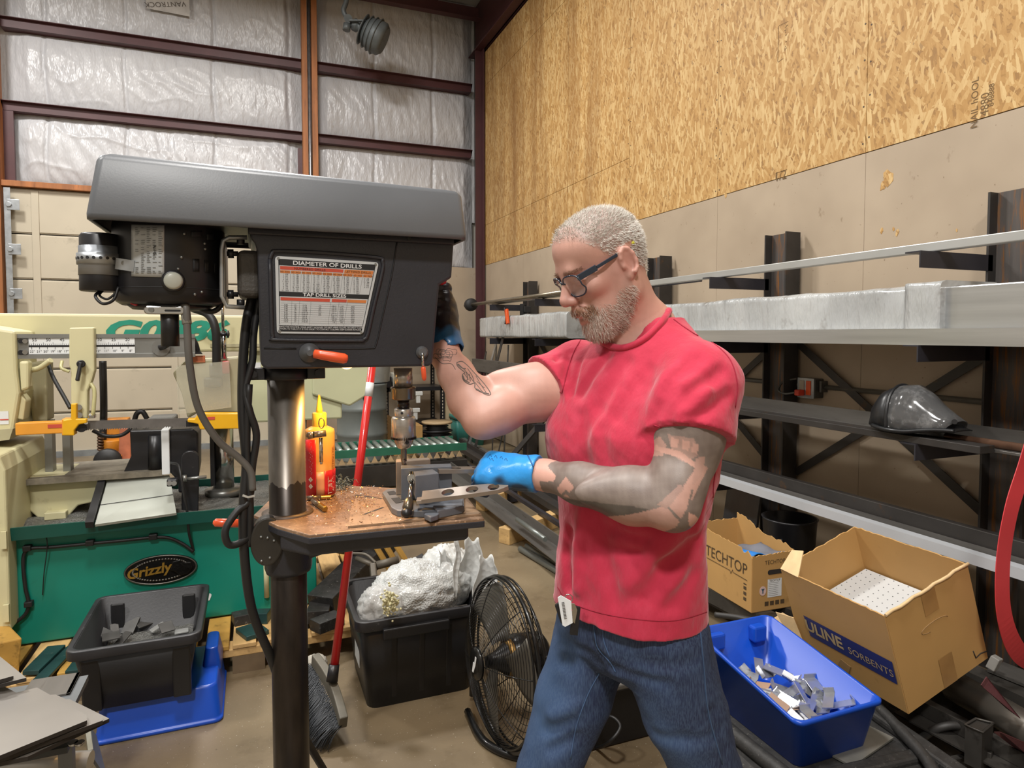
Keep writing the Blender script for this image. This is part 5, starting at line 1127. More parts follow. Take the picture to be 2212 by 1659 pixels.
# ---- big black tote with packing foam
BT = thing('storage_tote', 'large black tote overflowing with white packing foam and bubble wrap', 'tote', (.605, 2.71, 0))
part('tote_shell', tote_shell(.49, .45, .355, .07, .05, .006, .04), BLKP, BT, local=True)
part('tote_rim', rim_mb(.49, .45, .36, .04, .04, .016), M('black_rim', ''), BT, local=True, bevel=.003)
for x in (-.11, .0, .11): part('rib', MB().loft([[(x + a, -.2 - .024 * z / .3 + b, z) for a, b in ((-.012, 0), (.012, 0), (.012, .02), (-.012, .02))] for z in (.03, .3)], smooth=False), BLKP, BT, local=True, bevel=.004)
part('handle_lip', MB().b2((-.16, -.262, .29), (.1, -.238, .33)), BLKP, BT, local=True, bevel=.005)
for x in (-.15, .13): part('lid_slot', MB().b2((x, -.226, .3604), (x + .055, -.216, .361)), DARKGAP, BT, local=True)
part('paper_label', MB().b2((-.2285, -.1, .12), (-.2265, .02, .24)), WHITE, BT, local=True)
def foam_mat(nm, c, sc):
    t = NT(nm); v = t.coord(); t.b.inputs['Base Color'].default_value = (*lin(c), 1); t.b.inputs['Roughness'].default_value = .28
    t.b.inputs['Subsurface Radius'].default_value = (.02, .02, .02)
    n1 = t.n('ShaderNodeTexVoronoi'); n1.inputs['Scale'].default_value = sc; t.l(v, n1.inputs['Vector']); t.bump(n1.outputs['Distance'], .55, .006); return t.m
BUB = foam_mat('bubble_wrap', '#c9cccb', 130); FOAM = foam_mat('foam_sheet', '#d2d4d2', 40)
BAGM = NT('clear_bag'); BAGM.b.inputs['Base Color'].default_value = (.72, .73, .72, 1); BAGM.b.inputs['Roughness'].default_value = .12; BAGM.b.inputs['Alpha'].default_value = .55
BAGM.bump(BAGM.noise(BAGM.coord(), 14, 5), .6, .02)
def crumple(c, r, seed, nn=34, amp=.28, fr=9, flat=None):
    c = Vector(c); mb = MB(); rings = []
    for j in range(nn + 1):
        a = max(.02, min(math.pi - .02, math.pi * j / nn)); ring = []
        for i in range(nn * 2):
            b = math.pi * i / nn; d = Vector((math.sin(a) * math.cos(b), math.sin(a) * math.sin(b), -math.cos(a)))
            q = d * 1.3 + Vector((seed, seed * .7, 0))
            w = (1 - abs(noise.noise(q * 1.9))) * .6 + (1 - abs(noise.noise(q * 4.1))) * .35 + .25 * noise.noise(q * fr)
            s = 1 + amp * (w - .75); ring.append(c + Vector((d.x * r[0], d.y * r[1], d.z * r[2])) * s)
        rings.append(ring)
    return mb.loft(rings, True, False)
solo('bubble_wrap', crumple((.63, 2.67, .375), (.19, .16, .125), 3.1), BUB, 'crumpled bubble wrap heaped in the middle of the black tote', 'bubble wrap')
solo('plastic_bag', crumple((.475, 2.6, .36), (.105, .1, .085), 8.4, amp=.3), BAGM.m, 'crumpled clear plastic bag at the left end of the black tote', 'plastic bag')
FS = thing('foam_sheets', 'white foam sheets curling up out of the right end of the tote', 'foam sheet', (.78, 2.75, .3))
part('foam_bundle', crumple((.775, 2.73, .40), (.12, .14, .13), 5.5, amp=.34), FOAM, FS)
def curl(pix, d, hgt, wdt, nm, bend=.05, seed=0):
    pts = bez([P(u, v, d) for u, v in pix], 5); m = len(pts)
    def fn(a, b):
        k = min(m - 1, int(a * (m - 1) + .5)); p = pts[k]; ang = (b - .5) * 2.2
        return p + rgt * (wdt * math.sin(ang)) * (.6 + .4 * math.sin(math.pi * min(1, a * 1.2))) + fwd * (bend * math.cos(ang)) + upv * (.012 * math.sin(b * 9 + a * 5 + seed))
    part(nm, MB().grid(fn, m - 1, 14), FOAM, FS, solid=.003)
curl([(985, 1290), (984, 1240), (990, 1195), (984, 1165)], 2.66, .1, .012, 'foam_strip', .01)
curl([(1010, 1290), (1012, 1240), (1020, 1205), (1018, 1172)], 2.72, .1, .055, 'foam_sheet', .06, 1)
curl([(1040, 1330), (1045, 1280), (1052, 1245), (1050, 1212)], 2.66, .1, .055, 'foam_sheet', .07, 2)
curl([(970, 1300), (965, 1250), (962, 1215), (955, 1196)], 2.74, .1, .03, 'foam_sheet', .03, 3)
sf = MB()
for k in range(170):
    p = P(843 + RN.gauss(0, 8), 1302 + RN.gauss(0, 12), 2.5 + RN.gauss(0, .008)); sf.ball(p, RN.uniform(.003, .007), 6, 4)
o = solo('foam_crumbs', sf, M('cream_foam', '#d9d5ae', .7), 'clump of cream foam crumbs on the plastic bag', 'foam crumbs'); o['kind'] = 'stuff'
# ---- push broom
BRM = thing('push_broom', 'red handled push broom with dark bristles leaning by the drill column', 'broom', onZ(705, 1560, 0))
REDP = M('broom_red', '#c8201f', .3, 0, .05, 6, coat=.3)
b0 = P(722, 1440, 2.42); b1 = P(745, 1200, 2.5); dirb = (P(803, 800, 2.62) - b0)
top_ = b0 + dirb * 1.25
part('handle', MB().cyl(b0, top_, .0155, n=18), REDP, BRM)
part('handle_label', MB().cyl(b0 + dirb * .905, b0 + dirb * .955, .0158, n=18), WHITE, BRM)
part('ferrule', MB().cyl(P(717, 1472, 2.405), P(722, 1435, 2.42), .021, .019, n=16), BLACKP, BRM)
h0 = P(680, 1425, 2.55); h1 = P(742, 1562, 2.30); hc = [h0.lerp(h1, k / 8) + Vector((.012 * math.sin(math.pi * k / 8), 0, .012 * math.sin(math.pi * k / 8))) for k in range(9)]
part('broom_head', MB().ribbon(hc, (0, 0, 1), .055, .03), M('broom_block', '#5f5b50', .55, 0, .1, 20), BRM, bevel=.004)
bm_ = MB(); sd = (h1 - h0).normalized(); out = (P(668, 1500, 2.4) - P(712, 1495, 2.42)); out.z = 0; out.normalize()
for k in range(62):
    for j in range(9):
        p = h0.lerp(h1, (k + RN.random()) / 62) + out * (.004 + .004 * j) + Vector((0, 0, -.01))
        e = p + out * (.055 + .022 * j / 9 + RN.uniform(-.006, .006)) + sd * (RN.uniform(-.008, .012) + .014 * (k / 62)) + Vector((0, 0, -p.z * (.75 + .25 * RN.random()) + .012))
        bm_.tube([p, p.lerp(e, .5) + out * .008, e], .0014, 3)
part('bristles', bm_, M('bristle', '#33363a', .5, 0, .2, 60), BRM, kind='stuff')
solo('paper_scrap', crumple(onZ(680, 1432, .04), (.05, .04, .035), 12.2, 14, .5), M('scrap_white', '#b9b4a8', .7), 'crumpled white paper scrap under the pallet edge by the broom', 'scrap')
# ---- drum fan
FAN = thing('floor_fan', 'black wire grille floor fan turned towards the drill press', 'fan', onZ(1100, 1625, 0))
fc = P(1086, 1424, 2.33); fn_ = (-rgt * .9 - fwd * .43 + Vector((0, 0, .04))).normalized(); fx, fy, _ = frame(fn_, (0, 0, 1)); FR = .278
FB = M('fan_black', '#191919', .3, .4, .1, 20, coat=.2)
def fring(r, off): return [fc + fn_ * off + fx * (r * math.cos(6.2832 * k / 48)) + fy * (r * math.sin(6.2832 * k / 48)) for k in range(48)]
def dome(r, s): return s * (.022 + .075 * (1 - (r / FR) ** 2.4))
g = MB()
for k in range(25): r = .055 + (FR - .055) * k / 24; g.tube(fring(r, dome(r, 1)), .00125, 4, True)
part('front_grille', g, FB, FAN)
g = MB()
for k in range(12): r = .07 + (FR - .07) * k / 11; g.tube(fring(r, dome(r, -1.15)), .0013, 4, True)
part('rear_grille', g, FB, FAN)
g = MB()
for s, n_ in ((1, 8), (-1.15, 14)):
    for k in range(n_):
        a = 6.2832 * k / n_ + .2; d = fx * math.cos(a) + fy * math.sin(a)
        g.tube([fc + d * r + fn_ * dome(r, s) for r in [.05 + (FR - .05) * j / 8 for j in range(9)]], .002, 4)
part('grille_spokes', g, FB, FAN)
part('outer_ring', MB().tube(fring(FR + .003, 0.0), .008, 8, True).tube(fring(FR + .002, .02), .004, 6, True).tube(fring(FR + .002, -.022), .004, 6, True), FB, FAN)
hb = part('hub_badge', MB().lathe([(.055, 0), (.052, .008), (.03, .012), (.002, .013)], fc + fn_ * dome(.03, 1), fn_, n=28), FB, FAN)
part('badge_mark', MB().prism([(-.012, -.03), (.0, -.03), (.014, .0), (.02, .03), (.008, .03), (.004, .005), (-.006, .005)], fc + fn_ * (dome(.03, 1) + .0135), fx.cross(fn_), fx, fn_, .001), WHITE, hb)
BLD = M('fan_blade', '#6e6a62', .45, .5, .08, 6)
for k in range(3):
    a0 = 6.2832 * k / 3 + .5
    def fnb(a, b):
        r = .06 + .2 * a; th = a0 + (b - .5) * (1.15 - .25 * a) + .25 * a; d = fx * math.cos(th) + fy * math.sin(th)
        return fc + d * r + fn_ * (.035 * (b - .5))
    part('blade', MB().grid(fnb, 8, 8), BLD, FAN, solid=.003)
part('motor', MB().lathe([(.05, -.17), (.075, -.15), (.08, -.05), (.06, -.02), (.03, .03), (.02, .06)], fc, fn_, n=28), FB, FAN)
part('motor_coil', MB().lathe([(.055, -.045), (.066, -.04), (.066, -.015), (.055, -.01)], fc, fn_, n=28), M('copper_coil', '#8a6a38', .4, .6, .3, 80), FAN)
foot = []
for k in range(25):
    a = math.pi * k / 24; foot.append(fc + fy * (FR * 1.06 * math.cos(a)) + fx * (-FR * 1.0 * math.sin(a)))
zmin = min(p.z for p in foot)
st_ = [Vector((p.x, p.y, .016 if p.z < .06 else p.z)) for p in foot]
part('yoke', MB().tube([fc + fy * (FR * 1.05 * math.cos(math.pi * k / 20)) - fx * (FR * 1.04 * math.sin(math.pi * k / 20)) for k in range(21)], .011, 8), FB, FAN)
u0 = onZ(1010, 1545, 0); u1 = onZ(1045, 1610, 0); u2 = onZ(1120, 1645, 0); u3 = onZ(1200, 1640, 0); u4 = onZ(1230, 1580, 0); u5 = onZ(1180, 1520, 0)
part('stand', MB().tube([p + Vector((0, 0, .016)) for p in bez([u0, u1, u2, u3, u4, u5], 6)], .014, 8), FB, FAN)
part('stand_upright', MB().tube([fc + fy * (FR * 1.05), fc + fy * (FR * 1.05) - Vector((0, 0, fc.z - .02))], .011, 8), FB, FAN)
part('stand_upright', MB().tube([fc - fy * (FR * 1.05), fc - fy * (FR * 1.05) - Vector((0, 0, fc.z - .02))], .011, 8), FB, FAN)
# ---- behind the tote: drum, slats, tray, frame
t = thing('brown_drum', 'dark brown glossy drum lying behind the drill table', 'drum', onZ(705, 1300, 0))
part('drum_body', MB().lathe([(.1, 0), (.13, .02), (.135, .28), (.12, .3)], (.42, 3.55, .3), (.25, .1, 1), n=28), M('drum_brown', '#2f1c17', .25, 0, .2, 6, .2, 10), t)
part('drum_hoop', MB().lathe([(.137, .14), (.14, .15), (.137, .16)], (.42, 3.55, .3), (.25, .1, 1), n=28, caps=False), MILL, t)
for k in range(3):
    a = Vector((.60 + .04 * k, 3.40 - .03 * k, .24 + .02 * k)); solo('wood_slat', MB().beam(a + Vector((.16, -.15, -.22)), a + Vector((-.08, .1, .22)), .035, .012), WOODY, ('splintered yellow wood slat behind the broom handle, nearest it', 'middle one of the three yellow wood slats behind the tote', 'yellow wood slat lying furthest right behind the tote')[k], 'wood slat', 'splintered slats', bevel=.002)
q = [P(812, 1252, 3.05), P(912, 1194, 3.2), P(935, 1225, 3.05), P(900, 1252, 2.98)]
nn_ = (q[1] - q[0]).cross(q[2] - q[0]).normalized()
solo('black_tray', MB().add([p for p in q] + [p + nn_ * .02 for p in q], [(0, 1, 2, 3), (7, 6, 5, 4), (0, 4, 5, 1), (1, 5, 6, 2), (2, 6, 7, 3), (3, 7, 4, 0)]), BLKP, 'flat black tray tilted up behind the black tote', 'tray', bevel=.004)
CLG = M('caulk_grey', '#6b655a', .5, .2)
t = thing('caulking_gun', 'grey caulking gun frame lying behind the tote', 'caulking gun', onZ(800, 1240, .1))
part('frame_rod', MB().cyl(P(770, 1205, 3.2), P(810, 1222, 3.15), .012), CLG, t); part('grip', MB().beam(P(805, 1220, 3.15), P(808, 1252, 3.1), .03, .05), CLG, t, bevel=.008)
part('trigger', MB().tube(bez([P(760, 1195, 3.2), P(790, 1198, 3.18), P(812, 1216, 3.15)]), .007), CLG, t); part('barrel', MB().cyl(P(812, 1222, 3.15), P(860, 1210, 3.2), .02), CLG, t)
# ---- steel drum, shelf and stores along the far wall
BR = thing('steel_drum', 'grey steel drum standing at the far wall', 'drum', (1.18, 7.75, 0))
DG = M('drum_grey', '#6f7573', .4, .2, .06, 3)
def dr(r, z): return (r, z)
part('drum_body', MB().lathe([(.285, 0), (.29, .01), (.285, .03), (.285, .28), (.298, .3), (.285, .32), (.285, .57), (.298, .59), (.285, .61), (.285, .85), (.292, .87), (.285, .88)], (1.18, 7.75, 0), n=40), DG, BR)
solo('plastic_tub', MB().lathe([(.16, .885), (.2, .9), (.215, 1.12), (.225, 1.13), (.2, 1.13), (.19, .93)], (1.3, 7.75, 0), n=28), M('tub_milky', '#b9bcbb', .3), 'milky plastic tub on the grey steel drum', 'tub')
solo('plastic_film', crumple((1.06, 7.7, 1.02), (.17, .15, .13), 2.2, 20, .3), M('film_white', '#c0c4c6', .25), 'bunched clear film on the left of the steel drum lid', 'film')
SHF = thing('steel_shelf', 'black perforated steel shelf unit at the far wall', 'shelf', (1.9, 8.5, 0))
for x, y in ((1.55, 8.3), (2.28, 8.3), (1.55, 8.8), (2.28, 8.8)): 
    part('upright', MB().b2((x, y, 0), (x + .05, y + .004, 1.75)).b2((x, y, 0), (x + .004, y + .05, 1.75)), BLACKP, SHF)
    hm = MB()
    for k in range(40): hm.b2((x + .018, y - .001, .06 + .042 * k), (x + .03, y, .085 + .042 * k))
    part('upright_holes', hm, M('hole_pale', '#a59a88', .6), SHF, kind='stuff')
for z in (.25, .72, 1.25): part('shelf_board', MB().b2((1.55, 8.3, z), (2.33, 8.8, z + .05)), BLACKP, SHF)
part('shelf_brace', MB().beam((2.3, 8.29, 1.2), (2.06, 8.29, 1.75), .03, .006), BLACKP, SHF)
solo('cream_panel', MB().b2((2.345, 8.33, 0), (2.44, 8.35, 1.4)), M('panel_cream', '#b3a080', .6), 'tall cream strip board standing beside the black shelf', 'board')
solo('grey_machine', MB().b2((1.5, 8.2, .78), (1.62, 8.5, .92)), BLACKP, 'small black device on the middle shelf by the drum', 'device', bevel=.008)
solo('white_box', MB().b2((1.64, 8.22, .775), (1.82, 8.5, .96)), M('box_pale', '#a9a89e', .5), 'pale box on the middle shelf beside the black device', 'box', bevel=.008)
for k, (u, v) in enumerate(((905, 850), (899, 886))): 
    p = onY(u, v, 8.2); solo('shelf_clip', MB().box(p, (.09, .05, .05)).box(p + Vector((-.01, 0, -.07)), (.05, .04, .1)), M('clip_white', '#c9cbc8', .5), ('white hook clip on the shelf edge, the upper one', 'white hook clip on the shelf edge, the lower one')[k], 'clip', bevel=.006)
solo('carton', MB().b2((1.55, 7.75, 0), (1.9, 8.15, .35)).b2((1.55, 7.75, .35), (1.556, 8.15, .45)), CARD, 'open brown carton in front of the black shelf', 'carton', bevel=.004)
SP = thing('cable_spool', 'spool of black cable with pale wooden flanges on the floor', 'spool', (2.12, 7.9, 0))
FLW = M('flange_wood', '#b79d78', .6)
for z in (.02, .36): part('flange', MB().lathe([(.02, z - .012), (.19, z - .012), (.19, z + .012), (.02, z + .012)], (2.12, 7.9, 0), n=32), FLW, SP)
part('cable_winding', MB().lathe([(.12 + .025 * (k % 2), .033 + .0148 * k) for k in range(22)], (2.12, 7.9, 0), n=32), CABLE, SP)
for k in range(4): part('loose_turn', MB().tube([(2.12 + (.15 + .01 * k) * math.cos(6.2832 * j / 24), 7.9 + (.15 + .01 * k) * math.sin(6.2832 * j / 24), .07 + .06 * k + .012 * math.sin(6.2832 * j / 24 + k)) for j in range(24)], .014, 6, True), CABLE, SP)
GT = thing('green_tote', 'teal lidded tote by the far corner', 'tote', (2.62, 8.25, 0))
TG = M('tote_teal', '#2f6f66', .45, 0, .06, 4)
part('tote_shell', tote_shell(.42, .4, .4, .06, .06, .01), TG, GT, local=True); part('tote_rim', rim_mb(.42, .4, .405, .05), TG, GT, local=True)
part('tote_fill', MB().b2((-.18, -.17, .3), (.18, .17, .36)), M('fill_grey', '#8f9290', .6), GT, local=True)
part('paper_label', MB().b2((-.03, -.205, .2), (.06, -.196, .3)), WHITE, GT, local=True)
solo('paper_bundle', MB().box((2.55, 8.12, .44), (.16, .1, .08), (.3, .5, .2)), M('paper_grey', '#b7b9b8', .6), 'grey paper bundle sticking out of the teal tote', 'paper')
# ---- roller conveyor on the floor
CV = thing('roller_conveyor', 'green gravity roller conveyor lying on the floor behind the drill', 'conveyor', (1.0, 6.4, 0))
CG = M('conveyor_green', '#2c6a54', .45, 0, .1, 8)
cy0, cy1, cx0, cx1, czz = 6.15, 6.62, .55, 1.95, .36
for y in (cy0, cy1): part('side_rail', MB().b2((cx0, y, czz - .05), (cx1, y + .02, czz + .02)), CG, CV)
part('base_beam', MB().b2((cx0, cy0 - .02, .02), (cx1, cy0 + .1, .22)), MILL, CV)
x = cx0 + .05
RL = M('roller_steel', '#8a938c', .35, .6)
while x < cx1 - .03:
    part('roller', MB().cyl((x, cy0 + .02, czz), (x, cy1, czz), .026, n=12), RL, CV); part('roller_cap', MB().prism([(-.03, -.06), (.03, -.06), (0, .0)], (x, cy0 - .004, czz - .05), (1, 0, 0), (0, 0, 1), (0, 1, 0), .02), M('flange_wood', ''), CV); x += .075
# ---- long steel on the floor and its timbers
for k, (pa, pb, w, h, z, mt, lab) in enumerate((((890, 962), (1290, 1262), .13, .006, .135, GREYST, 'wide worn steel angle lying across the timbers, nearest the camera'),
        ((985, 960), (1290, 1150), .09, .05, .14, MILL, 'dark steel channel lying across the timbers behind the angle'),
        ((1000, 950), (1290, 1115), .05, .05, .14, GREYST, 'square steel tube on the timbers nearest the wall'),
        ((965, 975), (1290, 1185), .03, .03, .14, BLKST, 'thin black bar on the timbers between angle and channel'))):
    a = onZ(*pa, z); b = onZ(*pb, z); sx = (b - a).cross(Vector((0, 0, 1))).normalized()
    m = MB().beam(a, b, w, h, (0, 0, 1))
    if k < 2: m.beam(a - sx * w * .48 + Vector((0, 0, .035)), b - sx * w * .48 + Vector((0, 0, .035)), .008, .075, (0, 0, 1))
    solo('floor_bar', m, mt, lab, 'bar')
for k, (u0, v0, u1, v1, lab) in enumerate(((1092, 1178, 1230, 1128, 'short pale timber under the steel bars, nearest the camera'), (1040, 1105, 1120, 1080, 'short pale timber under the steel bars, further away'))):
    a = onZ(u0, v0, .0); b = onZ(u1, v1, .0)
    solo('timber', MB().beam(a + Vector((0, .03, .055)), b + Vector((0, .03, .055)), .1, .11, (0, 0, 1)), WOOD, lab, 'timber', bevel=.004)
PIPEL = ('nearest grey pipe of the four on the floor, leftmost', 'second grey pipe from the left on the floor', 'third grey pipe from the left on the floor', 'rightmost grey pipe of the four, nearest the timber')
for k in range(4):
    a = onZ(1124 + 14 * k, 1192 - 6 * k, 0); d = Vector((.10, -.95, 0)).normalized()
    t_ = solo('conduit_pipe', MB().cyl(a + Vector((0, 0, .021)), a + d * 1.1 + Vector((0, 0, .021)), .02, n=14), M('pipe_galv', '#7f8481', .35, .6), PIPEL[k], 'pipe', 'pipes by the timber')
a = onZ(1117, 1122, .2); b = onZ(1178, 1165, .2)
solo('conduit_pipe', MB().cyl(a, b, .016, n=12), M('pipe_galv', ''), 'short grey pipe lying on the worn steel angle', 'pipe')
for k, (u, v, w) in enumerate(((1052, 1105, .12), (1140, 1090, .2))):
    p = onZ(u, v, 0); solo('dark_block', MB().box(p + Vector((.25 + .1 * k, .3, .07)), (w, .3, .12), (0, 0, .2)), BLKST, ('dark steel block under the far end of the bars', 'dark steel block behind the nearer timber')[k], 'block', bevel=.004)
# leaning lengths behind the right forearm
for k, (u0, v0, u1, v1, w, mt, lab) in enumerate(((1010, 930, 1000, 975, .09, MILL, 'broad dark length leaning under the raised elbow, leftmost'), (1030, 925, 1018, 985, .05, GREYST, 'pale grey length leaning right of the broad dark one'), (1085, 940, 1075, 985, .06, MILL, 'dark strip standing between elbow and glove'))):
    a = onX(u0, v0, 2.75); b = onX(u1, v1, 2.6); d = b - a; bt_ = a + d * (a.z / -d.z); tp = a - d * .8
    solo('leaning_length', MB().beam(bt_, tp, w, .012, (1, 0, 0)), mt, lab, 'bar')
solo('dark_diagonal', MB().beam(onX(1085, 1010, 2.5), onX(1180, 900, 2.9), .07, .02, (1, 0, 0)), MILL, 'dark diagonal steel strut leaning to the rack behind the hands', 'strut')
# ---- black box between the legs
t = thing('power_supply', 'black metal box on the floor seen between the legs', 'box', onZ(1330, 1612, 0))
pbx = onZ(1330, 1610, 0)
part('housing', MB().b2((pbx.x - .12, pbx.y, .0), (pbx.x + .4, pbx.y + .3, .2)), BLKP, t, bevel=.008)
part('lid', MB().b2((pbx.x - .13, pbx.y - .01, .2), (pbx.x + .41, pbx.y + .31, .222)), M('lid_grey', '#6c6a66', .45), t, bevel=.006)
part('cord', MB().tube(bez([onZ(1265, 1600, .01), onZ(1290, 1615, .01), P(1320, 1600, 2.2), P(1340, 1570, 2.22), P(1320, 1548, 2.25), P(1285, 1552, 2.28)]), .006), CABLE, t)
# ================================================================== RIGHT FOREGROUND: TRAY, BINS, BOXES, SCRAP STEEL
# ---- big black tray on the floor carrying the blue bin
TR = thing('floor_tray', 'big black plastic tray on the floor under the blue bin', 'tray', (1.72, 1.6, 0))
DUST = M('dusty_plastic', '#2b2a29', .6, 0, .25, 40, .3, 160, dirt='#6d6a64', dirtamt=.62)
rl = [onZ(u, v, .15) for u, v in ((1566, 1560), (1620, 1605), (1730, 1690))]
rr = [onZ(u, v, .15) for u, v in ((1735, 1352), (1790, 1412), (1880, 1508), (1960, 1590), (2010, 1650), (2030, 1700))]
part('tray_floor', MB().prism([(1.36, .9), (2.0, .9), (2.05, 2.05), (1.42, 2.05)], (0, 0, 0), (1, 0, 0), (0, 1, 0), (0, 0, 1), .118), DUST, TR, bevel=.02, seg=3)
part('tray_rim', MB().tube([Vector((p.x, p.y, .145)) for p in bez(rr, 6)], .019, 10), DUST, TR)
part('tray_rim', MB().tube([Vector((p.x, p.y, .135)) for p in bez(rl, 6)], .025, 10), DUST, TR)
part('tray_rib', MB().beam((1.44, 1.45, .122), (1.95, 1.40, .122), .05, .03), DUST, TR, bevel=.01)
part('tray_rib', MB().beam((1.95, 1.2, .13), (2.02, 1.8, .13), .06, .03), DUST, TR, bevel=.01)
# ---- blue bin with aluminium offcuts
ZR, ZBN = .285, .12
bx0, bx1, by0, by1 = 1.50, 1.86, 1.465, 1.985
BN = thing('blue_bin', 'blue plastic bin full of aluminium offcuts beside the man', 'bin', ((bx0 + bx1) / 2, (by0 + by1) / 2, ZBN))
def bring(dx, dy, z, zend=0.0):
    out = []
    for x, y in rrect(bx1 - bx0 - 2 * dx, by1 - by0 - 2 * dy, .03, 5):
        k = max(0, min(1, (y - (.5 * (by1 - by0) - .11)) / .05)); out.append((x, y, z - ZBN + zend * k * k * (3 - 2 * k)))
    return out
part('bin_shell', MB().loft([bring(.035, .035, ZBN), bring(.008, .008, ZR - .012, .07), bring(0, 0, ZR - .012, .07), bring(0, 0, ZR, .07), bring(.006, .006, ZR + .003, .07), bring(.012, .012, ZR, .07), bring(.04, .04, ZBN + .006)]), BLUEP, BN, local=True)
part('stack_pocket', MB().box((-.11, .225, .19), (.1, .03, .06)), BLUEP, BN, local=True, bevel=.008)
part('stack_pocket', MB().box((.1, .225, .19), (.06, .04, .06)), BLUEP, BN, local=True, bevel=.008)
ALO = M('offcut_aluminium', '#bfc1c4', .28, .75, .08, 12); ALP = M('offcut_masked', '#9c7d66', .5)
spots = [(1600, 1452), (1618, 1470), (1640, 1440), (1652, 1452), (1640, 1480), (1680, 1450), (1700, 1465), (1720, 1470), (1660, 1492), (1690, 1490), (1716, 1490), (1735, 1500), (1748, 1490), (1660, 1515), (1680, 1520), (1700, 1512), (1724, 1520), (1745, 1520), (1765, 1515), (1780, 1528), (1800, 1500), (1812, 1522), (1700, 1535), (1730, 1540), (1752, 1545), (1640, 1500), (1625, 1490), (1765, 1480), (1790, 1512), (1715, 1550)]
loc_words = ['far end', 'left side', 'middle', 'right side', 'near end']
WL = 'far-left far-middle far-right left upper-left upper-middle upper-right centre-left centre centre-right lower-left lower-middle lower-right near-left near-middle near-right'.split()
for k, (u, v) in enumerate(spots):
    z = .205 + .035 * RN.random(); p = onZ(u, v, z); p.x = min(max(p.x, bx0 + .05), bx1 - .05); p.y = min(max(p.y, by0 + .07), by1 - .07)
    rot = Euler((RN.uniform(-.7, .7), RN.uniform(-.6, .6), RN.uniform(0, 3.1))).to_matrix(); L = RN.uniform(.06, .1); w = RN.uniform(.032, .045); m = MB()
    def seg(c, s): m.box(p + rot @ Vector(c), s, rot)
    seg((0, 0, 0), (L, w, .003))
    if k % 3 != 2: seg((L / 2 - .0015, 0, .008), (.003, w, .018))
    if k % 3 == 0: seg((-L / 2 + .0015, 0, .008), (.003, w, .018))
    solo('aluminium_offcut', m, ALP if k in (4, 14, 22) else ALO, 'short bent aluminium profile offcut lying in the blue bin', 'offcut', 'offcuts in the blue bin')
# ---- tilted sorbent carton
UO = Vector((1.9968, 1.4896, .1984)); RU = Matrix.Rotation(-.0271, 3, 'Z') @ Matrix.Rotation(-.3256, 3, 'Y'); UW, UD, UH = .3905, .4595, .3645
def ub(x, y, z): return UO + RU @ Vector((x, y, z))
UB = thing('sorbent_carton', 'tilted open brown carton with a blue printed band on the scrap steel', 'carton', UO)
def wall(nm, p00, p10, seedw, par, fn, top, mat_=None, n=26, th=.005, torn=.006):
    """one carton side; fn maps (s, height) to a point, top gives height along s"""
    def g(a, b): h = top(a) * b; return fn(a, h + (torn * wr_noise(a * 22, seedw, 1) if b == 1 else 0))
    return part(nm, MB().grid(g, n, 3, False), mat_ or CARD, par, solid=th)
wl_ = wall('side_left', 0, 0, 1.1, UB, lambda a, h: ub(0, UD * a, h), lambda a: UH)
wf = wall('side_front', 0, 0, 2.2, UB, lambda a, h: ub(UW * a, 0, h), lambda a: UH)
wall('side_right', 0, 0, 3.3, UB, lambda a, h: ub(UW, UD * a, h), lambda a: UH)
wall('side_back', 0, 0, 4.4, UB, lambda a, h: ub(UW * a, UD, h), lambda a: UH)
part('bottom', MB().add([ub(0, 0, 0), ub(UW, 0, 0), ub(UW, UD, 0), ub(0, UD, 0)], [(0, 1, 2, 3)]), CARD, UB, solid=.006)
BND = M('band_navy', '#27306b', .5, 0, .05, 6)
m = MB().add([ub(-.0045, .385, .105), ub(-.0045, .012, .105), ub(-.0045, .012, .19), ub(-.0045, .395, .19)], [(0, 1, 2, 3)])
part('printed_band', m, BND, wl_)
upd = RU @ Vector((0, 0, 1)); rdd = RU @ Vector((0, -1, 0))
part('printed_name', text_mb('ULINE', .064, ub(-.005, .308, .15), rdd, upd, .0008, bold=.002), M('print_tan', '#b09a75', .6), wl_)
part('printed_word', text_mb('SORBENTS', .038, ub(-.005, .108, .14), rdd, upd, .0008), M('print_tan', ''), wl_)
part('printed_blot', MB().prism([(0, 0), (.05, .01), (.07, .05), (.03, .06), (.01, .03)], ub(-.0045, .28, .015), rdd, upd, RU @ Vector((-1, 0, 0)), .0005), M('print_faint', '#9a7a52', .6), wl_)
TAPE = M('packing_tape', '#a17a4a', .25)
part('tape', MB().add([ub(.17, -.0035, 0), ub(.235, -.0035, 0), ub(.235, -.0045, .11), ub(.17, -.0045, .11)], [(0, 1, 2, 3)]), TAPE, wf)
part('tape', MB().add([ub(.16, -.004, .28), ub(.225, -.004, .28), ub(.225, -.004, UH), ub(.16, -.004, UH)], [(0, 1, 2, 3)]), TAPE, wf)
part('tear_mark', MB().tube([ub(.33, -.004, .06), ub(.335, -.004, .03), ub(.36, -.004, .035), ub(.388, -.004, .028)], .002, 5), DARKGAP, wf)
part('hand_hole_crease', MB().tube([ub(.15 + .09 * math.cos(6.28 * k / 16) * .7 + .04, -.0035, .235 + .015 * math.sin(6.28 * k / 16)) for k in range(12)], .0012, 5), M('print_faint', ''), wf)
fl = [ub(0, UD * .86, UH), ub(0, UD, UH), ub(.06, UD * 1.03, UH + .03), ub(.085, UD * .9, UH + .03)]
part('torn_flap', MB().add([ub(-.004, UD * .8, UH - .003), ub(-.004, UD * .995, UH), ub(.07, UD * 1.0, UH + .045), ub(.085, UD * .9, UH + .05)], [(0, 1, 2, 3)]), CARDL, UB, solid=.004)
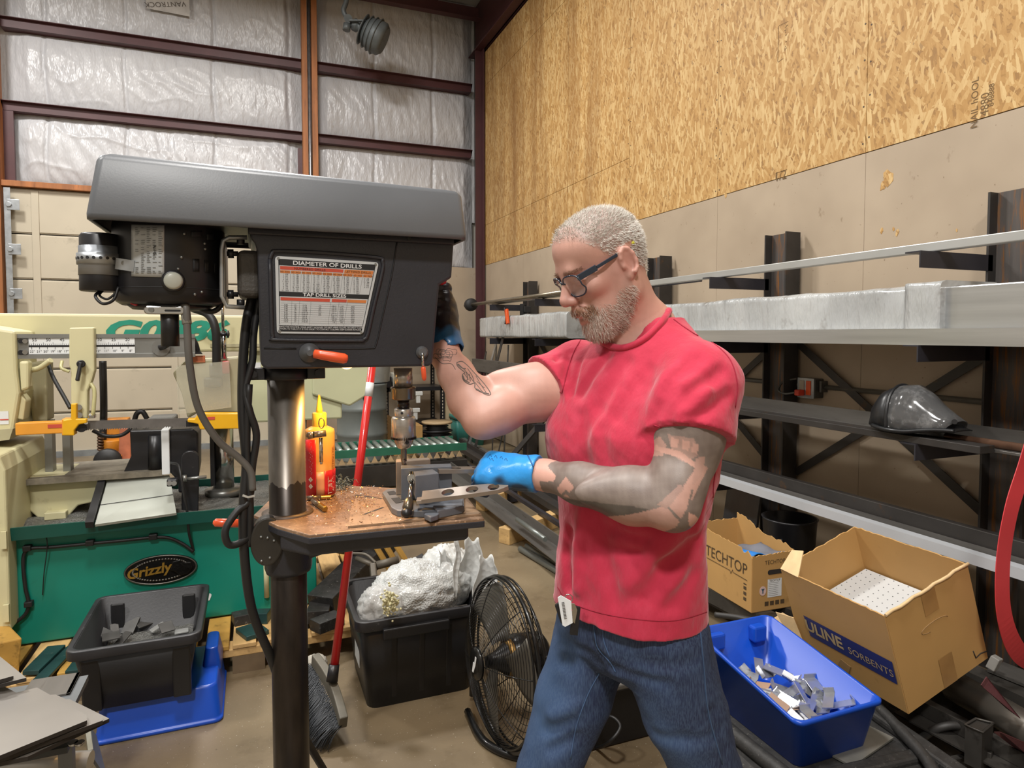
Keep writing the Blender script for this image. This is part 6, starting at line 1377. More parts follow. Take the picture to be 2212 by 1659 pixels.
part('torn_flap', MB().add([ub(-.006, UD * .99, UH * .42), ub(-.008, UD * .93, UH * .1), ub(-.03, UD * .99, UH * .05), ub(-.05, UD * 1.08, UH * .5)], [(0, 1, 2, 3)]), CARDL, UB, solid=.004)
part('folded_edge', MB().tube([ub(UW * k / 12, -.004 + .003 * math.sin(k * 2), UH + .004) for k in range(13)], .0055, 6), CARDL, wf)
def pad_mat():
    t = NT('sorbent_pad'); t.b.inputs['Base Color'].default_value = (*lin('#bcbdbc'), 1); t.b.inputs['Roughness'].default_value = .8; return t.m
pw = solo('sorbent_pads', MB().add([ub(x, y, z) for z in (.02, .185) for x, y in ((.015, .015), (UW - .01, .015), (UW - .01, UD - .015), (.015, UD - .015))], [(3, 2, 1, 0), (4, 5, 6, 7), (0, 1, 5, 4), (1, 2, 6, 5), (2, 3, 7, 6), (3, 0, 4, 7)]), pad_mat(), 'stack of white dimpled sorbent pads inside the tilted carton', 'pads')
dm = MB()
for i in range(13):
    for j in range(14):
        c = ub(.03 + .0275 * i + .013 * (j % 2), .03 + .031 * j, .1856); dm.prism([(.0022 * math.cos(k), .0022 * math.sin(k)) for k in (0, 1.05, 2.1, 3.14, 4.19, 5.24)], c, RU @ Vector((1, 0, 0)), RU @ Vector((0, 1, 0)), RU @ Vector((0, 0, 1)), .0006)
part('dimples', dm, M('dimple_dark', '#5a5a5a', .8), pw, kind='stuff')
# ---- smaller torn carton behind
TX, TY, TZ, TW_, TD_, TH_ = 2.122, 2.364, .1675, .2423, .42, .2587
TB = thing('torn_carton', 'small torn brown carton with printed handling marks beside the man', 'carton', (TX, TY, TZ))
RT = Matrix.Rotation(-.0457, 3, 'Z')
def tb_(x, y, z): return Vector((TX, TY, TZ)) + RT @ Vector((x, y, z))
tl = wall('side_left', 0, 0, 5.5, TB, lambda a, h: tb_(0, TD_ * a, h), lambda a: TH_ + .04 * a ** .5, torn=.02)
tf = wall('side_front', 0, 0, 6.6, TB, lambda a, h: tb_(TW_ * a, 0, h), lambda a: TH_ + .01 * a, torn=.008)
wall('side_right', 0, 0, 7.7, TB, lambda a, h: tb_(TW_, TD_ * a, h), lambda a: TH_ + .07 * a + .01 * math.sin(a * 9), torn=.012)
wall('side_back', 0, 0, 8.8, TB, lambda a, h: tb_(TW_ * a, TD_, h), lambda a: TH_ + .05, torn=.01)
part('bottom', MB().add([tb_(0, 0, 0), tb_(TW_, 0, 0), tb_(TW_, TD_, 0), tb_(0, TD_, 0)], [(0, 1, 2, 3)]), CARD, TB, solid=.006)
INKC = M('carton_ink', '#4a3a26', .7); rd2 = RT @ Vector((0, -1, 0)); u2 = Vector((0, 0, 1)); rd3 = RT @ Vector((1, 0, 0))
part('printed_name', text_mb('TECHTOP', .075, tb_(-.0035, .19, .185), rd2, u2, .0006, width=.95), INKC, tl)
ln = MB().tube([tb_(-.004, .34, .148), tb_(-.004, .155, .146), tb_(-.004, .148, .132), tb_(-.004, .135, .155), tb_(-.004, .13, .144), tb_(-.004, .03, .14)], .0012, 4); part('printed_arrow', ln, INKC, tl)
for z, h in ((.115, .006), (.092, .015), (.066, .015), (.04, .015)): part('handling_mark', MB().add([tb_(-.0035, .055, z), tb_(-.0035, .035, z), tb_(-.0035, .035, z + h), tb_(-.0035, .055, z + h)], [(0, 1, 2, 3)]), INKC, tl)
part('printed_name', text_mb('TECHTOP', .026, tb_(.125, -.0035, .225), rd3, u2, .0006), INKC, tf)
part('hand_hole', MB().prism(rrect(.09, .022, .01), tb_(.13, -.0032, .178), rd3, u2, RT @ Vector((0, -1, 0)), .0008), DARKGAP, tf)
lb2 = part('shipping_label', MB().add([tb_(.085, -.0035, .06), tb_(.165, -.0035, .06), tb_(.165, -.0035, .145), tb_(.085, -.0035, .145)], [(0, 1, 2, 3)]), WHITE, tf)
m = MB()
for k in range(8): m.add([tb_(.09, -.0038, .067 + .0085 * k), tb_(.09 + RN.uniform(.03, .068), -.0038, .067 + .0085 * k), tb_(.15, -.0038, .069 + .0085 * k), tb_(.09, -.0038, .069 + .0085 * k)], [(0, 1, 2, 3)])
part('label_print', m, M('print_mid', '#8d8d8d', .6), lb2, kind='stuff')
part('label_heading', text_mb('TECHTOP', .014, tb_(.125, -.0038, .138), rd3, u2, .0004), INKC, lb2)
sk = part('round_sticker', MB().prism([(.019 * math.cos(6.28 * k / 20), .022 * math.sin(6.28 * k / 20)) for k in range(20)], tb_(.058, -.0035, .095), rd3, u2, RT @ Vector((0, -1, 0)), .0006), M('sticker_pink', '#cfb3ad', .5), tf)
part('sticker_mark', MB().prism([(-.009, .01), (.009, .01), (.003, 0), (.003, -.012), (-.003, -.012), (-.003, 0)], tb_(.058, -.0042, .095), rd3, u2, RT @ Vector((0, -1, 0)), .0004), M('mark_blue', '#3a5468', .5), sk)
for k in range(4): part('handling_mark', MB().add([tb_(.07 + .03 * k, -.0035, .022), tb_(.092 + .03 * k, -.0035, .022), tb_(.092 + .03 * k, -.0035, .042), tb_(.07 + .03 * k, -.0035, .042)], [(0, 1, 2, 3)]), INKC, tf)
solo('blue_glove', MB().grid(lambda a, b: tb_(.01 + .1 * a, .03 + .12 * b, .235 + .025 * math.sin(a * 3 + b * 2)), 8, 8), M('glove_blue_flat', '#2f7fd0', .4), 'flat light blue plastic sheet in the small torn carton', 'plastic sheet', solid=.004)
solo('grey_filler', MB().grid(lambda a, b: tb_(.08 + .15 * a, .02 + .2 * b, .235 + .02 * math.sin(a * 7) * math.cos(b * 5)), 10, 10), M('filler_grey', '#6e6f77', .6), 'grey crumpled filler beside the blue sheet in the torn carton', 'filler', solid=.004)
# ---- cardboard block, hoses
p = onZ(1700, 1362, .2)
solo('cardboard_block', MB().prism([(a.x, a.y) for a in [onZ(u, v, .235) for u, v in ((1655, 1345), (1690, 1322), (1718, 1338), (1688, 1368))]], (0, 0, .235), (1, 0, 0), (0, 1, 0), (0, 0, -1), .07), CARDL, 'pale cardboard block between the two cartons', 'cardboard', bevel=.003)
HS = M('hose_black', '#2f2d2b', .55, 0, .1, 20)
solo('hose', MB().tube(bez([onZ(1545, 1328, .2), onZ(1600, 1335, .215), onZ(1660, 1350, .2), onZ(1690, 1378, .16)]), .013, 10), HS, 'upper black hose running in front of the torn carton', 'hose')
solo('hose', MB().tube(bez([onZ(1545, 1375, .2), onZ(1580, 1352, .235), onZ(1625, 1345, .24), onZ(1660, 1362, .2)]), .012, 10), HS, 'lower black hose looping behind the blue bin', 'hose')
solo('hose', MB().tube(bez([onZ(1985, 1598, .05), onZ(2030, 1572, .12), onZ(2080, 1570, .13), onZ(2150, 1605, .08), onZ(2230, 1650, .03)]), .013, 10), HS, 'thick black hose arching over the scrap steel at the right', 'hose')
# ---- scrap steel right and below the carton
SCR = M('scrap_steel', '#4a4743', .42, .5, .22, 6, .1, 80, dirt='#2b2826', dirtamt=.55)
def scrap(a, b, w, h, mt, lab, cat='bar', up2=(0, 0, 1), extra=None):
    m = MB().beam(a, b, w, h, up2)
    if extra: m.beam(Vector(a) + Vector(extra), Vector(b) + Vector(extra), .006, .05, up2)
    return solo('scrap_bar', m, mt, lab, cat)
scrap(onZ(1945, 1535, .1), onZ(2250, 1700, .1), .07, .006, SCR, 'steel angle lying lengthwise below the tilted carton, nearest the tray', extra=(.035, 0, .03))
scrap(onZ(1990, 1535, .09), onZ(2300, 1690, .09), .05, .05, SCR, 'square scrap tube right of the long angle', extra=None)
scrap(onZ(1760, 1400, .09), onZ(1890, 1540, .09), .06, .01, M('pale_steel', '#8a8880', .45, .5), 'pale flat strip between the blue bin and the carton')
scrap(onZ(1810, 1640, .125), onZ(1900, 1580, .125), .09, .006, M('pale_steel', ''), 'pale square plate on the black tray by the bin')
t = thing('steel_pipe', 'big dark round pipe lying at the right edge below the belt', 'pipe', onZ(2150, 1550, 0))
pa, pb = onZ(2060, 1480, .13), onZ(2330, 1640, .13)
part('pipe_wall', MB().cyl(pa, pb, .055, n=28), M('pipe_dark', '#5b564f', .4, .5, .15, 6), t)
sq = [onZ(u, v, .2) for u, v in ((2085, 1566), (2108, 1552), (2146, 1562), (2122, 1582))]
solo('square_tube_end', MB().tube([q.lerp(sq[(k + 1) % 4], j / 3) for k, q in enumerate(sq) for j in range(3)], .004, 6, True).prism([(q.x, q.y) for q in sq], (0, 0, .195), (1, 0, 0), (0, 1, 0), (0, 0, -1), .12), SCR, 'short square tube standing on end near the big pipe', 'tube')
scrap(onZ(2150, 1440, .14), onZ(2300, 1500, .14), .12, .01, GREYST, 'grey flat plate at the right edge behind the maroon belt')
scrap(onZ(2040, 1645, .06), onZ(2250, 1600, .06), .02, .012, SCR, 'thin scrap strip at the bottom right corner')
scrap(onZ(2080, 1600, .05), onZ(2240, 1690, .05), .09, .03, GREYST, 'broad grey bar in the bottom right corner')
scrap(onZ(2010, 1590, .03), onZ(2190, 1700, .03), .05, .05, MILL, 'dark square bar under the black hose')
solo('small_clip', MB().box(onZ(2128, 1628, .1), (.05, .04, .03), (0, .2, .4)), SCR, 'small bent steel clip on the bars at the bottom right', 'clip', bevel=.002)
p = onZ(2148, 1432, .2); solo('white_tab', MB().box(p, (.05, .03, .05), (.3, .2, .3)), M('tab_pale', '#8f8c86', .5), 'pale tab sticking out behind the carton corner', 'tab', bevel=.003)
MAR = M('abrasive_maroon', '#5a3034', .75, 0, .1, 60, .3, 300)
for k, (pix, d, lab) in enumerate((([(2120, 1480), (2132, 1462), (2205, 1552), (2175, 1530)], 2.1, 'maroon abrasive belt end pointing up among the scrap steel'), ([(2148, 1580), (2160, 1580), (2230, 1610), (2230, 1640), (2180, 1605)], 1.95, 'maroon abrasive belt lying at the right edge near the hose'))):
    pts = [P(u, v, d + .03 * j) for j, (u, v) in enumerate(pix)]; c = sum(pts, Vector()) / len(pts); n = (pts[1] - pts[0]).cross(pts[2] - pts[0]).normalized()
    solo('abrasive_belt', MB().add(pts + [q + n * .003 for q in pts], [tuple(range(len(pts))), tuple(range(len(pts), 2 * len(pts)))[::-1]] + [(j, (j + 1) % len(pts), len(pts) + (j + 1) % len(pts), len(pts) + j) for j in range(len(pts))]), MAR, lab, 'belt')
# ---- red belt hanging from the rack
RB = M('belt_red', '#c83a40', .55, 0, .04, 5)
rbp = [Vector(q) for q in ((2.74, 1.2, 1.2), (2.745, 1.2, 1.6), (2.735, 1.2, 1.82), (2.69, 1.2, 1.862), (2.645, 1.2, 1.82), (2.62, 1.21, 1.6))] + [P(u, v, d) for u, v, d in ((2262, 830, 2.2), (2245, 900, 2.16), (2213, 1010, 2.14), (2185, 1100, 2.12), (2168, 1200, 2.12), (2166, 1300, 2.13), (2180, 1370, 2.16), (2205, 1415, 2.22), (2240, 1440, 2.3))]
solo('sanding_belt', MB().ribbon(bez(rbp, 6), [Vector((0, 1, 0))] * 31 + [(rgt * .95 + fwd * .3)] * (14 * 6 + 1 - 31), .062, .0025), RB, 'long red sanding belt hanging down at the right edge', 'belt')
# ---- dark clutter under the rack
solo('glossy_panel', MB().box(onX(1600, 1120, 2.85), (.02, .3, .35), (0, .15, 0)), M('panel_gloss', '#4c4d50', .15, .2), 'glossy grey panel leaning under the rack behind the torn carton', 'panel', bevel=.004)
bk = thing('black_bucket', 'black bucket under the rack behind the cartons', 'bucket', (2.72, 2.75, 0))
part('bucket_body', MB().lathe([(.1, 0), (.12, .01), (.14, .34), (.147, .35), (.13, .35), (.11, .05)], (2.72, 2.75, .1), n=28), BLACKP, bk); part('bucket_foot', MB().cyl((2.72, 2.75, 0), (2.72, 2.75, .1), .09), BLACKP, bk)
part('paper_tag', MB().b2((2.60, 2.68, .33), (2.604, 2.72, .36)), M('panel_gloss', ''), bk)
for k, (a, b, lab) in enumerate((((2.25, 2.9, .06), (2.3, 1.2, .06), 'dark channel lying on the floor along the rack, outermost'), ((2.42, 2.9, .06), (2.48, 1.2, .06), 'dark channel lying on the floor along the rack, middle'), ((2.6, 2.9, .1), (2.64, 1.1, .1), 'dark bar lying on the floor nearest the rack posts'), ((2.15, 2.9, .13), (2.2, 2.2, .13), 'dark bar carrying the torn carton'), ((2.33, 2.9, .13), (2.36, 2.2, .13), 'second dark bar carrying the torn carton'))):
    scrap(a, b, .08, .06 if k < 3 else .07, SCR, lab)
# ================================================================== THE MAN
FH = Vector((math.sin(YAW), math.cos(YAW), 0))
BAS = np.array([list(rgt), list(FH), [0, 0, 1]])
def G(v): return BAS @ np.array(list(v))
def Wd(a): return Vector(BAS.T @ np.array(a))
class SDF:
    def __init__(s, lo, hi, h):
        s.lo = np.array(lo, float); s.h = h; s.n = np.ceil((np.array(hi) - s.lo) / h).astype(int) + 1
        s.S = np.full(s.n, 9.0, np.float32)
    def reg(s, lo, hi):
        a = np.clip(np.floor((np.array(lo) - s.lo) / s.h).astype(int), 0, s.n); b = np.clip(np.ceil((np.array(hi) - s.lo) / s.h).astype(int) + 1, 0, s.n)
        sl = tuple(slice(i, j) for i, j in zip(a, b))
        ax = [(s.lo[k] + s.h * np.arange(a[k], b[k])).astype(np.float32) for k in range(3)]
        return sl, ax[0][:, None, None], ax[1][None, :, None], ax[2][None, None, :]
    def comb(s, sl, d, k, op):
        A = s.S[sl]
        if A.size == 0: return
        if op == 'sub':
            d = -d; h = np.clip(.5 - .5 * (A - d) / k, 0, 1); s.S[sl] = A * (1 - h) + d * h + k * h * (1 - h); return
        h = np.clip(.5 + .5 * (A - d) / k, 0, 1); s.S[sl] = A * (1 - h) + d * h - k * h * (1 - h)
    def cone(s, p0, p1, r0, r1=None, k=.02, op='add'):
        p0, p1 = G(p0), G(p1); r1 = r0 if r1 is None else r1; m = max(r0, r1) + k + .02
        sl, X, Y, Z = s.reg(np.minimum(p0, p1) - m, np.maximum(p0, p1) + m); d = p1 - p0; L = max((d ** 2).sum(), 1e-9)
        t = np.clip(((X - p0[0]) * d[0] + (Y - p0[1]) * d[1] + (Z - p0[2]) * d[2]) / L, 0, 1)
        q = np.sqrt((X - p0[0] - t * d[0]) ** 2 + (Y - p0[1] - t * d[1]) ** 2 + (Z - p0[2] - t * d[2]) ** 2) - (r0 + t * (r1 - r0))
        s.comb(sl, q, k, op); return s
    def chain(s, pts, rs, k=.02, op='add'):
        for i in range(len(pts) - 1): s.cone(pts[i], pts[i + 1], rs[i], rs[i + 1], k, op)
        return s
    def ell(s, c, r, axes=None, k=.02, op='add'):
        """axes: three world unit vectors; r along them"""
        c = G(c); A = np.stack([G(a) for a in axes]) if axes is not None else np.eye(3); m = max(r) + k + .02
        sl, X, Y, Z = s.reg(c - m, c + m); q = [(A[i][0] * (X - c[0]) + A[i][1] * (Y - c[1]) + A[i][2] * (Z - c[2])) for i in range(3)]
        k0 = np.sqrt(sum((q[i] / r[i]) ** 2 for i in range(3))); k1 = np.sqrt(sum((q[i] / r[i] ** 2) ** 2 for i in range(3))) + 1e-6
        s.comb(sl, k0 * (k0 - 1) / k1, k, op); return s
    def fold(s, p0, p1, w, depth, mid=None):
        """valley (+) or ridge (-) along a line"""
        pts = [p0, mid, p1] if mid is not None else [p0, p1]
        for i in range(len(pts) - 1):
            a, b = G(pts[i]), G(pts[i + 1]); m = w * 3
            sl, X, Y, Z = s.reg(np.minimum(a, b) - m, np.maximum(a, b) + m); d = b - a; L = max((d ** 2).sum(), 1e-9)
            t = np.clip(((X - a[0]) * d[0] + (Y - a[1]) * d[1] + (Z - a[2]) * d[2]) / L, 0, 1)
            q = (X - a[0] - t * d[0]) ** 2 + (Y - a[1] - t * d[1]) ** 2 + (Z - a[2] - t * d[2]) ** 2
            s.S[sl] += (depth * np.exp(-q / w ** 2)).astype(np.float32)
        return s
    def ripple(s, amp, freq, seed, n=9, axisw=(1, 1, 1)):
        rr = np.random.RandomState(seed); sl, X, Y, Z = s.reg(s.lo, s.lo + s.n * s.h); acc = 0
        for i in range(n):
            kx, ky, kz = rr.normal(size=3) * freq * np.array(axisw); acc = acc + np.sin(X * kx + Y * ky + Z * kz + rr.uniform(0, 6.28))
        s.S += (amp * acc / math.sqrt(n)).astype(np.float32); return s
    def mesh(s):
        S = s.S; I = S < 0; n = np.array(S.shape) - 1; cnt = np.zeros(n, np.int8)
        for a in (0, 1):
            for b in (0, 1):
                for c in (0, 1): cnt += I[a:a + n[0], b:b + n[1], c:c + n[2]]
        act = np.argwhere((cnt > 0) & (cnt < 8)); idx = np.full(n, -1, np.int32); idx[tuple(act.T)] = np.arange(len(act))
        off = np.array([(a, b, c) for a in (0, 1) for b in (0, 1) for c in (0, 1)]); val = [S[tuple((act + o).T)] for o in off]
        acc = np.zeros((len(act), 3)); num = np.zeros(len(act))
        for i in range(8):
            for j in range(i + 1, 8):
                if np.abs(off[i] - off[j]).sum() != 1: continue
                m = (val[i] < 0) != (val[j] < 0); t = val[i][m] / (val[i][m] - val[j][m]); acc[m] += off[i] + t[:, None] * (off[j] - off[i]); num[m] += 1
        V = s.lo + s.h * (act + acc / num[:, None]); Fs = []
        for ax in range(3):
            o = [0, 0, 0]; o[ax] = 1; A = I[tuple(slice(0, S.shape[k] - o[k]) for k in range(3))]; B = I[tuple(slice(o[k], S.shape[k]) for k in range(3))]
            e = np.argwhere(A != B); b, c = [(1, 2), (2, 0), (0, 1)][ax]; e = e[(e[:, b] > 0) & (e[:, c] > 0) & (e[:, b] < n[b]) & (e[:, c] < n[c]) & (e[:, ax] < n[ax])]
            def at(db, dc): q = e.copy(); q[:, b] += db; q[:, c] += dc; return idx[tuple(q.T)]
            quad = np.stack([at(-1, -1), at(0, -1), at(0, 0), at(-1, 0)], 1); fl = ~I[tuple(e.T)]; quad[fl] = quad[fl][:, ::-1]; Fs.append(quad)
        return V @ BAS, np.concatenate(Fs)
def smooth_vf(V, Fq, it=2, lam=.5):
    a = np.concatenate([Fq[:, [0, 1]], Fq[:, [1, 2]], Fq[:, [2, 3]], Fq[:, [3, 0]]]); n = len(V)
    for _ in range(it):
        s = np.zeros_like(V); c = np.bincount(a[:, 0], minlength=n) + np.bincount(a[:, 1], minlength=n)
        for k in range(3): s[:, k] = np.bincount(a[:, 0], V[a[:, 1], k], n) + np.bincount(a[:, 1], V[a[:, 0], k], n)
        V = V * (1 - lam) + lam * s / np.maximum(c, 1)[:, None]
    return V
def np_part(name, V, Fq, mat_, parent, colors=None):
    inv = np.array(WM[parent].inverted()); L = V @ inv[:3, :3].T + inv[:3, 3]
    me = bpy.data.meshes.new(name); me.vertices.add(len(L)); me.vertices.foreach_set('co', L.astype(np.float32).ravel())
    me.loops.add(Fq.size); me.loops.foreach_set('vertex_index', Fq.astype(np.int32).ravel()); me.polygons.add(len(Fq)); me.polygons.foreach_set('loop_start', np.arange(0, Fq.size, 4, dtype=np.int32))
    me.polygons.foreach_set('use_smooth', np.ones(len(Fq), bool)); me.update(calc_edges=True); me.validate()
    if colors is not None:
        at = me.color_attributes.new('tone', 'FLOAT_COLOR', 'POINT'); at.data.foreach_set('color', np.concatenate([colors, np.ones((len(colors), 1))], 1).astype(np.float32).ravel())
    me.materials.append(mat_); o = bpy.data.objects.new(name, me); COL.objects.link(o); o.parent = parent; WM[o] = WM[parent]; return o
def bvh_of(V, Fq): return BVHTree.FromPolygons([Vector(v) for v in V], [tuple(int(i) for i in f) for f in Fq])
def hit(bv, u, v, lift=.001):
    r = ray(u, v).normalized(); loc, nor, _, _ = bv.ray_cast(EYE, r, 4)
    if loc is None: return None
    if nor.dot(r) > 0: nor = -nor
    return loc + nor * lift
def line_on(bv, pix, rad, mb, lift=.0008, n=6):
    pts = [hit(bv, p.x, p.y, lift) for p in bez([(u, v, 0) for u, v in pix], n)]; run = []
    for q in pts + [None]:
        if q is not None and (not run or (q - run[-1]).length < .04): run.append(q)
        else:
            if len(run) > 1: mb.tube(run, rad, 5)
            run = [q] if q is not None else []
    return mb
def proj_np(V):
    q = V - np.array(EYE); d = q @ np.array(fwd); return CX + F * (q @ np.array(rgt)) / d, CY - F * (q @ np.array(upv)) / d
def inpoly(U, Vv, poly):
    r = np.zeros(len(U), bool); j = len(poly) - 1
    for i in range(len(poly)):
        (xi, yi), (xj, yj) = poly[i], poly[j]
        r ^= ((yi > Vv) != (yj > Vv)) & (U < (xj - xi) * (Vv - yi) / ((yj - yi) or 1e-9) + xi); j = i
    return r
def fnoise(V, f, seed, n=12):
    rr = np.random.RandomState(seed); a = np.zeros(len(V))
    for i in range(n): k = rr.normal(size=3) * f; a += np.sin(V @ k + rr.uniform(0, 6.28))
    return a / math.sqrt(n / 2) * .5

# ---- joints
MAN = thing('person', 'man in red t-shirt and jeans with gloves and glasses, working at the drill press', 'person', (P(1380, 1000, 1.46).x, P(1380, 1000, 1.46).y, 0))
SL, SR_ = P(1510, 828, 1.335), P(1250, 803, 1.59)
EL, WL_ = P(1452, 1092, 1.25), P(1178, 1026, 1.408)
ER, WR_ = P(1042, 905, 1.485), P(962, 768, 1.60)
sT = (SL - SR_); sT.z = 0; sT.normalize(); fT = sT.cross(Vector((0, 0, 1))).normalized(); ZU = Vector((0, 0, 1))
MID = (SL + SR_) / 2
f0 = (-rgt * .94 - FH * .34).normalized(); pit = math.radians(28)
hf = f0 * math.cos(pit) - ZU * math.sin(pit); hu = f0 * math.sin(pit) + ZU * math.cos(pit); hs = hu.cross(hf)
HO = P(1300, 565, 1.425); HS_ = .955
def hp(f, s, u): return HO + (hf * f + hs * s + hu * u) * HS_
HAX = (hf, hs, hu)
# ---- skin
lo = np.min([G(p) for p in (P(900, 1250, 1.2), P(900, 400, 1.75), P(1650, 1250, 1.2), P(1650, 400, 1.75))], 0); hi = np.max([G(p) for p in (P(900, 1250, 1.2), P(900, 400, 1.75), P(1650, 1250, 1.2), P(1650, 400, 1.75))], 0)
SK = SDF((G(P(930, 700, 1.6))[0], G(EL)[1] - .09, .86), (G(P(1600, 900, 1.3))[0], G(SR_)[1] + .12, 1.76), .0027)
e = lambda c, r, k=.015, op='add', ax=HAX: SK.ell(hp(*c), [q * HS_ for q in r], ax, k, op)
c_ = lambda a, b, r0, r1=None, k=.012, op='add': SK.cone(hp(*a), hp(*b), r0 * HS_, (r0 if r1 is None else r1) * HS_, k, op)
e((-.005, 0, .034), (.098, .075, .084), .02); e((-.038, 0, .018), (.064, .07, .074), .03); e((.046, 0, .05), (.046, .06, .05), .03)
e((.042, 0, -.045), (.054, .057, .075), .03)
for s in (-1, 1):
    c_((.0, s * .052, -.075), (.072, s * .02, -.118), .021, .02, .03); e((.06, s * .044, -.032), (.024, .02, .02), .02)
    c_((.0, s * .055, -.03), (.0, s * .053, -.08), .018, .02, .03)
e((.078, 0, -.122), (.026, .03, .026), .025)
c_((.09, -.028, .017), (.09, .028, .017), .012, .012, .02)
for s in (-1, 1): SK.ell(hp(.1, s * .031, -.008), [.02 * HS_, .019 * HS_, .013 * HS_], HAX, .014, 'sub')
for s in (-1, 1):
    e((.0785, s * .031, -.008), (.0135, .0145, .0125), .004); c_((.0885, s * .018, -.004), (.086, s * .044, -.006), .0042, .004, .006); c_((.0875, s * .019, -.0155), (.085, s * .043, -.014), .0035, .0035, .006)
c_((.094, 0, .008), (.121, 0, -.036), .0085, .0125, .014); e((.1215, 0, -.041), (.0125, .0108, .0105), .01)
for s in (-1, 1): e((.109, s * .0125, -.046), (.0125, .0085, .0095), .008); SK.ell(hp(.113, s * .0065, -.0535), [.005, .0035, .004], HAX, .004, 'sub')
c_((.100, -.022, -.075), (.105, 0, -.070), .0095, .0105, .012); c_((.100, .022, -.075), (.105, 0, -.070), .0095, .0105, .012)
c_((.101, -.019, -.086), (.1055, 0, -.083), .0065, .0075, .006); c_((.101, .019, -.086), (.1055, 0, -.083), .0065, .0075, .006)
c_((.099, -.015, -.0975), (.103, 0, -.0985), .0065, .008, .007); c_((.099, .015, -.0975), (.103, 0, -.0985), .0065, .008, .007)
SK.fold(hp(.104, -.02, -.0905), hp(.104, .02, -.0905), .003, .0035, hp(.1105, 0, -.0905))
for s in (-1, 1): SK.fold(hp(.1, s * .018, -.045), hp(.088, s * .034, -.078), .006, .002)
# beard body
e((.072, 0, -.13), (.034, .036, .026), .02)
for s in (-1, 1): e((.046, s * .036, -.1), (.04, .018, .032), .02)
# ears
for s in (-1, 1):
    EAX = ((hf * .92 + hs * s * -.25 + hu * -.12).normalized(), hs, hu)
    c = hp(-.016, s * .078, -.018)
    SK.ell(c, [.0175, .009, .031], EAX, .008); SK.ell(c + hs * s * .009, [.0095, .006, .019], EAX, .006, 'sub')
    rim = [hp(-.016 + .0165 * math.sin(a) * 1.0, s * (.085 - .003 * math.cos(a)), -.014 + .0285 * math.cos(a)) for a in [math.radians(q) for q in (70, 35, 0, -35, -70, -105, -140, -170)]]
    SK.chain(rim, [.003, .004, .0045, .0045, .0045, .0042, .0042, .005], .004); SK.ell(hp(-.006, s * .08, -.046), [.008, .0055, .0095], HAX, .006); SK.ell(hp(.0, s * .083, -.022), [.004, .003, .006], HAX, .004)
# neck
NB = P(1388, 714, 1.465)
SK.cone(hp(-.028, 0, -.04), NB, .053, .055, .03); SK.cone(hp(.01, 0, -.1), P(1366, 732, 1.468), .038, .04, .03)
SK.cone(hp(-.02, .04, -.07), P(1364, 738, 1.45), .014, .012, .02)
SK.cone(P(1400, 716, 1.49), (SL + MID) / 2 + ZU * .005, .05, .05, .05); SK.cone(P(1400, 716, 1.49), (SR_ + MID) / 2 + ZU * .005, .05, .05, .05)
# trunk and arms
def trunk(s, g=0.0, k=.05):
    s.ell(MID - ZU * .13, [.19 + g, .115 + g, .2 + g], (sT, fT, ZU), k)
def upper_left(s, g=0.0, to=1.0):
    s.chain([SL, SL.lerp(EL, .42), SL.lerp(EL, .85)] + ([EL] if to == 1 else []), [.066 + g, .063 + g, .05 + g, .047 + g][:4 if to == 1 else 3], .03)
    s.ell(SL.lerp(EL, .45) + fT * .018, [.055 + g, .05 + g, .1 + g], (sT, fT, (SL - EL).normalized()), .03); s.ell(SL.lerp(EL, .4) - fT * .02, [.05 + g, .05 + g, .1 + g], (sT, fT, (SL - EL).normalized()), .03)
def upper_right(s, g=0.0):
    s.chain([SR_, SR_.lerp(ER, .45), SR_.lerp(ER, .85), ER], [.062 + g, .059 + g, .048 + g, .044 + g], .03)
    s.ell(SR_.lerp(ER, .5) + ZU * .02, [.09 + g, .045 + g, .045 + g], ((ER - SR_).normalized(), FH, ZU), .03); s.ell(SR_.lerp(ER, .45) - ZU * .012, [.1 + g, .05 + g, .048 + g], ((ER - SR_).normalized(), FH, ZU), .03)
trunk(SK); upper_left(SK); upper_right(SK)
SK.chain([EL, EL.lerp(WL_, .28), EL.lerp(WL_, .7), WL_], [.044, .0535, .041, .0305], .02); SK.ell(EL.lerp(WL_, .25) + ZU * .012, [.1, .04, .042], ((WL_ - EL).normalized(), FH, ZU), .025)
SK.cone(EL, EL + (EL - WL_).normalized() * .012 - ZU * .004, .032, .03, .02)
SK.cone(WL_, P(1100, 1022, 1.442), .03, .034, .02)
SK.chain([ER, ER.lerp(WR_, .3), ER.lerp(WR_, .7), WR_], [.042, .051, .041, .033], .018); SK.cone(WR_, P(958, 700, 1.64), .033, .035, .02)
V, Fq = SK.mesh(); V = smooth_vf(V, Fq, 2, .4); SKB = bvh_of(V, Fq)
# colours that belong to the skin itself
Lc = (V - np.array(HO)) / HS_; hf_, hs_, hu_ = [Lc @ np.array(a) for a in HAX]; sab = np.abs(hs_)
headm = (hf_ ** 2 + hs_ ** 2 + (hu_ + .02) ** 2 < .19 ** 2) & (hu_ > -.155)
col = np.tile(np.array(lin('#c7998a')), (len(V), 1)); nz = fnoise(V, 38, 3); nz2 = fnoise(V, 210, 8)
col *= (1 + .07 * nz + .03 * nz2)[:, None]
def blend(mask, hexc): 
    global col
    m = np.clip(mask, 0, 1)[:, None]; col = col * (1 - m) + np.array(lin(hexc)) * m
g = lambda c, r: np.exp(-(((hf_ - c[0]) / r) ** 2 + ((sab - c[1]) / r) ** 2 + ((hu_ - c[2]) / r) ** 2))
blend(.55 * g((.115, 0, -.04), .03) * headm, '#b57d74'); blend(.5 * g((.055, .05, -.04), .035) * headm, '#b98378'); blend(.55 * g((-.016, .08, -.02), .035) * headm, '#b97f75')
blend(.4 * np.clip((-hu_ - .06) / .1, 0, 1) * (hf_ < .03) * headm, '#b78276')
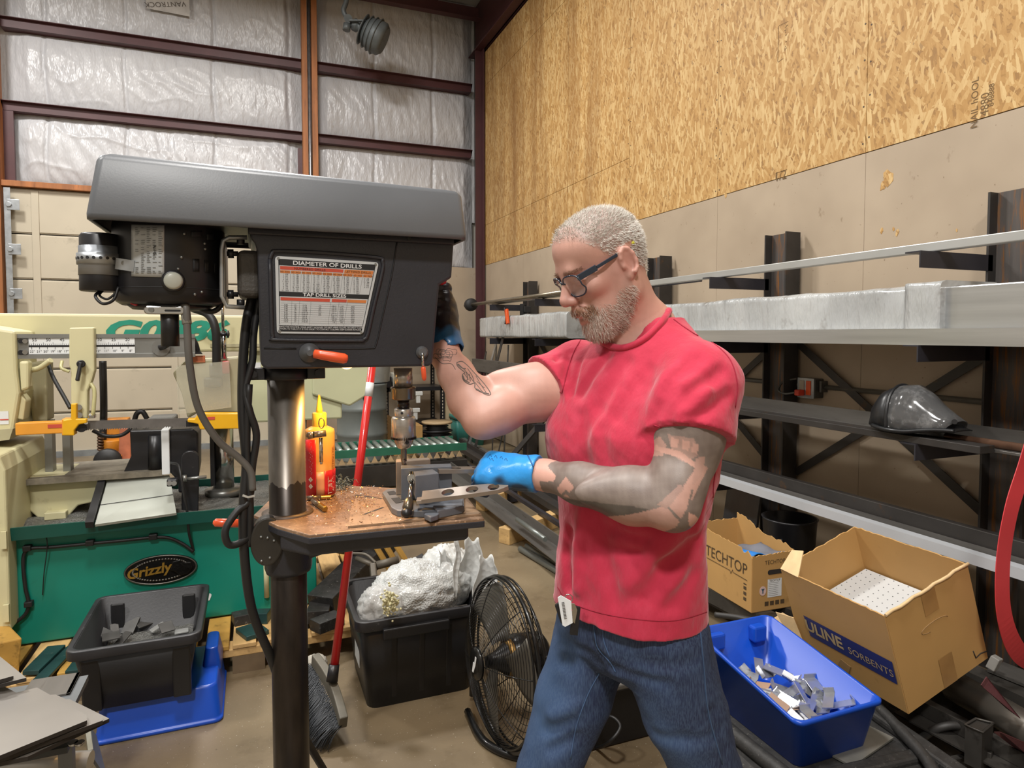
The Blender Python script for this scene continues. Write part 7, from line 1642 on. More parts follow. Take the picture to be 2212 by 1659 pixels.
lip = (hf_ > .09) & (sab < .022) & (hu_ > -.104) & (hu_ < -.078); blend(.5 * lip, '#b07468')
hline = np.interp(hf_, [-.12, -.08, -.04, -.012, .0, .02, .045, .065, .085, .1], [-.075, -.068, -.03, .012, .005, .02, .05, .072, .082, .09])
hairm = headm & (hu_ > hline) & ((sab < .0765) | (hu_ > .022) | (hf_ < -.045)); edge = np.clip((hu_ - hline) / .02, 0, 1); blend(hairm * (.2 + .5 * edge) * (1 - .25 * (hf_ > .05)), '#877c76')
bline = np.interp(hf_, [-.02, .0, .02, .05, .085, .12], [-.055, -.03, -.052, -.084, -.067, -.062])
beardm = headm & (hu_ < bline) & (hf_ > np.interp(hu_, [-.16, -.12, -.08, -.02], [.045, .012, -.004, -.004])) & ~lip & ((hf_ < .112) | (hu_ < -.064)) & (hu_ > -.16)
blend(beardm * np.clip((bline - hu_) / .025, .15, 1) * .42, '#8f776b'); blend(beardm * (hf_ > .085) * (hu_ > -.085) * .4, '#9a7058')
brow = headm & (hf_ > .07) & (np.abs(hu_ - (.0165 - .12 * np.maximum(0, sab - .035))) < .0045) & (sab > .012) & (sab < .05); blend(.55 * brow, '#86624f')
# sleeve tattoo on the left arm
ax = np.array(list(WL_ - EL)); tt_ = ((V - np.array(EL)) @ ax) / (ax @ ax); df = np.linalg.norm(V - np.array(EL) - np.clip(tt_, 0, 1)[:, None] * ax, axis=1)
ux = np.array(list(SL - EL)); tu = ((V - np.array(EL)) @ ux) / (ux @ ux); du = np.linalg.norm(V - np.array(EL) - np.clip(tu, 0, 1)[:, None] * ux, axis=1)
U_, V_ = proj_np(V)
onfore = (df < .085) & (tt_ > -.15) & (tt_ < .97); onup = (du < .1) & (tu > -.05) & (tu < .98); arml = (onfore | onup) & (U_ > 1150)
ink = np.zeros(len(V)); ink[arml] = .86
wrist = onfore & (tt_ > .89 - .05 * np.sin(V_ / 9)) & (V_ < 1040); ink[wrist] = 0
for poly, a in (([(1203, 1055), (1222, 1030), (1240, 1052), (1228, 1068), (1238, 1075), (1215, 1080)], .1), ([(1180, 1062), (1200, 1072), (1190, 1078), (1176, 1070)], .2), ([(1285, 1118), (1360, 1112), (1420, 1098), (1470, 1060), (1510, 1000), (1530, 1010), (1495, 1080), (1460, 1140), (1400, 1160), (1330, 1140)], .25),
        ([(1420, 1090), (1470, 1045), (1478, 1055), (1440, 1100)], .5), ([(1442, 938), (1500, 948), (1508, 985), (1480, 1000), (1455, 985)], .5), ([(1450, 945), (1466, 948), (1464, 968), (1448, 964)], .12), ([(1474, 950), (1490, 953), (1488, 974), (1472, 970)], .12), ([(1496, 956), (1510, 960), (1506, 980), (1494, 976)], .2),
        ([(1405, 955), (1425, 942), (1440, 962), (1432, 985), (1408, 985)], .35), ([(1410, 960), (1470, 975), (1505, 1002), (1500, 1010), (1465, 988), (1412, 972)], .12), ([(1502, 990), (1525, 985), (1515, 1030), (1495, 1050)], .35)):
    m = inpoly(U_, V_, poly) & arml; ink[m] = a
for path, w in (([(1445, 1098), (1475, 1130), (1478, 1140)], 3), ([(1495, 1060), (1478, 1140)], 2.5), ([(1180, 1050), (1215, 1075), (1245, 1085)], 4), ([(1205, 1082), (1222, 1062), (1240, 1080)], 3)):
    for (x0, y0), (x1, y1) in zip(path[:-1], path[1:]):
        t = np.clip(((U_ - x0) * (x1 - x0) + (V_ - y0) * (y1 - y0)) / ((x1 - x0) ** 2 + (y1 - y0) ** 2), 0, 1); ink[(np.hypot(U_ - x0 - t * (x1 - x0), V_ - y0 - t * (y1 - y0)) < w) & arml] = .85
nb_ = fnoise(V, 60, 31); shade = np.clip(.5 + .35 * nb_ + .25 * nz2, 0, 1)
lower = onfore & (V_ > 1078 + .12 * (U_ - 1230)) & (U_ < 1400); ink[lower & (ink > .5)] = .95
ic = np.array(lin('#5b5853'))[None] * (1 - .0 * shade[:, None]) + (np.array(lin('#7a766f')) - np.array(lin('#5b5853')))[None] * shade[:, None]; ic[lower] *= .55
col = col * (1 - ink[:, None]) + ic * ink[:, None]
def skin_mat():
    t = NT('skin'); a = t.n('ShaderNodeVertexColor'); a.layer_name = 'tone'; t.l(a.outputs[0], t.b.inputs['Base Color']); t.b.inputs['Roughness'].default_value = .48
    t.b.inputs['Subsurface Radius'].default_value = (.012, .005, .003); t.bump(t.noise(t.coord(), 420, 1), .12, .0012); return t.m
BODY = np_part('body', V, Fq, skin_mat(), MAN, np.clip(col, 0, 1))
# butterfly and flower tattoos on the right forearm
INK = M('tattoo_ink', '#6d635d', .55); INKS = M('tattoo_shade', '#a58e7c', .55)
bt = MB(); L_ = lambda pix, w=.0011: line_on(SKB, pix, w * .75, bt, .0002)
L_([(987, 783), (998, 781), (1010, 790), (1022, 803), (1036, 818), (1048, 832), (1058, 846), (1059, 853), (1048, 852), (1035, 843), (1026, 838), (1025, 828), (1014, 830), (1002, 822), (999, 810), (1004, 805), (996, 798), (988, 790), (987, 783)], .0016)
L_([(990, 786), (1006, 802), (1024, 826)]); L_([(1006, 802), (1010, 815), (1008, 824)]); L_([(1010, 796), (1020, 812), (1025, 828)]); L_([(1028, 812), (1038, 830), (1050, 848)]); L_([(1026, 826), (1042, 846)]); L_([(1002, 806), (1012, 820)]); L_([(1030, 824), (1046, 838)]); L_([(1014, 808), (1016, 824)])
L_([(989, 787), (998, 795), (1006, 797)], .002); L_([(1028, 841), (1040, 847), (1056, 851)], .002); L_([(1000, 812), (1004, 821), (1014, 827)], .002)
for x, y, r in ((962, 765, 16), (962, 765, 10), (975, 760, 12), (952, 760, 10), (966, 775, 9), (945, 770, 9)): L_([(x + r * math.cos(a * .7), y + .6 * r * math.sin(a * .7) + 2 * math.sin(a * 2)) for a in range(10)], .0009)
L_([(940, 772), (955, 785), (975, 786), (984, 798)], .001)
part('tattoo', bt, INK, BODY)
# hair and beard strands
def strands(mask, count, length, dirf, rad, seed, nm, hexc, hex2):
    ids = np.nonzero(mask)[0]; rr = np.random.RandomState(seed); ids = rr.choice(ids, min(count, len(ids) * 3)); mb_v = []; mb_f = []
    Nn = np.zeros_like(V); a = V[Fq[:, 1]] - V[Fq[:, 0]]; b = V[Fq[:, 3]] - V[Fq[:, 0]]; fn = np.cross(a, b)
    for k in range(4): np.add.at(Nn, Fq[:, k], fn)
    Nn /= np.linalg.norm(Nn, axis=1)[:, None] + 1e-12
    for i in ids:
        p = V[i] + rr.normal(size=3) * .0012; n = Nn[i]; d = dirf(i, n, rr); d /= np.linalg.norm(d); L = length * rr.uniform(.6, 1.2); sdv = np.cross(d, n); sdv /= np.linalg.norm(sdv) + 1e-9
        k = len(mb_v); w = rad * rr.uniform(.7, 1.3); q = p + d * L * .55 + n * .0006; r2 = p + d * L + (n * .0 + rr.normal(size=3) * .0008)
        mb_v += [p - sdv * w, p + sdv * w, q + sdv * w * .8, q - sdv * w * .8, r2]; mb_f += [(k, k + 1, k + 2, k + 3), (k + 3, k + 2, k + 4)]
    m = MB().add(mb_v, mb_f, True); m.cur = 0
    t = NT(nm + '_strands'); nsc = t.noise(t.coord(), 900, 1); t.l(t.ramp(nsc, [(.35, hexc), (.65, hex2)]), t.b.inputs['Base Color']); t.b.inputs['Roughness'].default_value = .5
    return part(nm, m, t.m, BODY, kind='stuff')
hfn, hun, hsn = [np.array(list(a)) for a in (hf, hu, hs)]
strands(hairm & (edge > .05) & (np.random.RandomState(4).rand(len(V)) < .3 + .7 * np.clip((hu_ - hline) / .055, 0, 1)), 13000, .0078, lambda i, n, rr: n * .75 - hfn * .55 + np.sign(hf_[i] - .05) * hfn * .25 * (hf_[i] > .04) - hun * .45 * (hu_[i] < .05) + rr.normal(size=3) * .22, .00042, 1, 'hair', '#a39c94', '#e2dcd0')
dens = beardm & ((fnoise(V, 260, 41) > .1 - 1.2 * np.clip((bline - hu_) / .035, 0, 1)) | (hu_ < -.11))
strands(dens & (hu_ < -.0635), 4600, .0115, lambda i, n, rr: n * .28 - hun * .7 - hfn * (.55 if hf_[i] < .07 else .05) + rr.normal(size=3) * .13, .00036, 2, 'beard', '#a08474', '#dfd3c9')
strands(beardm & (hf_ > .082) & (hu_ > -.088), 900, .009, lambda i, n, rr: n * .35 - hun * .7 + hsn * np.sign(hs_[i]) * .45 + rr.normal(size=3) * .12, .00042, 7, 'moustache', '#8a5f45', '#b58d72')
strands(brow, 260, .007, lambda i, n, rr: n * .4 - hfn * .2 + hsn * np.sign(hs_[i]) * .7 + rr.normal(size=3) * .2, .0004, 3, 'eyebrows', '#8a6a55', '#a58a76')
for s in (-1, 1): pass
# ---- glasses
GM = M('glasses_frame', '#25303f', .25, 0, .1, 20, coat=.3)
GL = thing('glasses', 'dark', 'glasses') if False else None
def lens_ring(s, k=24):
    out = []
    for j in range(k):
        a = 6.2832 * j / k; x = math.copysign(abs(math.cos(a)) ** .7, math.cos(a)) * .0305; z = math.copysign(abs(math.sin(a)) ** .7, math.sin(a)) * .0255
        out.append(hp(.109 - .010 * (abs(x + s * .031) / .055) ** 2 + .12 * z * .35 * 0 + (-.004 if z < 0 else .002), s * .034 + x, -.013 + z))
    return out
gm = MB()
gl_o = part('glasses', MB().tube(lens_ring(1), .0018, 6, True).tube(lens_ring(-1), .0018, 6, True).tube([hp(.108, -.009, -.004), hp(.111, 0, -.001), hp(.108, .009, -.004)], .0025, 6), GM, BODY)
lm = NT('lens_glass'); lm.b.inputs['Base Color'].default_value = (.8, .82, .85, 1); lm.b.inputs['Roughness'].default_value = .04; lm.b.inputs['Alpha'].default_value = .22
for s in (-1, 1):
    part('lens', MB().add(lens_ring(s), [tuple(range(24))]), lm.m, gl_o)
    part('temple', MB().beam(hp(.099, s * .058, .0015), hp(.055, s * .073, .0045), .0035, .013, hu).beam(hp(.055, s * .073, .0045), hp(-.008, s * .079, .008), .003, .007, hu), GM, gl_o, bevel=.001)
    part('hinge', MB().box(hp(.096, s * .0575, .001), (.006, .006, .01)), CHROME, gl_o)
part('earplug', MB().cyl(hp(-.042, .068, .012), hp(-.05, .078, .014), .0045, .003, n=10), M('plug_yellow', '#d8d23c', .6), BODY)
# ---- clothes
def torso_sdf(s, tab, power=2.3):
    """tab rows: z, centre offset along left, centre offset along front, half width, half depth (offsets from MID axis)"""
    sl, X, Y, Z = s.reg(s.lo, s.lo + s.n * s.h); z = Z.ravel(); T = np.array(sorted(tab)); m = G(MID); s3 = G(sT); f3 = G(fT)
    it = lambda c: np.interp(z, T[:, 0], T[:, c])[None, None, :].astype(np.float32)
    qs = (X - m[0]) * s3[0] + (Y - m[1]) * s3[1] - it(1); qf = (X - m[0]) * f3[0] + (Y - m[1]) * f3[1] - it(2); a, b = it(3), it(4)
    d = ((np.abs(qs / a) ** power + np.abs(qf / b) ** power) ** (1 / power) - 1) * np.minimum(a, b) * .92
    d = np.maximum(d, np.maximum(Z - T[-1, 0], T[0, 0] - Z)); return sl, d.astype(np.float32)
zS = MID.z
SHT = SDF((G(P(1120, 800, 1.5))[0], G(SL)[1] - .17, .80), (G(P(1640, 900, 1.3))[0], G(SR_)[1] + .17, zS + .13), .0036)
tab = [(.838, .0, .015, .182, .135), (.90, .0, .012, .178, .13), (1.0, .0, .01, .172, .122), (1.12, 0, .012, .182, .128), (1.24, 0, .012, .192, .132), (zS - .05, 0, .0, .19, .115), (zS + .0, 0, -.008, .165, .092), (zS + .04, 0, -.02, .105, .078), (zS + .075, 0, -.03, .07, .065)]
sl, d = torso_sdf(SHT, tab); SHT.S[sl] = np.minimum(SHT.S[sl], d)
SHT.ell(SL - ZU * .008, [.076, .074, .074], (sT, fT, ZU), .05); SHT.ell(SR_ - ZU * .006, [.075, .075, .075], (sT, fT, ZU), .05)
SHT.ell(MID - ZU * .14 + fT * .085 + sT * .08, [.085, .05, .07], (sT, fT, ZU), .05); SHT.ell(MID - ZU * .14 + fT * .085 - sT * .08, [.085, .05, .07], (sT, fT, ZU), .05)
for A_, B_, r0, r1 in ((P(1400, 714, 1.49), (SL + MID) / 2 + ZU * .004, .064, .062), (P(1400, 714, 1.49), (SR_ + MID) / 2 + ZU * .004, .064, .06), (P(1405, 712, 1.49), SL, .064, .066)): SHT.cone(A_, B_, r0, r1, .04)
SHT.ell(MID - ZU * .13, [.203, .128, .215], (sT, fT, ZU), .04)
def cut_arm(fn, g, cutn, cutp):
    """upper arm grown by g and cut square at the sleeve end"""
    t = SDF(SHT.lo, SHT.lo + (SHT.n - 1) * SHT.h, SHT.h); fn(t, g); n0 = SHT.S.shape; t.S = t.S[:n0[0], :n0[1], :n0[2]]
    c = G(cutp); n = G(Vector(cutn).normalized()); sl, X, Y, Z = SHT.reg(SHT.lo, SHT.lo + SHT.n * SHT.h)
    return np.maximum(t.S, ((X - c[0]) * n[0] + (Y - c[1]) * n[1] + (Z - c[2]) * n[2]).astype(np.float32)[:n0[0], :n0[1], :n0[2]])
cl = SL.lerp(EL, .46); cr = SR_.lerp(ER, .36); nl = (EL - SL).normalized() * .95 + rgt * .16; nr_ = (ER - SR_).normalized()
def smin(a, b, k): h = np.clip(.5 + .5 * (a - b) / k, 0, 1); return (a * (1 - h) + b * h - k * h * (1 - h)).astype(np.float32)
SHT.S = smin(SHT.S, cut_arm(upper_left, .017, nl, cl), .02); SHT.S = smin(SHT.S, cut_arm(upper_right, .014, nr_, cr), .02)
core = SDF(SHT.lo, SHT.lo + (SHT.n - 1) * SHT.h, SHT.h); trunk(core, .004)
for A_, B_, r0, r1 in ((P(1400, 716, 1.49), (SL + MID) / 2 + ZU * .005, .054, .054), (P(1400, 716, 1.49), (SR_ + MID) / 2 + ZU * .005, .054, .054)): core.cone(A_, B_, r0, r1, .05)
n0 = SHT.S.shape; CORE = np.minimum(core.S[:n0[0], :n0[1], :n0[2]], np.minimum(cut_arm(upper_left, .005, nl, cl), cut_arm(upper_right, .005, nr_, cr)))
def neck_hole():
    SHT.cone(hp(-.02, 0, -.06), NB + ZU * .012, .055, .0575, .006, 'sub'); SHT.cone(NB + ZU * .01, P(1358, 716, 1.44), .0575, .043, .006, 'sub'); SHT.cone(hp(.01, 0, -.1), P(1352, 714, 1.44), .043, .042, .006, 'sub')
neck_hole()
Vb, Fb = SHT.mesh(); B0 = bvh_of(Vb, Fb)
for pix, w, dp in (([(1308, 770), (1255, 850)], .013, .007), ([(1350, 785), (1290, 880), (1262, 930)], .016, .007), ([(1398, 800), (1330, 900)], .016, .004), ([(1232, 760), (1222, 815)], .01, .006), ([(1205, 770), (1190, 812)], .009, .005), ([(1262, 760), (1235, 850)], .009, .006),
        ([(1500, 775), (1445, 840), (1412, 905)], .016, .011), ([(1560, 800), (1480, 860), (1440, 905)], .014, .007), ([(1575, 850), (1500, 905)], .012, .005), ([(1470, 810), (1430, 860)], .013, -.006), ([(1530, 840), (1460, 890)], .012, -.005),
        ([(1228, 1150), (1222, 1200), (1228, 1262)], .013, .016), ([(1262, 1080), (1252, 1180), (1248, 1270)], .015, -.011), ([(1290, 1060), (1300, 1180), (1330, 1300)], .018, .006), ([(1300, 1140), (1400, 1165)], .011, .004), ([(1310, 1180), (1420, 1195)], .012, .004), ([(1395, 1290), (1440, 1225), (1505, 1165)], .02, .008), ([(1360, 1260), (1420, 1190), (1470, 1120)], .02, -.006), ([(1450, 1310), (1500, 1240), (1540, 1160)], .016, .006), ([(1340, 1120), (1290, 1180)], .014, .005),
        ([(1255, 900), (1262, 1000), (1258, 1080)], .018, .006), ([(1300, 930), (1320, 1010)], .02, .004), ([(1545, 1020), (1538, 1150), (1545, 1270)], .014, .007), ([(1525, 1020), (1505, 1150)], .016, -.005)):
    q = [hit(B0, u, v, 0) for u, v in pix]
    q = [p for p in q if p is not None]
    if len(q) > 1: SHT.fold(q[0], q[-1], w, dp * 1.5, q[1] if len(q) == 3 else None)
SHT.ripple(.0011, 34, 4); SHT.ripple(.0006, 80, 9); SHT.S = np.minimum(SHT.S, CORE); neck_hole()
Vs, Fs_ = SHT.mesh(); Vs = smooth_vf(Vs, Fs_, 2, .4); SHB = bvh_of(Vs, Fs_)
def cotton():
    t = NT('red_cotton'); v = t.coord(); f = t.noise(v, 7, 5); c = t.ramp(f, [(.3, '#b11e3b'), (.7, '#c42c4a')])
    d = t.noise(t.coord((1, 1, .5)), 16, 6, .65); c = t.mix(t.ramp(d, [(.52, 0.0), (.75, .3)]), c, '#d04f68'); t.l(c, t.b.inputs['Base Color']); t.b.inputs['Roughness'].default_value = .85
    t.b.inputs['Sheen Weight'].default_value = .25; t.bump(t.math('ADD', t.noise(t.coord((1, 1, .45), (.5, .3, 0)), 17, 4, .6), t.math('MULTIPLY', t.noise(v, 600, 1), .03)), .5, .012); return t.m
RED = cotton(); SHIRT = np_part('shirt', Vs, Fs_, RED, MAN)
STI = M('shirt_stitch', '#9c1f38', .9); sm_ = MB()
def seam(nm, paths, w, mat_, par, bv, lift=.0006):
    m = MB()
    for p in paths: line_on(bv, p, w, m, lift)
    if m.f: part(nm, m, mat_, par, kind='stuff')
crp = []
for q in bez([(u, v, 0) for u, v in ((1300, 738), (1318, 748), (1340, 753), (1366, 748), (1395, 732), (1420, 708), (1436, 688), (1443, 672))], 5):
    c2 = [p for p in (hit(SHB, q.x, q.y, .0015), hit(SKB, q.x, q.y, .003)) if p is not None]
    if c2: crp.append(min(c2, key=lambda p: (p - EYE).length))
for _ in range(3): crp = [crp[0]] + [(crp[k - 1] + crp[k] * 2 + crp[k + 1]) / 4 for k in range(1, len(crp) - 1)] + [crp[-1]]
part('collar_rib', MB().tube(crp, .0078, 8), RED, SHIRT)
seam('sleeve_seam', [[(1500, 722), (1545, 745), (1578, 780), (1592, 830), (1588, 880)], [(1262, 722), (1240, 760), (1226, 800), (1214, 850)], [(1455, 690), (1475, 705), (1500, 722)]], .0014, STI, SHIRT, SHB)
seam('side_seam', [[(1552, 975), (1540, 1060), (1545, 1150), (1552, 1230), (1548, 1300)]], .0014, STI, SHIRT, SHB)
seam('hem_stitch', [[(1205, 1268), (1230, 1300), (1300, 1325), (1380, 1338), (1460, 1340), (1540, 1318)], [(1412, 918), (1450, 930), (1500, 945), (1545, 958)], [(1160, 800), (1185, 825), (1212, 848)]], .0009, STI, SHIRT, SHB)
# jeans
PEL = Vector((MID.x, MID.y, .80)) + fT * .005
KR, KL = P(1182, 1668, 1.56), P(1530, 1672, 1.45)
AR = Vector((KR.x, KR.y, .1)) - rgt * .06 + FH * .03; AL = Vector((KL.x, KL.y, .1)) + rgt * .05 - FH * .02
HR, HL = PEL - sT * .092 - ZU * .03, PEL + sT * .092 - ZU * .03
lo_j = np.min([G(p) for p in (KR, KL, AR, AL, HR, HL)], 0) - .13; hi_j = np.max([G(p) for p in (KR, KL, AR, AL, HR, HL)], 0) + .14
JN = SDF((lo_j[0], lo_j[1], .06), (hi_j[0], hi_j[1], .93), .0042)
sl, d = torso_sdf(JN, [(.70, 0, .0, .12, .08), (.735, 0, .0, .165, .115), (.78, 0, .0, .178, .128), (.86, 0, .005, .17, .124), (.90, 0, .005, .166, .12)], 2.4); JN.S[sl] = np.minimum(JN.S[sl], d)
JN.chain([HR + ZU * .01, HR.lerp(KR, .5), KR, KR.lerp(AR, .5), AR], [.095, .086, .072, .068, .062], .016); JN.chain([HL + ZU * .01, HL.lerp(KL, .5), KL, KL.lerp(AL, .5), AL], [.1, .09, .074, .068, .062], .016)
JN.ell(PEL - fT * .07 - ZU * .06, [.15, .08, .1], (sT, fT, ZU), .04)
Vb, Fb = JN.mesh(); B0 = bvh_of(Vb, Fb)
for pix, w, dp in (([(1165, 1420), (1215, 1432), (1290, 1436)], .013, .009), ([(1160, 1400), (1210, 1412)], .01, -.008), ([(1210, 1385), (1300, 1425)], .014, .006), ([(1330, 1450), (1290, 1440), (1230, 1450)], .013, .006), ([(1120, 1560), (1180, 1580), (1240, 1560)], .014, .008), ([(1115, 1600), (1190, 1620), (1245, 1590)], .013, .008), ([(1125, 1530), (1190, 1545), (1250, 1520)], .014, -.006), ([(1330, 1450), (1380, 1470), (1440, 1480)], .014, .007), ([(1345, 1430), (1420, 1440), (1500, 1430)], .016, .005), ([(1420, 1590), (1480, 1600), (1560, 1580)], .016, .006), ([(1560, 1420), (1540, 1540), (1570, 1640)], .014, .005), ([(1280, 1390), (1300, 1420), (1325, 1455)], .008, .006)):
    q = [hit(B0, u, v, 0) for u, v in pix]; q = [p for p in q if p is not None]
    if len(q) > 1: JN.fold(q[0], q[-1], w, dp, q[1] if len(q) == 3 else None)
JN.ripple(.0014, 26, 14); JN.ripple(.0007, 70, 19)
Vj, Fj = JN.mesh(); Vj = smooth_vf(Vj, Fj, 2, .4); JNB = bvh_of(Vj, Fj)
def wear_and_light(cp, ax_, r, ln): 
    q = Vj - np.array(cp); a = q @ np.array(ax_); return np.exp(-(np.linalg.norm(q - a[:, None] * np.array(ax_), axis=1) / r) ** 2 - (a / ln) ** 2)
fd = .9 * wear_and_light(HR.lerp(KR, .45) + fT * .085 - sT * .02, (KR - HR).normalized(), .075, .2) + .35 * wear_and_light(HL.lerp(KL, .5) + fT * .09, (KL - HL).normalized(), .06, .16)  # thigh wash wear, plus the right leg's brighter light put into the colour
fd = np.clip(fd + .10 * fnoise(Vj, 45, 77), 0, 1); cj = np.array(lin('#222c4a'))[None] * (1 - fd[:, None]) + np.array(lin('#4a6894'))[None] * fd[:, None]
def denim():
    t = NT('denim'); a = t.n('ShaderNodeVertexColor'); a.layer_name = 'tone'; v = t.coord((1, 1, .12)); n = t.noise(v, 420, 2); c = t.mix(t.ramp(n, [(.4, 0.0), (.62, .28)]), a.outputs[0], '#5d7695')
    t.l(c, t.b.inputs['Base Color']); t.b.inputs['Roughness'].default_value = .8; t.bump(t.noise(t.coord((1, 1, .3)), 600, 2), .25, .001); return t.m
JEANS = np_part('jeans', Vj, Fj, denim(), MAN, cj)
THR = M('jean_thread', '#41597c', .8)
seam('seam', [[(1282, 1335), (1285, 1370), (1292, 1400), (1318, 1430), (1330, 1452)], [(1302, 1345), (1305, 1385), (1318, 1420)], [(1512, 1360), (1520, 1440), (1530, 1540), (1560, 1650)], [(1300, 1445), (1270, 1500), (1245, 1570), (1232, 1640)], [(1545, 1350), (1552, 1400)], [(1420, 1363), (1440, 1374), (1480, 1374), (1510, 1368)]], .0016, THR, JEANS, JNB)
for k, (A_, s) in enumerate(((AR, 1), (AL, 1))):
    fd_ = (fT if k == 0 else (fT * .8 + rgt * .4)).normalized(); b0 = Vector((A_.x, A_.y, 0)); sd_ = ZU.cross(fd_)
    part('boot', MB().loft([[b0 + fd_ * (x * 1.0) + sd_ * y + ZU * z for x, y in [(.07 + .115 * math.cos(a) * sc_, .05 * math.sin(a) * sc_) for a in [6.2832 * j / 20 for j in range(20)]]] for z, sc_ in ((0, 1.02), (.03, 1.02), (.05, .97), (.075, .85), (.1, .6), (.13, .5))]), M('boot_black', '#231f1c', .5), MAN, subd=1)
# ---- gloves
def glove_mat(nm, c1, c2, amt):
    t = NT(nm); v = t.coord(); f = t.noise(v, 16, 5, .6); c = t.mix(t.ramp(f, [(amt, 0.0), (amt + .2, .92)]), c1, c2); t.l(c, t.b.inputs['Base Color'])
    t.b.inputs['Roughness'].default_value = .35; t.bump(t.noise(v, 60, 4), .35, .004); return t.m
def hand(frame_, spec, cuff, h=.0021):
    pts = [p for ch in spec for p in ch[0]] + [p for p, _ in cuff]; lo = np.min([G(p) for p in pts], 0) - .05; hi = np.max([G(p) for p in pts], 0) + .05
    s = SDF(lo, hi, h)
    for ch, rs, k in spec: s.chain(ch, rs, k)
    return s
W0 = P(1158, 1024, 1.415); K0 = P(1046, 1012, 1.46); hd = (K0 - W0).normalized(); nr = (ZU * .78 - FH * .62); nr = (nr - hd * nr.dot(hd)).normalized(); acr = nr.cross(hd).normalized()
if acr.dot(FH) > 0: acr = -acr
spec = [([W0 + hd * .01, K0 - hd * .012 + acr * o], [.030, .020], .02) for o in (-.028, -.01, .01, .028)]
for o, r, Lf in ((-.032, .0115, 1.0), (-.011, .012, 1.05), (.011, .0118, 1.0), (.031, .0108, .85)):
    k0 = K0 + acr * o - hd * (.004 if abs(o) > .02 else 0); a = k0 + (hd * .62 - nr * .78) * .036 * Lf; b = a + (-hd * .25 - nr * .95).normalized() * .022 * Lf; c = b + (-hd * .9 - nr * .3).normalized() * .018 * Lf
    spec.append(([k0 - hd * .01, k0, a, b, c], [r + .003, r + .003, r, r - .0006, r - .0016], .0045))
th0 = W0 + hd * .035 - acr * .03 - nr * .012; spec.append(([W0 + hd * .02 - acr * .012 - nr * .01, th0, th0 + hd * .035 - acr * .014 - nr * .016, th0 + hd * .06 - acr * .002 - nr * .024], [.017, .0155, .013, .0105], .012))
gL = hand(None, spec, [(W0, .03)]); gL.cone(P(1168, 1024, 1.411), W0 + hd * .03, .037, .033, .012); gL.ell((W0 + K0) / 2 + hd * .005, [.05, .036, .022], (hd, acr, nr), .02)
gL.cone(P(1172, 1025, 1.409), P(1230, 1032, 1.385), .033, .036, .004, 'sub')
cpl = G(P(1163, 1024, 1.413)); nn = G(-hd); sl, X, Y, Z = gL.reg(gL.lo, gL.lo + gL.n * gL.h); gL.S = np.maximum(gL.S, ((X - cpl[0]) * nn[0] + (Y - cpl[1]) * nn[1] + (Z - cpl[2]) * nn[2]).astype(np.float32))
kk = [K0 + acr * o for o in (-.021, 0, .021)]
for q in kk: gL.fold(q + nr * .02 - hd * .03, q + hd * .0, .006, .004)
gL.ripple(.0007, 90, 3); Vg, Fg = gL.mesh(); Vg = smooth_vf(Vg, Fg, 2, .4); GLB = bvh_of(Vg, Fg)
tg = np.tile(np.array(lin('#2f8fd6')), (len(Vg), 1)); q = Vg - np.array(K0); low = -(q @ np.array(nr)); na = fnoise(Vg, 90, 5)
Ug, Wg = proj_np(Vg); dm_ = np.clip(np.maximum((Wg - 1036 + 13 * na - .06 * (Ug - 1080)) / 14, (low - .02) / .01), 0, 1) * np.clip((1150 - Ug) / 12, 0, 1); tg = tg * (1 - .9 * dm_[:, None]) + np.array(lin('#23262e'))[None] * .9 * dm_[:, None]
tg *= (1 + .08 * fnoise(Vg, 60, 6))[:, None]
gmt = NT('nitrile_glove'); a_ = gmt.n('ShaderNodeVertexColor'); a_.layer_name = 'tone'; gmt.l(a_.outputs[0], gmt.b.inputs['Base Color']); gmt.b.inputs['Roughness'].default_value = .33; gmt.bump(gmt.noise(gmt.coord(), 70, 4), .3, .003)
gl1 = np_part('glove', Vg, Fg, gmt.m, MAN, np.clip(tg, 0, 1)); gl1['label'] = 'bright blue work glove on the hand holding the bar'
m = MB(); line_on(GLB, [(1140, 984), (1150, 1005), (1160, 1035), (1165, 1058)], .0016, m, .0005)
for i, (u, v) in enumerate(((1052, 990), (1060, 994), (1068, 988), (1080, 990), (1090, 994), (1056, 985))): line_on(GLB, [(u, v), (u + 3, v - 4), (u + 6, v + 2)], .0006, m, .0004, 3)
part('glove_print', m, M('glove_ink', '#1d5c96', .5), gl1)
# right hand, dark palm glove on the feed handle
C1 = P(957, 662, 1.655); WU = P(962, 730, 1.62); up2 = (C1 - WU).normalized(); out2 = rgt; fw2 = FH
spec = [([WU, C1 - up2 * .005 + rgt * .0], [.033, .034], .02), ([C1 - up2 * .03, C1 + up2 * .045], [.03, .024], .02)]
for j, o in enumerate((.052, .028, .004, -.02)):
    k0 = C1 + up2 * o + rgt * .008 + FH * .012; a = k0 - FH * .034 + rgt * .006; b = a - FH * .008 - rgt * .024; c = b + FH * .02 - rgt * .012
    spec.append(([k0, a, b, c], [.0135, .0125, .0118, .0105], .006))
spec.append(([C1 - up2 * .02 - rgt * .02, C1 + up2 * .02 - rgt * .03 - FH * .02, C1 + up2 * .05 - rgt * .02 - FH * .03], [.016, .0135, .0115], .01))
gR = hand(None, spec, [(WU, .03)]); gR.cone(P(958, 705, 1.635), P(966, 752, 1.61), .037, .041, .008); gR.cone(P(966, 756, 1.607), P(985, 800, 1.59), .037, .04, .004, 'sub')
gR.ripple(.0009, 90, 6); Vg, Fg = gR.mesh(); Vg = smooth_vf(Vg, Fg, 2, .4); Ug, Wg = proj_np(Vg); na = fnoise(Vg, 80, 2)
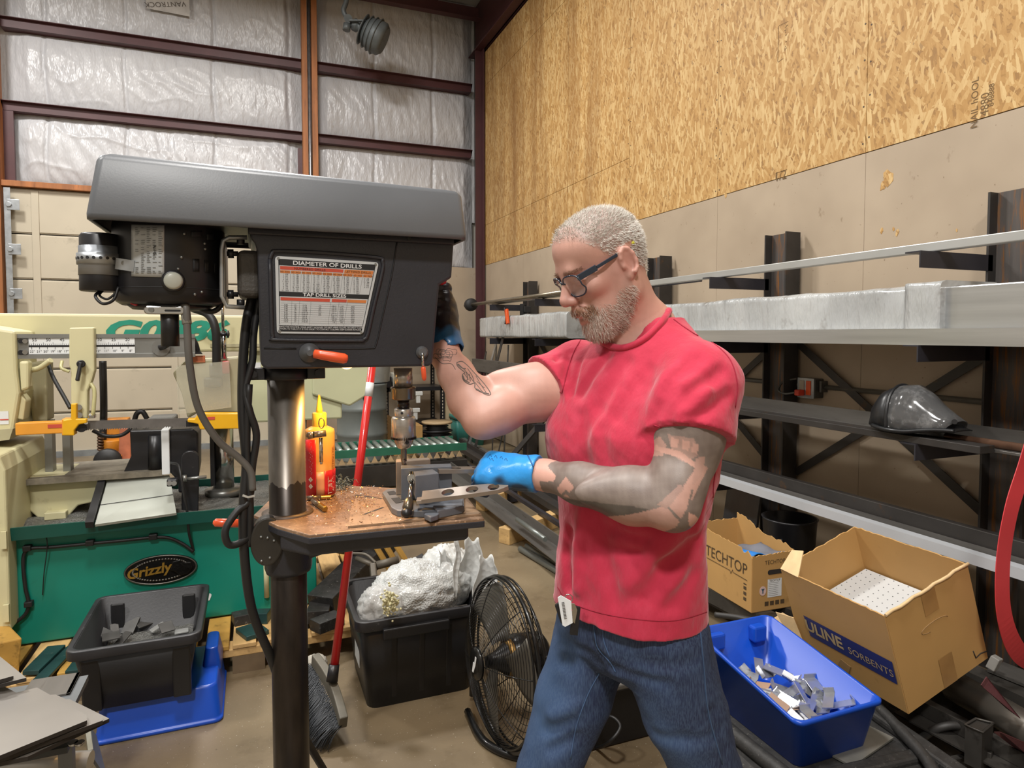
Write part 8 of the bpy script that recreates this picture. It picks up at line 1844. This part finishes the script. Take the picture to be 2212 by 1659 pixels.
mk = np.clip((Wg - 704 + 8 * na) / 12, 0, 1)[:, None]; tg = np.array(lin('#221f26'))[None] * (1 - mk) + np.array(lin('#2b5f8c'))[None] * mk
gl2 = np_part('glove', Vg, Fg, gmt.m, MAN, tg); gl2['label'] = 'dark stained glove on the hand at the feed handle'
# feed handle of the drill, gripped by that hand
part('feed_hub', MB().cyl((SX - .02, 1.616, 1.47), (SX - .02, 1.665, 1.47), .03, n=24), STEEL, DRL)
for k in range(1):
    a = 6.2832 * k / 3; hpnt = Vector((SX - .02, 1.65, 1.47)); tip = C1 if k == 0 else hpnt + (Matrix.Rotation(a, 3, 'Y') @ (C1 - hpnt)); part('feed_lever', MB().cyl(hpnt, tip, .006, n=12), CHROME, DRL); part('lever_knob', MB().ball(tip, .015, 14, 10), BLACKP, DRL)
# ---- key tag at the belt
KY = thing('key_ring', 'keys with a white barcode tag hanging at the belt', 'keys', P(1225, 1320, 1.40))
def plate2(pix, d, th, mt, nm, par=KY, bev=.001):
    pts = [P(u, v, d) for u, v in pix]; n = (pts[1] - pts[0]).cross(pts[2] - pts[0]).normalized()
    if n.dot(fwd) < 0: n = -n
    m = MB(); k = len(pts); m.add(pts + [p + n * th for p in pts], [tuple(range(k)), tuple(range(k, 2 * k))[::-1]] + [(j, (j + 1) % k, k + (j + 1) % k, k + j) for j in range(k)]); return part(nm, m, mt, par, bevel=bev)
tg_ = plate2([(1206, 1292), (1212, 1288), (1233, 1300), (1234, 1318), (1236, 1345), (1221, 1353), (1216, 1350)], 1.372, .003, WHITE, 'barcode_tag')
bm2 = MB()
for k in range(12): bm2.beam(P(1213 + .5 * k, 1302 + 3.1 * k, 1.3712), P(1219 + .5 * k, 1301 + 3.1 * k, 1.3712), .0003, .0012 + .0012 * RN.random(), fwd)
part('barcode', bm2, INKB, tg_, kind='stuff')
plate2([(1228, 1303), (1241, 1306), (1246, 1318), (1241, 1345), (1236, 1340), (1238, 1330), (1235, 1325), (1238, 1318)], 1.378, .003, CHROME, 'key'); plate2([(1240, 1312), (1253, 1314), (1247, 1372), (1232, 1370)], 1.384, .008, BLACKP, 'key_fob'); plate2([(1200, 1310), (1212, 1300), (1222, 1350), (1212, 1345)], 1.388, .008, BLACKP, 'pouch')
part('split_ring', MB().tube([P(1228 + 9 * math.cos(a), 1293 + 9 * math.sin(a), 1.376) for a in [6.28 * k / 16 for k in range(16)]], .0012, 5, True), CHROME, KY)
